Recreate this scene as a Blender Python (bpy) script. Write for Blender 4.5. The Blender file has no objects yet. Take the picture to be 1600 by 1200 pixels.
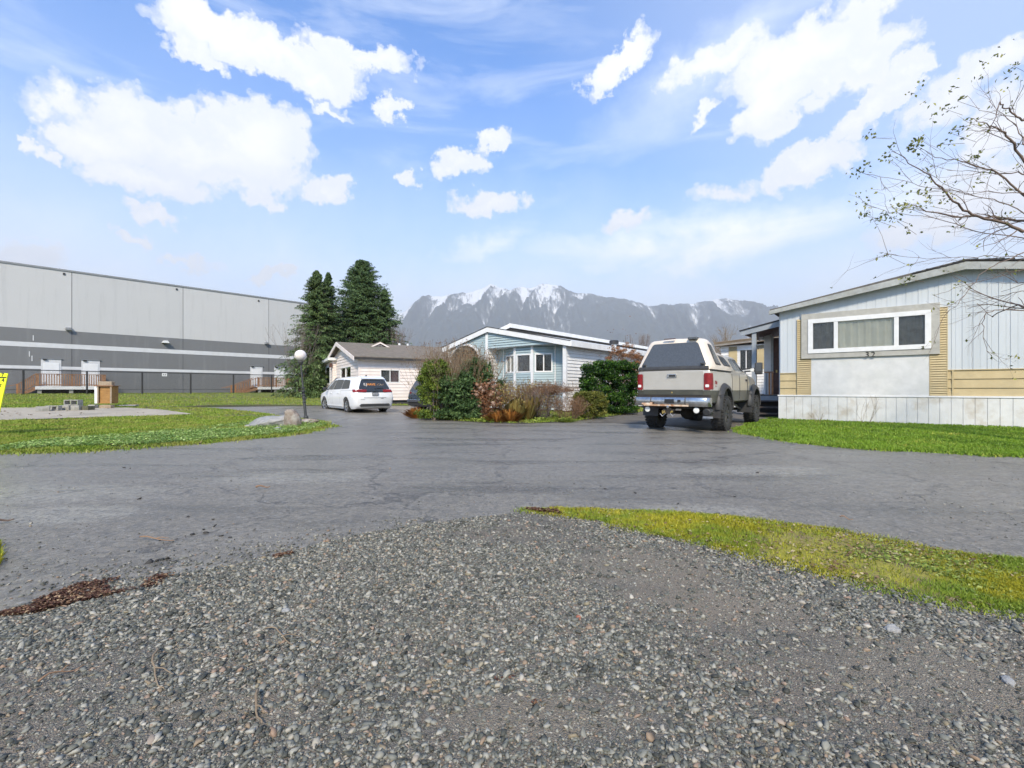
EXPOSURE = 0.93
SKY_TINT = (.20, .84, 1.42)
VEIL = (5.85, 6.05, 6.15)
CLOUD = (5.6, 5.55, 5.6)
HAZE = 0.000125
NOHAZE = False
import bpy, bmesh, math, random
import numpy as np
from mathutils import Vector, Matrix, noise

# ---------------------------------------------------------------- basics
F, CX, HY, CH = 711.0, 800.0, 608.0, 1.15      # focal length (px), optical centre, horizon row, eye height (m)
scene = bpy.context.scene
COL = scene.collection
R = math.radians
TH_A, TH_S = .737, .676                         # direction of the fence line (grid of the place)

def qof(x, y): return (x + 34.9) * TH_A - (y - 32.5) * TH_S
def H(x, y):                                    # terrain: flat, then a gentle ramp up to the fence
    q = qof(x, y)
    return .74 * min(1.0, max(0.0, 1 - q / 29.0))
def at(px, py):                                 # a ground point of the place seen at a spot of the photograph
    u = (px - CX) / F; v = (py - HY) / F
    z = CH / v
    for _ in range(60):
        z2 = (CH - H(u * z, z)) / v
        z = .5 * z + .5 * z2
    return (u * z, z)
def atp(px, Y): return ((px - CX) / F * Y, Y)

def tag(o, label=None, cat=None, group=None, kind=None):
    if label: o['label'] = label
    if cat: o['category'] = cat
    if group: o['group'] = group
    if kind: o['kind'] = kind
    return o
def empty(name, loc, rz=0, label=None, cat=None, group=None):
    o = bpy.data.objects.new(name, None); COL.objects.link(o)
    o.location = loc; o.rotation_euler = (0, 0, rz); o.empty_display_size = .2
    return tag(o, label, cat, group)
def link(name, me, parent=None):
    o = bpy.data.objects.new(name, me); COL.objects.link(o)
    if parent is not None: o.parent = parent
    return o
def copy_tree(o, parent=None):
    c = o.copy(); COL.objects.link(c)
    if parent is not None: c.parent = parent
    for ch in list(o.children): copy_tree(ch, c)
    return c

# ---------------------------------------------------------------- materials
class NT:
    def __init__(s, nt): s.nt = nt
    def n(s, t, **k):
        nd = s.nt.nodes.new(t)
        for a, b in k.items():
            if a.startswith('i_'):
                nd.inputs[int(a[2:])].default_value = b
            else: setattr(nd, a, b)
        return nd
    def l(s, a, b): s.nt.links.new(a, b)
    def m(s, op, a, b=None, c=None, clamp=False):
        nd = s.nt.nodes.new('ShaderNodeMath'); nd.operation = op; nd.use_clamp = clamp
        for i, v in enumerate((a, b, c)):
            if v is None: continue
            if isinstance(v, (int, float)): nd.inputs[i].default_value = v
            else: s.nt.links.new(v, nd.inputs[i])
        return nd.outputs[0]
    def vm(s, op, a, b=None):
        nd = s.nt.nodes.new('ShaderNodeVectorMath'); nd.operation = op
        for i, v in enumerate((a, b)):
            if v is None: continue
            if isinstance(v, (tuple, list)): nd.inputs[i].default_value = v
            else: s.nt.links.new(v, nd.inputs[i])
        return nd.outputs['Value'] if op == 'LENGTH' else nd.outputs[0]
    def noise(s, vec, scale, detail=4, rough=.55, dist=0):
        nd = s.nt.nodes.new('ShaderNodeTexNoise'); nd.inputs['Scale'].default_value = scale
        nd.inputs['Detail'].default_value = detail; nd.inputs['Roughness'].default_value = rough
        nd.inputs['Distortion'].default_value = dist
        if vec is not None: s.nt.links.new(vec, nd.inputs['Vector'])
        return nd
    def ramp(s, fac, stops, interp='LINEAR'):
        nd = s.nt.nodes.new('ShaderNodeValToRGB'); cr = nd.color_ramp; cr.interpolation = interp
        while len(cr.elements) < len(stops): cr.elements.new(.5)
        for e, (p, c) in zip(cr.elements, stops):
            e.position = p; e.color = (c, c, c, 1) if isinstance(c, (int, float)) else (*c, 1)
        s.nt.links.new(fac, nd.inputs[0]); return nd.outputs[0]
    def mix(s, f, a, b, mode='MIX'):
        nd = s.nt.nodes.new('ShaderNodeMix'); nd.data_type = 'RGBA'; nd.blend_type = mode
        for sock, v in ((nd.inputs[0], f), (nd.inputs[6], a), (nd.inputs[7], b)):
            if isinstance(v, (int, float)): sock.default_value = v
            elif isinstance(v, (tuple, list)): sock.default_value = (*v, 1) if len(v) == 3 else v
            else: s.nt.links.new(v, sock)
        return nd.outputs[2]
    def bump(s, h, strength=.3, dist=.01, normal=None):
        nd = s.nt.nodes.new('ShaderNodeBump'); nd.inputs['Strength'].default_value = strength
        nd.inputs['Distance'].default_value = dist
        s.nt.links.new(h, nd.inputs['Height'])
        if normal is not None: s.nt.links.new(normal, nd.inputs['Normal'])
        return nd.outputs[0]

def newmat(name):
    m = bpy.data.materials.new(name); m.use_nodes = True
    nt = m.node_tree; nt.nodes.clear()
    s = NT(nt); out = s.n('ShaderNodeOutputMaterial'); b = s.n('ShaderNodeBsdfPrincipled')
    s.l(b.outputs[0], out.inputs[0])
    return m, s, b, out
def setin(b, k, v):
    i = b.inputs[k]
    if isinstance(v, (tuple, list)): i.default_value = (*v, 1) if len(v) == 3 else v
    else: i.default_value = v
def pm(name, c, c2=None, sc=3.0, rough=.6, metal=0, bump=0, bsc=60, bd=.004, c3=None, sc3=.7, f3=.5, coat=0, spec=.5, zs=1):
    """painted / weathered surface: base colour, mottled with c2 (fine) and c3 (stains)"""
    m, s, b, out = newmat(name)
    tc = s.n('ShaderNodeTexCoord'); co = tc.outputs['Object']
    if zs != 1: co = s.vm('MULTIPLY', co, (1, 1, zs))
    if c2 is None: c2 = tuple(x * .82 for x in c)
    nn = s.noise(co, sc, 6, .6)
    f = s.ramp(nn.outputs[0], [(.35, 0.), (.65, 1.)])
    colr = s.mix(f, c, c2)
    if c3 is not None:
        n3 = s.noise(co, sc3, 8, .65)
        f2 = s.ramp(n3.outputs[0], [(.5, 0.), (.68, f3)])
        colr = s.mix(f2, colr, c3)
    s.l(colr, b.inputs['Base Color'])
    rr = s.n('ShaderNodeMapRange'); s.l(nn.outputs[0], rr.inputs[0])
    rr.inputs[3].default_value = max(.02, rough - .08); rr.inputs[4].default_value = min(1, rough + .1)
    s.l(rr.outputs[0], b.inputs['Roughness'])
    setin(b, 'Metallic', metal); setin(b, 'Coat Weight', coat); setin(b, 'Specular IOR Level', spec)
    if bump:
        nb = s.noise(co, bsc, 4, .6)
        s.l(s.bump(nb.outputs[0], bump, bd), b.inputs['Normal'])
    return m
def leafmat(name, stops, rough=.55, trans=.25, patch=None, psc=.6):
    m, s, b, out = newmat(name)
    a = s.n('ShaderNodeAttribute', attribute_name='rnd')
    c = s.ramp(a.outputs['Fac'], stops)
    if patch is not None:
        g = s.n('ShaderNodeNewGeometry')
        n = s.noise(g.outputs['Position'], psc, 4, .6)
        c = s.mix(s.ramp(n.outputs[0], [(.45, 0.), (.62, .85)]), c, patch)
    s.l(c, b.inputs['Base Color']); setin(b, 'Roughness', rough); setin(b, 'Specular IOR Level', .35)
    if trans:
        t = s.n('ShaderNodeBsdfTranslucent'); s.l(c, t.inputs[0])
        mx = s.n('ShaderNodeMixShader', i_0=trans); s.l(b.outputs[0], mx.inputs[1]); s.l(t.outputs[0], mx.inputs[2])
        s.l(mx.outputs[0], out.inputs[0])
    return m
def glassmat(name, tint=(.55, .6, .6), clear=.8, rough=.02):
    m, s, b, out = newmat(name)
    tr = s.n('ShaderNodeBsdfTransparent'); tr.inputs[0].default_value = (*tint, 1)
    gl = s.n('ShaderNodeBsdfGlossy'); gl.inputs['Roughness'].default_value = rough; gl.inputs[0].default_value = (1, 1, 1, 1)
    fr = s.n('ShaderNodeFresnel', i_0=1.5)
    f = s.m('MULTIPLY_ADD', fr.outputs[0], .7, .0, clamp=True)
    mx = s.n('ShaderNodeMixShader'); s.l(f, mx.inputs[0]); s.l(tr.outputs[0], mx.inputs[1]); s.l(gl.outputs[0], mx.inputs[2])
    s.l(mx.outputs[0], out.inputs[0])
    return m

M = {}
M['white_paint'] = pm('white_paint', (.74, .74, .735), (.66, .66, .65), 5, .5, bump=.1)
M['white_trim'] = pm('white_trim', (.74, .74, .74), (.66, .66, .66), 3, .5, bump=.1, c3=(.55, .54, .5), sc3=1.2, f3=.35)
M['white_lap'] = pm('white_lap', (.74, .73, .71), (.66, .65, .63), 2, .6, bump=.15, c3=(.5, .48, .43), sc3=.5, f3=.4)
M['cream_lap'] = pm('cream_lap', (.78, .70, .66), (.72, .645, .61), 2, .6, bump=.15, c3=(.6, .53, .48), sc3=.5, f3=.4)
M['blue_lap'] = pm('blue_lap', (.36, .45, .475), (.31, .395, .42), 2, .6, bump=.15, c3=(.42, .47, .46), sc3=.8, f3=.5)
M['skirt_white'] = pm('skirt_white', (.66, .66, .64), (.58, .58, .56), 3, .5, bump=.1, c3=(.42, .36, .27), sc3=1.6, f3=.7)
M['rib_blue'] = pm('rib_blue', (.545, .575, .595), (.48, .515, .54), 1.6, .45, bump=.08, c3=(.47, .52, .54), sc3=.9, f3=.5, zs=.25)
M['panel_white'] = pm('panel_white', (.63, .63, .62), (.54, .545, .54), 3.5, .7, bump=.2, c3=(.55, .56, .53), sc3=1.1, f3=.6)
M['tan'] = pm('tan', (.50, .40, .22), (.44, .35, .19), 3, .6, bump=.2, c3=(.36, .3, .18), sc3=1.4, f3=.4)
M['frame_grey'] = pm('frame_grey', (.43, .42, .38), (.36, .35, .32), 6, .75, bump=.3, bsc=90, c3=(.28, .27, .22), sc3=2, f3=.5)
M['fascia_grey'] = pm('fascia_grey', (.40, .41, .39), (.30, .31, .30), 5, .75, bump=.3, c3=(.2, .2, .15), sc3=1.5, f3=.6)
M['fascia_blue'] = pm('fascia_blue', (.30, .33, .36), (.25, .28, .31), 5, .6, bump=.2)
M['shingle'] = pm('shingle', (.13, .115, .10), (.085, .08, .075), 7, .95, bump=.6, bsc=25, bd=.02, c3=(.2, .18, .14), sc3=.5, f3=.8)
M['shingle_dark'] = pm('shingle_dark', (.045, .042, .045), (.03, .03, .03), 7, .95, bump=.6, bsc=25, bd=.02)
M['shingle_moss'] = pm('shingle_moss', (.20, .165, .13), (.135, .115, .092), 4, .95, bump=.7, bsc=22, bd=.02, c3=(.13, .13, .085), sc3=.35, f3=.8)
M['roof_white'] = pm('roof_white', (.66, .68, .69), (.5, .52, .53), 2, .45, c3=(.35, .35, .33), sc3=1, f3=.5)
M['soffit_brown'] = pm('soffit_brown', (.11, .05, .035), (.07, .035, .025), 6, .7, bump=.2)
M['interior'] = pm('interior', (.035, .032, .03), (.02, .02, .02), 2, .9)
M['curtain'] = pm('curtain', (.85, .77, .62), (.74, .67, .53), 4, .9, bump=.2)
M['curtain_grey'] = pm('curtain_grey', (.17, .16, .15), (.11, .105, .1), 5, .9, bump=.2)
M['curtain_red'] = pm('curtain_red', (.25, .12, .12), (.16, .08, .08), 5, .9, bump=.2)
M['bamboo'] = pm('bamboo', (.09, .05, .03), (.04, .025, .02), 30, .8, zs=.1)
M['glass'] = glassmat('glass', (.88, .9, .9))
M['glass_dark'] = pm('glass_dark', (.02, .024, .028), (.015, .018, .02), 3, .1, spec=.8)
M['cap_glass'] = pm('cap_glass', (.075, .082, .09), (.058, .064, .07), 25, .16, spec=.6)
M['conc_light'] = pm('conc_light', (.50, .51, .52), (.465, .475, .485), 1.2, .8, bump=.15, bsc=30, c3=(.43, .44, .44), sc3=.25, f3=.5, zs=.4)
M['conc_dark'] = pm('conc_dark', (.165, .175, .185), (.14, .15, .16), 1.5, .75, bump=.25, bsc=25, c3=(.21, .215, .22), sc3=.35, f3=.5, zs=.5)
def concrete(name, c0, c1, cst):
    m, s, b, out = newmat(name); tc = s.n('ShaderNodeTexCoord'); co = tc.outputs['Object']; sx = s.n('ShaderNodeSeparateXYZ'); s.l(co, sx.inputs[0])
    wn = s.n('ShaderNodeTexWhiteNoise', noise_dimensions='1D'); s.l(s.m('FLOOR', s.m('DIVIDE', s.m('SUBTRACT', sx.outputs[0], 1.25), 7.87)), wn.inputs['W'])
    a = s.noise(co, .5, 7, .65); c = s.mix(s.m('ADD', s.m('MULTIPLY', wn.outputs['Value'], .5), s.m('MULTIPLY', a.outputs[0], .5)), c0, c1)
    mp = s.n('ShaderNodeMapping'); s.l(co, mp.inputs[0]); mp.inputs['Scale'].default_value = (1.6, 1, .12); st = s.noise(mp.outputs[0], 1.3, 7, .7)
    c = s.mix(s.ramp(st.outputs[0], [(.52, 0.), (.72, .55)]), c, cst); f = s.noise(co, 14, 4, .7); c = s.mix(s.ramp(f.outputs[0], [(.3, .25), (.5, 0.)]), c, cst)
    s.l(c, b.inputs['Base Color']); setin(b, 'Roughness', .85); s.l(s.bump(f.outputs[0], .3, .01), b.inputs['Normal']); M[name] = m
concrete('conc_light', (.53, .53, .53), (.45, .455, .46), (.38, .385, .39))
concrete('conc_dark', (.175, .18, .188), (.135, .14, .148), (.22, .225, .23))
M['conc_band'] = pm('conc_band', (.60, .61, .63), (.54, .55, .57), 2, .7, c3=(.45, .46, .46), sc3=.6, f3=.4)
M['coping'] = pm('coping', (.25, .26, .27), None, 3, .5)
M['joint'] = pm('joint', (.06, .06, .065), None, 3, .9)
M['door_white'] = pm('door_white', (.72, .73, .74), (.66, .67, .68), 2, .5)
M['deck_wood'] = pm('deck_wood', (.34, .18, .095), (.22, .115, .065), 8, .8, bump=.3, c3=(.42, .27, .15), sc3=1.3, f3=.7)
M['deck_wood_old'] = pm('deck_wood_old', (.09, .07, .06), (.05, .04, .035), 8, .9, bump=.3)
M['orange_wood'] = pm('orange_wood', (.42, .2, .08), (.3, .14, .06), 8, .8, bump=.3)
M['ply'] = pm('ply', (.36, .19, .055), (.27, .14, .04), 5, .7, bump=.2, c3=(.2, .1, .03), sc3=6, f3=.8, zs=3)
M['black_metal'] = pm('black_metal', (.018, .018, .02), (.03, .03, .032), 12, .5)
M['lamp_metal'] = pm('lamp_metal', (.03, .033, .036), (.06, .062, .06), 9, .6, bump=.2)
M['globe'] = pm('globe', (.78, .72, .69), (.72, .65, .62), 3, .3, c3=(.55, .48, .43), sc3=5, f3=.4)
M['block'] = pm('block', (.35, .34, .31), (.27, .265, .24), 9, .9, bump=.5, bsc=70, c3=(.15, .14, .1), sc3=3, f3=.7)
M['block_moss'] = pm('block_moss', (.13, .12, .09), (.08, .085, .045), 9, .95, bump=.6, bsc=70)
M['board_tan'] = pm('board_tan', (.35, .28, .2), (.26, .2, .14), 9, .9, bump=.3)
M['slab'] = pm('slab', (.40, .35, .27), (.33, .29, .225), 2.2, .8, bump=.3, bsc=40, c3=(.19, .17, .14), sc3=.5, f3=.8)
M['rock'] = pm('rock', (.30, .30, .29), (.2, .2, .2), 4, .85, bump=.8, bsc=14, bd=.02, c3=(.42, .4, .37), sc3=3, f3=.8)
M['rock_brown'] = pm('rock_brown', (.27, .23, .19), (.17, .12, .095), 4, .85, bump=.8, bsc=14, bd=.02, c3=(.42, .4, .36), sc3=3, f3=.9)
M['sign_yellow'] = pm('sign_yellow', (.80, .86, .02), (.72, .78, .02), 3, .5)
M['ink'] = pm('ink', (.015, .015, .015), None, 3, .6)
M['bark'] = pm('bark', (.12, .095, .08), (.07, .055, .05), 14, .9, bump=.5, bsc=40)
M['twig_dark'] = pm('twig_dark', (.12, .085, .068), (.18, .13, .10), 4, .85)
M['twig_brown'] = pm('twig_brown', (.2, .12, .075), (.27, .17, .10), 4, .85)
M['twig_tan'] = pm('twig_tan', (.27, .21, .14), (.19, .14, .09), 4, .85)
M['twig_grey'] = pm('twig_grey', (.16, .13, .12), (.22, .18, .16), 4, .85)
M['tyre'] = pm('tyre', (.022, .022, .023), (.035, .034, .033), 20, .8, bump=.3)
M['alloy'] = pm('alloy', (.55, .55, .56), (.45, .45, .46), 8, .3, metal=.9)
M['rim_dark'] = pm('rim_dark', (.05, .05, .055), (.09, .09, .09), 8, .45, metal=.6)
M['chrome'] = pm('chrome', (.5, .5, .5), (.36, .36, .355), 7, .22, metal=.95, c3=(.35, .28, .2), sc3=3, f3=.5)
M['rust'] = pm('rust', (.32, .14, .06), (.5, .36, .24), 10, .85, bump=.5, c3=(.7, .62, .5), sc3=5, f3=.9)
M['van_white'] = pm('van_white', (.74, .745, .75), (.72, .725, .73), 1, .25, coat=.6)
M['pewter'] = pm('pewter', (.45, .425, .38), (.41, .385, .34), 2, .3, metal=.25, coat=.5, c3=(.38, .34, .27), sc3=1.4, f3=.4)
M['cap_beige'] = pm('cap_beige', (.70, .61, .51), (.64, .56, .46), 2, .35, coat=.4, c3=(.5, .42, .33), sc3=1.5, f3=.4)
M['lower_dark'] = pm('lower_dark', (.055, .055, .04), (.04, .04, .032), 4, .45, coat=.1, c3=(.11, .10, .07), sc3=2, f3=.5)
M['black_plastic'] = pm('black_plastic', (.025, .025, .027), (.04, .04, .04), 9, .55)
M['under'] = pm('under', (.018, .016, .015), (.035, .028, .022), 9, .85)
M['red_lens'] = pm('red_lens', (.26, .006, .008), (.13, .003, .004), 16, .38)
M['clear_lens'] = pm('clear_lens', (.75, .75, .72), (.65, .65, .62), 12, .2, coat=.5)
M['gold'] = pm('gold', (.5, .36, .12), (.3, .2, .08), 10, .4, metal=.7)
M['suv_navy'] = pm('suv_navy', (.035, .05, .07), (.03, .04, .055), 2, .25, coat=.6)
M['marker_orange'] = pm('marker_orange', (.85, .32, .06), None, 3, .7)
M['marker_white'] = pm('marker_white', (.85, .8, .75), None, 3, .7)
M['plate'] = pm('plate', (.55, .57, .6), (.4, .42, .48), 30, .5)
M['blue_part'] = pm('blue_part', (.05, .06, .4), None, 3, .4)
M['concrete_dark'] = pm('concrete_dark', (.06, .058, .065), (.045, .045, .05), 4, .9)

# ---------------------------------------------------------------- mesh builders
class MB:
    def __init__(s, f=None): s.v = []; s.fc = []; s.mi = []; s.f = f or (lambda a, o, z: (a, o, z)); s.k = 0
    def vert(s, a, o, z): s.v.append(s.f(a, o, z)); return len(s.v) - 1
    def face(s, ids): s.fc.append(tuple(ids)); s.mi.append(s.k)
    def quad(s, *pts): s.face([s.vert(*p) for p in pts])
    def box(s, a0, a1, o0, o1, z0, z1):
        i = [s.vert(a, o, z) for z in (z0, z1) for o in (o0, o1) for a in (a0, a1)]
        for q in ((0, 1, 3, 2), (4, 6, 7, 5), (0, 4, 5, 1), (2, 3, 7, 6), (0, 2, 6, 4), (1, 5, 7, 3)): s.face([i[j] for j in q])
        return s
    def prism(s, poly, o0, o1):                  # polygon in (a, z), extruded along o
        n = len(poly)
        i0 = [s.vert(a, o0, z) for a, z in poly]; i1 = [s.vert(a, o1, z) for a, z in poly]
        s.face(i0[::-1]); s.face(i1)
        for k in range(n): s.face((i0[k], i0[(k + 1) % n], i1[(k + 1) % n], i1[k]))
        return s
    def bar(s, p0, p1, w, h=None):               # rectangular bar between two points
        h = h or w
        p0 = Vector(s.f(*p0)); p1 = Vector(s.f(*p1)); d = (p1 - p0).normalized()
        u = Vector((0, 0, 1)) if abs(d.z) < .95 else Vector((1, 0, 0))
        x = d.cross(u).normalized() * w / 2; y = x.cross(d).normalized() * h / 2
        b = len(s.v)
        for p in (p0, p1):
            for q in (-x - y, x - y, x + y, -x + y): s.v.append(tuple(p + q))
        for q in ((0, 3, 2, 1), (4, 5, 6, 7), (0, 1, 5, 4), (1, 2, 6, 5), (2, 3, 7, 6), (3, 0, 4, 7)): s.face([b + j for j in q])
        return s
    def tube(s, pts, rad, n=8, cap=True):
        pts = [Vector(s.f(*p)) for p in pts]
        if isinstance(rad, (int, float)): rad = [rad] * len(pts)
        rings = []
        for i, p in enumerate(pts):
            d = (pts[min(i + 1, len(pts) - 1)] - pts[max(i - 1, 0)]).normalized()
            u = Vector((0, 0, 1)) if abs(d.z) < .9 else Vector((1, 0, 0))
            x = d.cross(u).normalized(); y = x.cross(d).normalized()
            b = len(s.v)
            for k in range(n):
                a = 2 * math.pi * k / n
                s.v.append(tuple(p + (x * math.cos(a) + y * math.sin(a)) * rad[i]))
            rings.append(b)
        for a, b in zip(rings, rings[1:]):
            for k in range(n): s.face((a + k, a + (k + 1) % n, b + (k + 1) % n, b + k))
        if cap:
            s.face([rings[0] + k for k in range(n)][::-1]); s.face([rings[-1] + k for k in range(n)])
        return s
    def lathe(s, prof, c=(0, 0, 0), axis='z', n=24, loop=False):   # prof: (radius, height)
        rings = []
        for r, h in prof:
            b = len(s.v)
            for k in range(n):
                a = 2 * math.pi * k / n; x, y = r * math.cos(a), r * math.sin(a)
                p = {'z': (c[0] + x, c[1] + y, c[2] + h), 'y': (c[0] + x, c[1] + h, c[2] + y), 'x': (c[0] + h, c[1] + x, c[2] + y)}[axis]
                s.v.append(s.f(*p))
            rings.append(b)
        for a, b in zip(rings, rings[1:]):
            for k in range(n): s.face((a + k, a + (k + 1) % n, b + (k + 1) % n, b + k))
        if loop:
            a, b = rings[-1], rings[0]
            for k in range(n): s.face((a + k, a + (k + 1) % n, b + (k + 1) % n, b + k))
            return s
        s.face([rings[0] + k for k in range(n)][::-1]); s.face([rings[-1] + k for k in range(n)])
        return s
    def lap(s, a0, a1, z0, z1, exp=.12, opens=(), lim=None, d=.034):
        """lap siding: courses of slanted boards, cut round openings and under a sloping roof"""
        zs = {z0, z1}
        z = z0
        while z < z1: zs.add(round(z, 4)); z += exp
        for o in opens:
            for q in (o[2], o[3]):
                if z0 < q < z1: zs.add(q)
        zs = sorted(zs)
        for za, zb in zip(zs, zs[1:]):
            if zb - za < .002: continue
            fa = ((za - z0) % exp) / exp
            if fa > .985: fa = 0
            fb = fa + (zb - za) / exp
            oa, ob = d * (1 - fa) + .003, d * (1 - min(1, fb)) + .003
            iv = [(a0, a1)]
            for o in opens:
                if o[2] < (za + zb) / 2 < o[3]:
                    nv = []
                    for p, q in iv:
                        if o[0] > p: nv.append((p, min(q, o[0])))
                        if o[1] < q: nv.append((max(p, o[1]), q))
                    iv = [w for w in nv if w[1] - w[0] > .005]
            for p, q in iv:
                pb, qb, pt, qt = p, q, p, q
                if lim:
                    l0, r0 = lim(za); l1, r1 = lim(zb)
                    pb, qb = max(p, l0), min(q, r0); pt, qt = max(p, l1), min(q, r1)
                    if qb - pb < .01: continue
                    if qt < pt: pt = qt = (pt + qt) / 2
                s.quad((pb, oa, za), (qb, oa, za), (qt, ob, zb), (pt, ob, zb))
                if fa == 0: s.quad((pb, 0, za), (qb, 0, za), (qb, oa, za), (pb, oa, za))
        return s
    def build(s, name, mats, parent=None, smooth=False, bevel=0, recalc=True, auto=None):
        me = bpy.data.meshes.new(name)
        me.from_pydata(s.v, [], s.fc)
        if not isinstance(mats, (list, tuple)): mats = [mats]
        for m in mats: me.materials.append(M[m] if isinstance(m, str) else m)
        me.polygons.foreach_set('material_index', s.mi)
        if recalc:
            bm = bmesh.new(); bm.from_mesh(me)
            bmesh.ops.recalc_face_normals(bm, faces=bm.faces); bm.to_mesh(me); bm.free()
        if smooth or auto:
            me.polygons.foreach_set('use_smooth', [True] * len(me.polygons))
            if auto: me.set_sharp_from_angle(angle=R(auto))
        me.update()
        o = link(name, me, parent)
        if bevel:
            b = o.modifiers.new('bevel', 'BEVEL'); b.width = bevel; b.segments = 2; b.limit_method = 'ANGLE'; b.angle_limit = R(40)
        return o

def npmesh(name, V, Fc, mat, parent=None, rnd=None, smooth=False):
    V = np.asarray(V, dtype=np.float32).reshape(-1, 3); Fc = np.asarray(Fc, dtype=np.int32)
    me = bpy.data.meshes.new(name); k = Fc.shape[1]; n = Fc.shape[0]
    me.vertices.add(len(V)); me.vertices.foreach_set('co', V.ravel())
    me.loops.add(n * k); me.loops.foreach_set('vertex_index', Fc.ravel())
    me.polygons.add(n); me.polygons.foreach_set('loop_start', np.arange(0, n * k, k, dtype=np.int32))
    me.polygons.foreach_set('loop_total', np.full(n, k, dtype=np.int32))
    if smooth: me.polygons.foreach_set('use_smooth', np.ones(n, dtype=bool))
    me.update(calc_edges=True)
    if rnd is not None:
        a = me.attributes.new('rnd', 'FLOAT', 'FACE'); a.data.foreach_set('value', np.asarray(rnd, dtype=np.float32))
    me.materials.append(M[mat] if isinstance(mat, str) else mat)
    return link(name, me, parent)

def rot_rand(rg, n):
    q = rg.normal(size=(n, 4)); q /= np.linalg.norm(q, axis=1)[:, None]; return q
def unit(v): return v / (np.linalg.norm(v, axis=1)[:, None] + 1e-9)
def leaves(rg, C, D, N, L, W, curl=.15):
    """one diamond-shaped leaf per centre: D direction, N normal, L length, W width"""
    n = len(C); D = unit(D); S = unit(np.cross(D, N)); N2 = np.cross(S, D)
    L = np.broadcast_to(np.asarray(L, dtype=float), (n,))[:, None]; W = np.broadcast_to(np.asarray(W, dtype=float), (n,))[:, None]
    b = C - D * L * .5; t = C + D * L * .5 - N2 * L * curl
    m = C + N2 * L * curl * .3
    V = np.stack([b, m + S * W * .5, t, m - S * W * .5], 1)
    return V.reshape(-1, 3), np.arange(4 * n).reshape(n, 4)
def segs_mesh(segs, k=4):
    """tapered twigs: segs rows = p0(3) p1(3) r0 r1"""
    S = np.asarray(segs, dtype=float); n = len(S)
    p0, p1 = S[:, 0:3], S[:, 3:6]; d = unit(p1 - p0)
    u = np.where(np.abs(d[:, 2:3]) < .9, np.array([[0, 0, 1.]]), np.array([[1., 0, 0]]))
    x = unit(np.cross(d, u)); y = np.cross(x, d)
    V = np.zeros((n, 2, k, 3))
    for j in range(k):
        a = 2 * math.pi * j / k; o = x * math.cos(a) + y * math.sin(a)
        V[:, 0, j] = p0 + o * S[:, 6:7]; V[:, 1, j] = p1 + o * S[:, 7:8]
    base = (np.arange(n) * 2 * k)[:, None, None]
    j = np.arange(k); q = np.stack([j, (j + 1) % k, k + (j + 1) % k, k + j], 1)[None]
    return V.reshape(-1, 3), (base + q).reshape(-1, 4)

# ---------------------------------------------------------------- wall frames
class Fr:
    """local frame of a building: origin, x along the wall, y into the building, z from its base"""
    def __init__(s, ox, oy, dx, dy, zb=0):
        l = math.hypot(dx, dy); s.o = (ox, oy); s.d = (dx / l, dy / l); s.n = (-dy / l, dx / l); s.zb = zb
        s.rz = math.atan2(dy, dx)
    def sz(s, px, py, y=0):          # on the plane local y = const -> (x, z)
        r = (px - CX) / F; X0 = s.o[0] + y * s.n[0]; Y0 = s.o[1] + y * s.n[1]
        a = (r * Y0 - X0) / (s.d[0] - r * s.d[1]); Z = Y0 + a * s.d[1]
        return a, CH + (HY - py) / F * Z - s.zb
    def yz(s, px, py, x=0):          # on the plane local x = const -> (y, z)
        r = (px - CX) / F; X0 = s.o[0] + x * s.d[0]; Y0 = s.o[1] + x * s.d[1]
        a = (r * Y0 - X0) / (s.n[0] - r * s.n[1]); Z = Y0 + a * s.n[1]
        return a, CH + (HY - py) / F * Z - s.zb
    def root(s, name, label, cat, group=None):
        return empty(name, (s.o[0], s.o[1], s.zb), s.rz, label, cat, group)
def front(y): return lambda a, o, z: (a, y - o, z)
def leftside(x): return lambda a, o, z: (x - o, a, z)
def rightside(x): return lambda a, o, z: (x + o, a, z)

def window(root, f, a0, a1, z0, z1, splits=(), fw=.055, frame='white_trim', curtain=None, glass='glass', proud=.035, label=None, deep=.12):
    m = MB(f)
    m.box(a0, a1, -.07, proud, z0, z0 + fw).box(a0, a1, -.07, proud, z1 - fw, z1)
    m.box(a0, a0 + fw, -.07, proud, z0 + fw, z1 - fw).box(a1 - fw, a1, -.07, proud, z0 + fw, z1 - fw)
    for q in splits:
        c = a0 + (a1 - a0) * q; m.box(c - fw * .4, c + fw * .4, -.06, proud - .008, z0 + fw, z1 - fw)
    w = m.build('window', frame, root, bevel=.004)
    if label: w['label'] = label
    MB(f).box(a0 + fw * .5, a1 - fw * .5, -.034, -.028, z0 + fw * .5, z1 - fw * .5).build('pane', glass, w)
    edges = [0] + list(splits) + [1]
    if curtain:
        if isinstance(curtain, str): curtain = [curtain] * (len(edges) - 1)
        for i, cm in enumerate(curtain):
            if cm is None: continue
            c = MB(f); b0 = a0 + (a1 - a0) * edges[i] + .02; b1 = a0 + (a1 - a0) * edges[i + 1] - .02
            n = max(8, int((b1 - b0) / .03)); ids = []
            for k in range(n + 1):
                a = b0 + (b1 - b0) * k / n
                o = -deep + deep * (.22 * math.sin(a * 27) + .14 * math.sin(a * 61 + 1))
                ids.append((c.vert(a, o, z0 + .02), c.vert(a, o, z1 - .02)))
            for p, q in zip(ids, ids[1:]): c.face((p[0], q[0], q[1], p[1]))
            c.build('curtain', cm, w, smooth=True)
    return w

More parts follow.
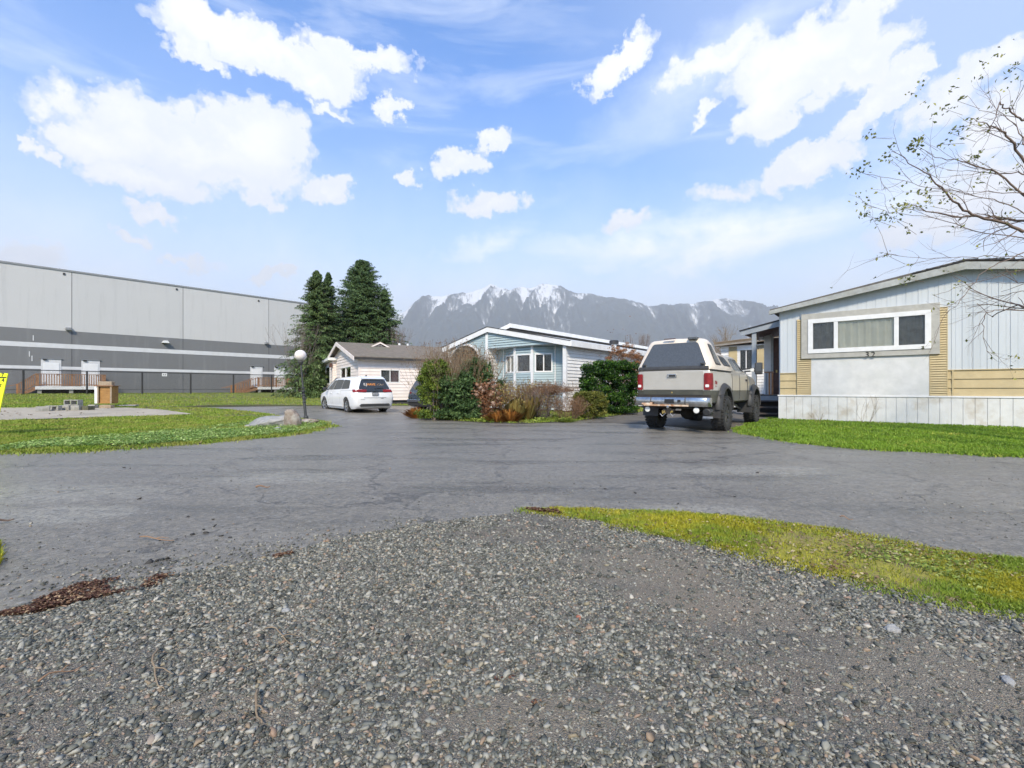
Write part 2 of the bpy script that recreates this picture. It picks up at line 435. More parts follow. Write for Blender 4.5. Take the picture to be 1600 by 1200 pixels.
# ================================================================ camera, light, sky
cam = bpy.data.cameras.new('camera'); camo = bpy.data.objects.new('camera', cam); COL.objects.link(camo)
camo.location = (0, 0, CH); camo.rotation_euler = (R(90), 0, 0)
cam.sensor_width = 36; cam.lens = 36 * F / 1600; cam.shift_y = (HY - 600) / 1600
cam.clip_start = .05; cam.clip_end = 60000
scene.camera = camo

SUN_EL, SUN_AZ = R(40), R(184)                    # high behind the left shoulder, veiled by cloud
sd = bpy.data.lights.new('sun', 'SUN'); sd.energy = 3.7; sd.angle = R(7); sd.color = (1, .87, .67)
so = bpy.data.objects.new('sun', sd); COL.objects.link(so)
sv = Vector((math.sin(SUN_AZ) * math.cos(SUN_EL), math.cos(SUN_AZ) * math.cos(SUN_EL), math.sin(SUN_EL)))
so.rotation_euler = sv.to_track_quat('Z', 'Y').to_euler()
scene.view_settings.view_transform = 'Standard'; scene.view_settings.look = 'None'
scene.view_settings.exposure = EXPOSURE; scene.view_settings.gamma = 1

world = bpy.data.worlds.new('World'); scene.world = world; world.use_nodes = True
wt = world.node_tree; wt.nodes.clear(); W = NT(wt)
wo = W.n('ShaderNodeOutputWorld'); bg = W.n('ShaderNodeBackground'); W.l(bg.outputs[0], wo.inputs[0])
bg.inputs[1].default_value = .13
sky = W.n('ShaderNodeTexSky'); sky.sky_type = 'NISHITA'; sky.sun_disc = False
sky.sun_elevation = SUN_EL; sky.sun_rotation = SUN_AZ
sky.air_density = 1.0; sky.dust_density = .6; sky.ozone_density = 2.2; sky.altitude = 100
tc = W.n('ShaderNodeTexCoord'); gen = tc.outputs['Generated']
sp = W.n('ShaderNodeSeparateXYZ'); W.l(gen, sp.inputs[0])
az = W.m('ARCTAN2', sp.outputs[0], sp.outputs[1]); el = W.m('ARCSINE', sp.outputs[2])
cb = W.n('ShaderNodeCombineXYZ'); W.l(az, cb.inputs[0]); W.l(el, cb.inputs[1])
nA = W.noise(gen, 5.5, 7, .62); nB = W.noise(gen, 22, 6, .65)
dA = W.vm('MULTIPLY', W.vm('SUBTRACT', nA.outputs[1], (.5, .5, .5)), (.13, .07, 0))
dB = W.vm('MULTIPLY', W.vm('SUBTRACT', nB.outputs[1], (.5, .5, .5)), (.10, .085, 0))
pos = W.vm('ADD', W.vm('ADD', cb.outputs[0], dA), dB)
def azel(px, py):
    u, v = px - CX, HY - py; return math.atan2(u, F), math.atan2(v, math.hypot(u, F))
# cumulus: spot of the sky, half-widths, tilt (deg), density
CLOUDS = [(300, 235, 195, 58, 0, 1.0), (400, 215, 100, 62, 0, 1.0), (160, 235, 85, 40, 0, .9), (230, 290, 95, 26, 0, .8), (68, 242, 26, 18, 0, .8),
          (410, 85, 170, 38, 0, 1.0), (490, 125, 75, 36, 0, .8), (560, 90, 110, 26, 0, .75), (300, 85, 60, 24, 0, .8), (400, 305, 42, 24, 0, .75),
          (512, 300, 48, 22, 0, .85), (602, 172, 24, 24, 0, .8), (632, 276, 28, 14, 0, .75), (715, 258, 40, 24, 0, .85), (768, 222, 34, 16, 20, .7),
          (765, 318, 60, 18, 0, .8), (250, 336, 46, 12, 0, .6), (218, 374, 36, 12, 0, .55), (430, 428, 30, 9, 0, .55), (516, 172, 26, 10, 0, .5),
          (970, 95, 62, 26, 25, .85), (1120, 95, 90, 30, 8, 1.0), (1250, 95, 125, 58, 12, 1.05), (1210, 165, 70, 42, 30, .95), (1330, 110, 80, 50, 20, .9),
          (1350, 175, 78, 28, 25, .95), (1410, 120, 60, 26, 40, .8), (1480, 150, 90, 40, 20, .6), (1580, 190, 70, 60, 0, .75), (1560, 90, 70, 36, 0, .8),
          (1258, 255, 84, 36, 10, 1.0), (1255, 242, 60, 26, 5, .9), (1105, 180, 26, 12, 30, .6), (980, 342, 46, 16, 0, .55), (1120, 305, 50, 16, 0, .4),
          (1560, 290, 130, 46, 0, .7), (1500, 340, 160, 40, 0, .55), (40, 400, 90, 24, 0, .5), (300, 410, 50, 10, 0, .45)]
mask = None
for (px, py, hw, hh, tilt, den) in CLOUDS:
    a0, e0 = azel(px, py); a1, _ = azel(px + hw, py); a2, _ = azel(px - hw, py); _, e1 = azel(px, py - hh); _, e2 = azel(px, py + hh)
    ra, re = abs(a1 - a2) / 2 * 1.12, abs(e1 - e2) / 2 * 1.08
    mp = W.n('ShaderNodeMapping', vector_type='TEXTURE'); W.l(pos, mp.inputs[0])
    mp.inputs['Location'].default_value = (a0, e0, 0); mp.inputs['Rotation'].default_value = (0, 0, R(tilt)); mp.inputs['Scale'].default_value = (ra, re, 1)
    ln = W.vm('LENGTH', mp.outputs[0])
    v = W.m('MULTIPLY', W.m('SUBTRACT', 1.0, ln), den * 1.42)
    mask = v if mask is None else W.m('MAXIMUM', mask, v)
nC = W.noise(gen, 13, 8, .66)
cov = W.m('ADD', mask, W.m('MULTIPLY', W.m('SUBTRACT', nC.outputs[0], .5), 1.15))
cum = W.ramp(cov, [(.0, 0.), (.12, .42), (.36, 1.)], 'EASE')
# thin high veil: streaks, and a milky band towards the horizon
st = W.n('ShaderNodeMapping'); W.l(cb.outputs[0], st.inputs[0]); st.inputs['Rotation'].default_value = (0, 0, R(-28)); st.inputs['Scale'].default_value = (1.2, 5.5, 1)
nS = W.noise(st.outputs[0], 2.1, 8, .6, .6)
veil = W.ramp(nS.outputs[0], [(.45, 0.), (.8, .55)])
hor = W.ramp(W.m('ADD', el, W.m('MULTIPLY', W.m('SUBTRACT', nA.outputs[0], .5), .16)), [(.0, .95), (.18, .80), (.30, .42), (.46, .10), (.65, .0)])
rightv = W.ramp(az, [(.0, 0.), (.65, .30)])       # brighter, milkier to the right
hz2 = None
for (px, py, hw, hh, tilt, den) in ((1080, 385, 520, 95, 0, 1.1), (760, 385, 260, 60, 25, .7), (500, 470, 700, 90, 0, .8), (1450, 300, 320, 200, 0, .75), (1120, 100, 330, 120, 20, .55), (330, 260, 380, 120, 0, .4)):
    a0, e0 = azel(px, py); a1, _ = azel(px + hw, py); a2, _ = azel(px - hw, py); _, e1 = azel(px, py - hh); _, e2 = azel(px, py + hh)
    mp = W.n('ShaderNodeMapping', vector_type='TEXTURE'); W.l(pos, mp.inputs[0]); mp.inputs['Location'].default_value = (a0, e0, 0); mp.inputs['Rotation'].default_value = (0, 0, R(tilt)); mp.inputs['Scale'].default_value = (abs(a1 - a2) / 2, abs(e1 - e2) / 2, 1)
    v = W.m('MULTIPLY', W.m('SUBTRACT', 1.0, W.vm('LENGTH', mp.outputs[0])), den, clamp=True); hz2 = v if hz2 is None else W.m('MAXIMUM', hz2, v)
hz2 = W.m('MULTIPLY', hz2, W.ramp(nS.outputs[0], [(.25, .5), (.65, 1.25)]), clamp=True)
vv = W.m('MAXIMUM', W.m('MAXIMUM', W.m('MAXIMUM', veil, hz2), hor), W.m('MULTIPLY', rightv, 1.0), clamp=True)
base = W.mix(1.0, sky.outputs[0], SKY_TINT, 'MULTIPLY')
c1 = W.mix(vv, base, VEIL)
shade = W.ramp(W.m('ADD', W.m('MULTIPLY', nA.outputs[0], .6), W.m('MULTIPLY', cov, .18)), [(.28, (.86, .88, .93)), (.38, (.80, .84, .90)), (.47, (.90, .92, .96)), (.60, (1., 1., 1.))])
cloudc = W.mix(1.0, shade, CLOUD, 'MULTIPLY')
c2 = W.mix(cum, c1, cloudc)
W.l(c2, bg.inputs[0])

# ================================================================ ground sheets
def densify(pts, step, jit, rnd):
    out = []
    for i, p in enumerate(pts):
        q = pts[(i + 1) % len(pts)]
        d = math.hypot(q[0] - p[0], q[1] - p[1]); n = max(1, min(400, int(d / step)))
        for k in range(n):
            t = k / n; x = p[0] + (q[0] - p[0]) * t; y = p[1] + (q[1] - p[1]) * t
            if jit:
                e = noise.noise_vector(Vector((x * 1.7, y * 1.7, 3.1 + rnd))) * .7 + noise.noise_vector(Vector((x * 6, y * 6, 7.7 + rnd))) * .5
                x += e.x * jit; y += e.y * jit
            out.append((x, y))
    return out
def crease(bm):
    for q in (0.0, 29.0):                          # the folds of the terrain run through every sheet
        co = Vector((-34.9 + q * TH_A, 32.5 - q * TH_S, 0))
        bmesh.ops.bisect_plane(bm, geom=bm.verts[:] + bm.edges[:] + bm.faces[:], plane_co=co, plane_no=Vector((TH_A, -TH_S, 0)), dist=1e-5)
def sheet(name, pts, off, mat, kind='structure', step=.5, jit=.0, rnd=0, label=None):
    pts = densify(pts, step, jit, rnd)
    bm = bmesh.new(); bm.faces.new([bm.verts.new((x, y, 0)) for x, y in pts])
    bmesh.ops.triangulate(bm, faces=bm.faces[:]); crease(bm)
    for v in bm.verts: v.co.z = H(v.co.x, v.co.y) + off
    bmesh.ops.recalc_face_normals(bm, faces=bm.faces[:])
    me = bpy.data.meshes.new(name); bm.to_mesh(me); bm.free(); me.materials.append(M[mat])
    o = link(name, me); tag(o, label, None, None, kind); return o, pts

def posmat(name):
    m, s, b, out = newmat(name); g = s.n('ShaderNodeNewGeometry'); return m, s, b, g.outputs['Position']
# asphalt: worn, damp, dusty in places, fine aggregate
m, s, b, P = posmat('asphalt'); M['asphalt'] = m
big = s.noise(P, .35, 6, .6); mid = s.noise(P, 1.7, 6, .65); st = s.n('ShaderNodeMapping', vector_type='POINT'); s.l(P, st.inputs[0]); st.inputs['Scale'].default_value = (.28, 1.3, 1); st.inputs['Rotation'].default_value = (0, 0, R(4))
strk = s.noise(st.outputs[0], 1.0, 7, .6); fine = s.noise(P, 120, 3, .75); fine2 = s.noise(P, 38, 4, .75)
c = s.mix(s.ramp(big.outputs[0], [(.35, 0.), (.65, 1.)]), (.215, .192, .155), (.275, .247, .202))
c = s.mix(s.ramp(strk.outputs[0], [(.50, 0.), (.64, .6)]), c, (.078, .075, .07))
c = s.mix(s.ramp(mid.outputs[0], [(.55, 0.), (.75, .45)]), c, (.19, .183, .168))
fade = None
for (px, py, rx, ry) in ((470, 745, 1.2, .55), (60, 770, 1.6, .55), (90, 803, .9, .35), (1180, 735, 1.3, .5), (330, 897, .45, .25), (1080, 800, .8, .3)):
    x, y = at(px, py); mp = s.n('ShaderNodeMapping', vector_type='TEXTURE'); s.l(P, mp.inputs[0])
    mp.inputs['Location'].default_value = (x, y, 0); mp.inputs['Scale'].default_value = (rx, ry, 1e3)
    v = s.m('SUBTRACT', 1.0, s.vm('LENGTH', mp.outputs[0])); fade = v if fade is None else s.m('MAXIMUM', fade, v)
fd = s.ramp(s.m('ADD', fade, s.m('MULTIPLY', s.m('SUBTRACT', mid.outputs[0], .5), 1.6)), [(.0, 0.), (.45, .75)])
c = s.mix(fd, c, (.36, .335, .28))
vs = s.n('ShaderNodeTexVoronoi'); s.l(P, vs.inputs['Vector']); vs.inputs['Scale'].default_value = 42; vsep = s.n('ShaderNodeSeparateColor'); s.l(vs.outputs['Color'], vsep.inputs[0])
c = s.mix(s.ramp(vsep.outputs[0], [(.0, .7), (.16, .0)]), c, (.07, .068, .064))
c = s.mix(s.ramp(vsep.outputs[1], [(.86, .0), (1., .65)]), c, (.36, .345, .32))
m22 = s.noise(P, 24, 4, .75); c = s.mix(s.ramp(m22.outputs[0], [(.36, .65), (.50, .0)]), c, (.075, .072, .067)); c = s.mix(s.ramp(m22.outputs[0], [(.54, .0), (.68, .55)]), c, (.30, .285, .26))
mott = s.noise(P, 9, 5, .7); c = s.mix(s.ramp(mott.outputs[0], [(.40, .5), (.55, .0)]), c, (.10, .098, .094))
c = s.mix(s.ramp(fine.outputs[0], [(.55, 0.), (.70, .75)]), c, (.33, .32, .30))
c = s.mix(s.ramp(fine2.outputs[0], [(.32, .75), (.46, .0)]), c, (.055, .055, .052))
vr = s.n('ShaderNodeTexVoronoi', feature='DISTANCE_TO_EDGE'); vr.inputs['Scale'].default_value = .33
dj = s.vm('ADD', P, s.vm('MULTIPLY', s.vm('SUBTRACT', mid.outputs[1], (.5, .5, .5)), (1.6, 1.6, 0))); s.l(dj, vr.inputs['Vector'])
crk = s.ramp(vr.outputs[0], [(.0, .75), (.009, 0.)])
c = s.mix(crk, c, (.035, .035, .036))
s.l(c, b.inputs['Base Color'])
s.l(s.ramp(s.m('ADD', strk.outputs[0], s.m('MULTIPLY', big.outputs[0], .4)), [(.50, .50), (.80, .27)]), b.inputs['Roughness'])
setin(b, 'Specular IOR Level', .36)
s.l(s.bump(s.m('ADD', fine.outputs[0], s.m('ADD', fine2.outputs[0], m22.outputs[0])), .85, .010), b.inputs['Normal'])
# gravel bed: grit and dirt between the loose stones
m, s, b, P = posmat('gravel_bed'); M['gravel_bed'] = m
v1 = s.n('ShaderNodeTexVoronoi'); s.l(P, v1.inputs['Vector']); v1.inputs['Scale'].default_value = 95
v2 = s.n('ShaderNodeTexVoronoi'); s.l(P, v2.inputs['Vector']); v2.inputs['Scale'].default_value = 210
sep = s.n('ShaderNodeSeparateColor'); s.l(v1.outputs['Color'], sep.inputs[0])
c = s.ramp(sep.outputs[0], [(0., (.08, .08, .07)), (.3, (.14, .14, .122)), (.6, (.18, .172, .148)), (.85, (.16, .13, .095)), (1., (.29, .27, .23))])
dirt = s.noise(P, 1.3, 7, .65)
c = s.mix(s.ramp(dirt.outputs[0], [(.46, .15), (.62, .85)]), c, (.235, .19, .145))
fade = None                                           # worn places where the dirt shows
for (px, py, rx, ry) in ((850, 1120, .42, .13), (1540, 1050, .75, .32), (1130, 945, .7, .28), (1010, 890, .7, .35), (330, 1110, .35, .10), (700, 985, .5, .12)):
    x, y = at(px, py); mp = s.n('ShaderNodeMapping', vector_type='TEXTURE'); s.l(P, mp.inputs[0])
    mp.inputs['Location'].default_value = (x, y, 0); mp.inputs['Scale'].default_value = (rx, ry, 1e3)
    v = s.m('SUBTRACT', 1.0, s.vm('LENGTH', mp.outputs[0])); fade = v if fade is None else s.m('MAXIMUM', fade, v)
fd = s.ramp(s.m('ADD', fade, s.m('MULTIPLY', s.m('SUBTRACT', s.noise(P, 4, 6, .7).outputs[0], .5), 1.6)), [(-.0, 0.), (.4, .5)])
c = s.mix(fd, c, (.30, .25, .185))
c = s.mix(s.ramp(s.noise(P, 240, 3, .7).outputs[0], [(.35, .65), (.55, 0.)]), c, (.05, .046, .04))
s.l(c, b.inputs['Base Color']); setin(b, 'Roughness', .85)
s.l(s.bump(s.m('ADD', v1.outputs[0], v2.outputs[0]), .9, .008), b.inputs['Normal'])
# soil and thatch under grass
def groundmat(name, c1, c2, c3, f3=(.45, .62)):
    m, s, b, P = posmat(name); M[name] = m
    a = s.noise(P, 2.2, 6, .65); d = s.noise(P, 38, 4, .7); e = s.noise(P, .8, 6, .6)
    c = s.mix(s.ramp(d.outputs[0], [(.35, 0.), (.65, 1.)]), c1, c2)
    c = s.mix(s.ramp(a.outputs[0], [(f3[0], 0.), (f3[1], .85)]), c, c3)
    s.l(c, b.inputs['Base Color']); setin(b, 'Roughness', .95)
    s.l(s.bump(d.outputs[0], .8, .02), b.inputs['Normal'])
groundmat('soil_grass', (.13, .17, .03), (.09, .11, .022), (.15, .115, .065))
groundmat('soil_moss', (.33, .30, .035), (.22, .21, .03), (.17, .125, .07))
groundmat('soil_far', (.10, .15, .035), (.13, .14, .06), (.05, .06, .03))
groundmat('soil_bed', (.06, .045, .028), (.035, .027, .018), (.05, .06, .015))
groundmat('mud', (.15, .13, .105), (.10, .09, .075), (.065, .062, .055))

sheet('ground', [(-9500, -3000), (9500, -3000), (9500, 11000), (-9500, 11000)], -.006, 'soil_far', step=1e9)
sheet('road', [(-60, -1), (60, -1), (60, 33), (-60, 33)], 0, 'asphalt', step=1e9)
GRAVEL_TOP = [(-260, 1030), (-120, 985), (0, 955), (60, 938), (130, 918), (200, 906), (280, 896), (350, 886), (430, 868), (520, 845), (600, 829), (700, 815), (790, 804), (830, 801), (900, 806), (1000, 829), (1080, 849), (1150, 866), (1230, 886), (1300, 903), (1380, 921), (1450, 934), (1530, 949), (1600, 961), (1750, 985)]
gp = [at(*p) for p in GRAVEL_TOP] + [(4.5, .3), (-4.5, .3)]
_, GRAVEL = sheet('gravel_ground', gp, .006, 'gravel_bed', step=.08, jit=.05)
VERGE_NEAR = [at(*p) for p in [(818, 799), (860, 797), (930, 798), (1000, 801), (1080, 804), (1150, 809), (1230, 821), (1300, 831), (1380, 845), (1450, 859), (1530, 871), (1600, 881), (1800, 915), (1850, 1010), (1750, 985), (1600, 962), (1530, 950), (1450, 936), (1380, 923), (1300, 905), (1230, 888), (1150, 868), (1080, 851), (1000, 831), (930, 812), (870, 806)]]
_, VN = sheet('grass_verge_ground', VERGE_NEAR, .012, 'soil_moss', step=.06, jit=.12, rnd=4)
LAWN_R = [at(*p) for p in [(1148, 671), (1170, 679), (1210, 687), (1280, 696), (1360, 702.5), (1450, 707.5), (1540, 712), (1600, 714), (1750, 722)]] + [(24, 7), (24, 14), (12.5, 17.5), (10.3, 18.2)] + [at(1217, 655), at(1196, 656)]
_, LR = sheet('lawn_ground', LAWN_R, .012, 'soil_grass', step=.12, jit=.22, rnd=9)
LAWN_L = [at(*p) for p in [(-160, 712), (0, 708), (75, 706), (150, 703), (230, 699), (300, 694), (360, 689), (420, 684), (470, 678), (497, 672), (514, 666), (506, 660), (480, 656), (440, 651), (400, 645.5), (360, 641), (325, 638.5), (290, 637), (200, 637), (-160, 641)]]
_, LL = sheet('lawn_ground', LAWN_L, .012, 'soil_grass', step=.12, jit=.26, rnd=14)
BACK = [at(*p) for p in [(-160, 642), (0, 638.5), (100, 637), (220, 636), (290, 635.5), (325, 633.5), (420, 632.5), (500, 634), (560, 634.5), (640, 634), (700, 634), (760, 634)]] + [(0, 60), (-20, 62), (-60, 40), (-60, 25)]
_, LB = sheet('lawn_ground', BACK, .018, 'soil_grass', step=.3, jit=.1, rnd=21)
SLAB = [at(*p) for p in [(-160, 641), (0, 638), (100, 637.3), (200, 638), (252, 641), (303, 648), (250, 650.5), (150, 653), (60, 656), (0, 658), (-160, 662)]]
_, SL = sheet('concrete_pad', SLAB, .035, 'slab', step=.4, jit=.04, rnd=2)
BED = [at(*p) for p in [(638, 646), (645, 651), (670, 654), (700, 657), (760, 661), (820, 662), (870, 660), (910, 656.5), (950, 651.5), (990, 645.5), (1010, 642.5)]] + [(7.2, 24.5), (9, 32), (0, 32), (-2.5, 26)]
_, BD = sheet('planting_bed', BED, .014, 'soil_bed', step=.3, jit=.08, rnd=31)
DRIVE = [at(*p) for p in [(915, 661), (960, 661), (1000, 663), (1060, 667), (1130, 675), (1152, 672), (1200, 656)]] + [(11.5, 24), (9, 28), (6.5, 27)] + [at(1012, 642), at(985, 646.5)]
sheet('muddy_drive', DRIVE, .009, 'mud', step=.3, jit=.12, rnd=41)

# ================================================================ mountains and the air in front of them
SKYL = [(-400, 560), (100, 540), (380, 515), (480, 508), (560, 500), (600, 494), (632, 483), (645, 472), (658, 465), (670, 461), (690, 460.5), (716, 458), (738, 455), (752, 450), (766, 442.5), (780, 448), (798, 452), (817, 447), (828, 450), (844, 443), (856, 443), (868, 444.5), (879, 449), (898, 457), (910, 456), (922, 458), (937, 462.5), (968, 466), (991, 470), (1018, 477), (1046, 476), (1065, 473.5), (1092, 472), (1116, 466), (1135, 466), (1158, 471.5), (1185, 477), (1205, 481), (1280, 470), (1400, 490), (1600, 500), (2000, 520)]
def skyline(u):
    for (x0, y0), (x1, y1) in zip(SKYL, SKYL[1:]):
        if x0 <= u <= x1: return y0 + (y1 - y0) * (u - x0) / (x1 - x0)
    return 560
NX, NY = 860, 170
RD = 8000.0
V = np.zeros((NY, NX, 3)); SN = np.zeros((NY, NX))
for j in range(NX):
    u = -350 + 2250 * j / (NX - 1)
    for i in range(NY):
        t = i / (NY - 1)                               # 0 foot .. 1 beyond the ridge
        Y = 5200 + t * 3600
        X = (u - CX) / F * RD * (.8 + .2 * Y / RD)
        ridge = (HY - skyline(CX + X / RD * F)) / F * RD
        k = (Y - 5200) / (RD - 5200)
        prof = (max(0, k) ** 1.15 if k < 1 else max(0, 1 - (k - 1) * 1.3))
        wv = noise.noise(Vector((X / 1500, Y / 1800, 5))) * .9
        rb = noise.ridged_multi_fractal(Vector((X / 620 + wv + (Y - 8000) / 5200, Y / 3000, 0)), .85, 2.15, 6, 1.0, 2.0) - 1.05   # ribs and couloirs running down the face
        fine = noise.fractal(Vector((X / 170, Y / 260, 0)), .9, 2.1, 5)
        env = min(1, max(0, k) * 2.0) * (1 - .86 * math.exp(-((k - 1) / .10) ** 2)) * (.35 + .65 * min(1, ridge / 1200))
        h = ridge * prof + (rb * 330 + fine * 60) * env
        if abs(k - 1) < .25: h = min(h, ridge * Y / RD + 30 * noise.fractal(Vector((X / 160, 0, 3)), .8, 2.1, 5))
        V[i, j] = (X, Y, max(-20, h) - 5)
        bump_ = .34 * math.exp(-((X + 250) / 750) ** 2) + .12 * math.exp(-((X + 1350) / 420) ** 2) + .08 * math.exp(-((X - 650) / 330) ** 2) + .12 * math.exp(-((X - 1950) / 300) ** 2) + .22 * math.exp(-((X - 3750) / 560) ** 2)
        SN[i, j] = h / 1900 + bump_ - rb * .48 - fine * .16 + .10 * noise.noise(Vector((X / 900, Y / 900, 9)))
ij = np.arange(NY * NX).reshape(NY, NX)
Q = np.stack([ij[:-1, :-1], ij[:-1, 1:], ij[1:, 1:], ij[1:, :-1]], -1).reshape(-1, 4)
m, s, b, P = posmat('mountain_rock'); M['mountain_rock'] = m
g = s.n('ShaderNodeNewGeometry'); sx = s.n('ShaderNodeSeparateXYZ'); s.l(P, sx.inputs[0]); sn = s.n('ShaderNodeSeparateXYZ'); s.l(g.outputs['Normal'], sn.inputs[0])
n1 = s.noise(P, .004, 8, .68); n2 = s.noise(P, .02, 6, .7)
c = s.mix(s.ramp(n2.outputs[0], [(.35, 0.), (.65, 1.)]), (.025, .034, .03), (.055, .065, .058))
at_ = s.n('ShaderNodeAttribute', attribute_name='snow')
st = s.n('ShaderNodeMapping'); s.l(P, st.inputs[0]); st.inputs['Scale'].default_value = (1.2, .3, .3)
n3 = s.noise(st.outputs[0], .016, 7, .72)
sm = s.m('ADD', at_.outputs['Fac'], s.m('MULTIPLY', s.m('SUBTRACT', n3.outputs[0], .5), 1.5))
snow = s.ramp(sm, [(.80, 0.), (1.04, .36), (1.6, .72)])
c = s.mix(snow, c, (.80, .82, .85))
s.l(c, b.inputs['Base Color']); setin(b, 'Roughness', .9)
o = npmesh('mountain', V, Q, 'mountain_rock', smooth=True); sa = o.data.attributes.new('snow', 'FLOAT', 'POINT'); sa.data.foreach_set('value', SN.astype(np.float32).ravel()); tag(o, kind='structure')

# air: one even volume round everything
hz = bmesh.new(); bmesh.ops.create_cube(hz, size=1)
for v in hz.verts: v.co = Vector((v.co.x * 19600, (v.co.y + .5) * 13500 - 2800, (v.co.z + .5) * 2060 - 25))
me = bpy.data.meshes.new('haze'); hz.to_mesh(me); hz.free()
hm = bpy.data.materials.new('haze_air'); hm.use_nodes = True; hm.node_tree.nodes.clear(); s = NT(hm.node_tree)
ho = s.n('ShaderNodeOutputMaterial'); pv = s.n('ShaderNodeVolumePrincipled'); s.l(pv.outputs[0], ho.inputs['Volume'])
pv.inputs['Color'].default_value = (.90, .935, .98, 1); pv.inputs['Density'].default_value = HAZE; pv.inputs['Anisotropy'].default_value = .1
me.materials.append(hm); o = link('haze', me); tag(o, kind='stuff')
if NOHAZE: o.hide_render = True

# ================================================================ warehouse
ZB = .74
wh = Fr(-38.5, 38.0, .676, .737, ZB)
root = wh.root('warehouse', 'long windowless concrete warehouse in light and dark grey with white stripes', 'warehouse')
f = front(0)
A0, A1 = -30.0, 30.0
def band(name, z0, z1, mat, out=0.0):
    return MB(f).box(A0, A1, -.2, out, z0, z1).build(name, mat, root)
doors = []
for (x0, x1, yt) in ((65, 94.7, 560.2), (128, 155, 562.2), (391.5, 409.5, 572), (429, 445, 573)):
    a0, zt = wh.sz(x0, yt); a1, _ = wh.sz(x1, yt); doors.append((a0, a1, zt))
band('wall', -.4, 2.07, 'conc_dark')['label'] = 'dark grey lower concrete wall'
band('stripe', 2.07, 2.32, 'conc_band', .012)['label'] = 'thin white stripe above the doors'
band('wall', 2.32, 3.86, 'conc_dark')
band('stripe', 3.86, 4.24, 'conc_band', .012)['label'] = 'broad white stripe'
band('wall', 4.24, 5.36, 'conc_dark')
band('wall', 5.36, 10.42, 'conc_light')['label'] = 'tall light grey upper concrete wall'
MB(f).box(A0 - .05, A1 + .05, -.4, .06, 10.42, 10.56).build('coping', 'coping', root)
MB().box(A0, A1, .5, 60, -.4, 10.3).build('roof', 'coping', root)
MB().box(A1 - .2, A1, .2, .5, -.4, 10.42).build('end_wall', 'conc_light', root)
for k in range(-4, 4):
    a = 1.25 + 7.87 * k
    j = MB(f).box(a - .014, a + .014, .005, .010, -.3, 10.42)
    j.build('panel_joint', 'joint', root)
MB(f).box(A0, A1, .005, .013, .36, .385).build('base_joint', 'joint', root)
for (a0, a1, zt) in doors:
    p = MB(f).box(a0 - .04, a1 + .04, .0, .03, .6, zt).build('door_panel', 'conc_band', root); p['label'] = 'white wall patch around a door'
    d = MB(f).box(a0 + .08, a1 - .08, .03, .055, .64, zt - .35).build('door', 'door_white', root, bevel=.01)
    MB(f).box(a1 - .2, a1 - .14, .055, .12, 1.6, 1.66).build('handle', 'black_metal', d)
    MB(f).box(a0 + .08, a0 + .3, .03, .13, zt - .12, zt - .03).build('door_light', 'black_metal', root)
    MB(f).box(a0 - .1, a1 + .1, .03, .1, zt, zt + .04).build('drip_cap', 'coping', root)
for (px, py) in ((107, 514), (416, 536.5)):
    a, z = wh.sz(px, py); MB(f).box(a - .2, a + .2, 0, .28, z - .12, z + .12).build('wall_lamp', 'coping', root, bevel=.04)
a, z = wh.sz(258, 534.5); m = MB(f); m.prism([(a - .28, z - .1), (a + .28, z - .1), (a + .15, z + .12), (a - .15, z + .12)], 0, .4); m.build('wall_lamp', 'door_white', root)['label'] = 'small white wall lamp on the dark band'
for (px, py) in ((100, 428), (276, 452), (404, 470)):
    a, z = wh.sz(px, py); MB(f).box(a - .07, a + .07, .0, .05, z - .09, z + .09).build('scupper', 'joint', root)
for (px, py) in ((52, 528), (46, 553), (50, 560)):
    a, z = wh.sz(px, py); MB(f).box(a - .03, a + .03, .0, .02, z - .22, z + .22).build('scrape', 'conc_band', root)

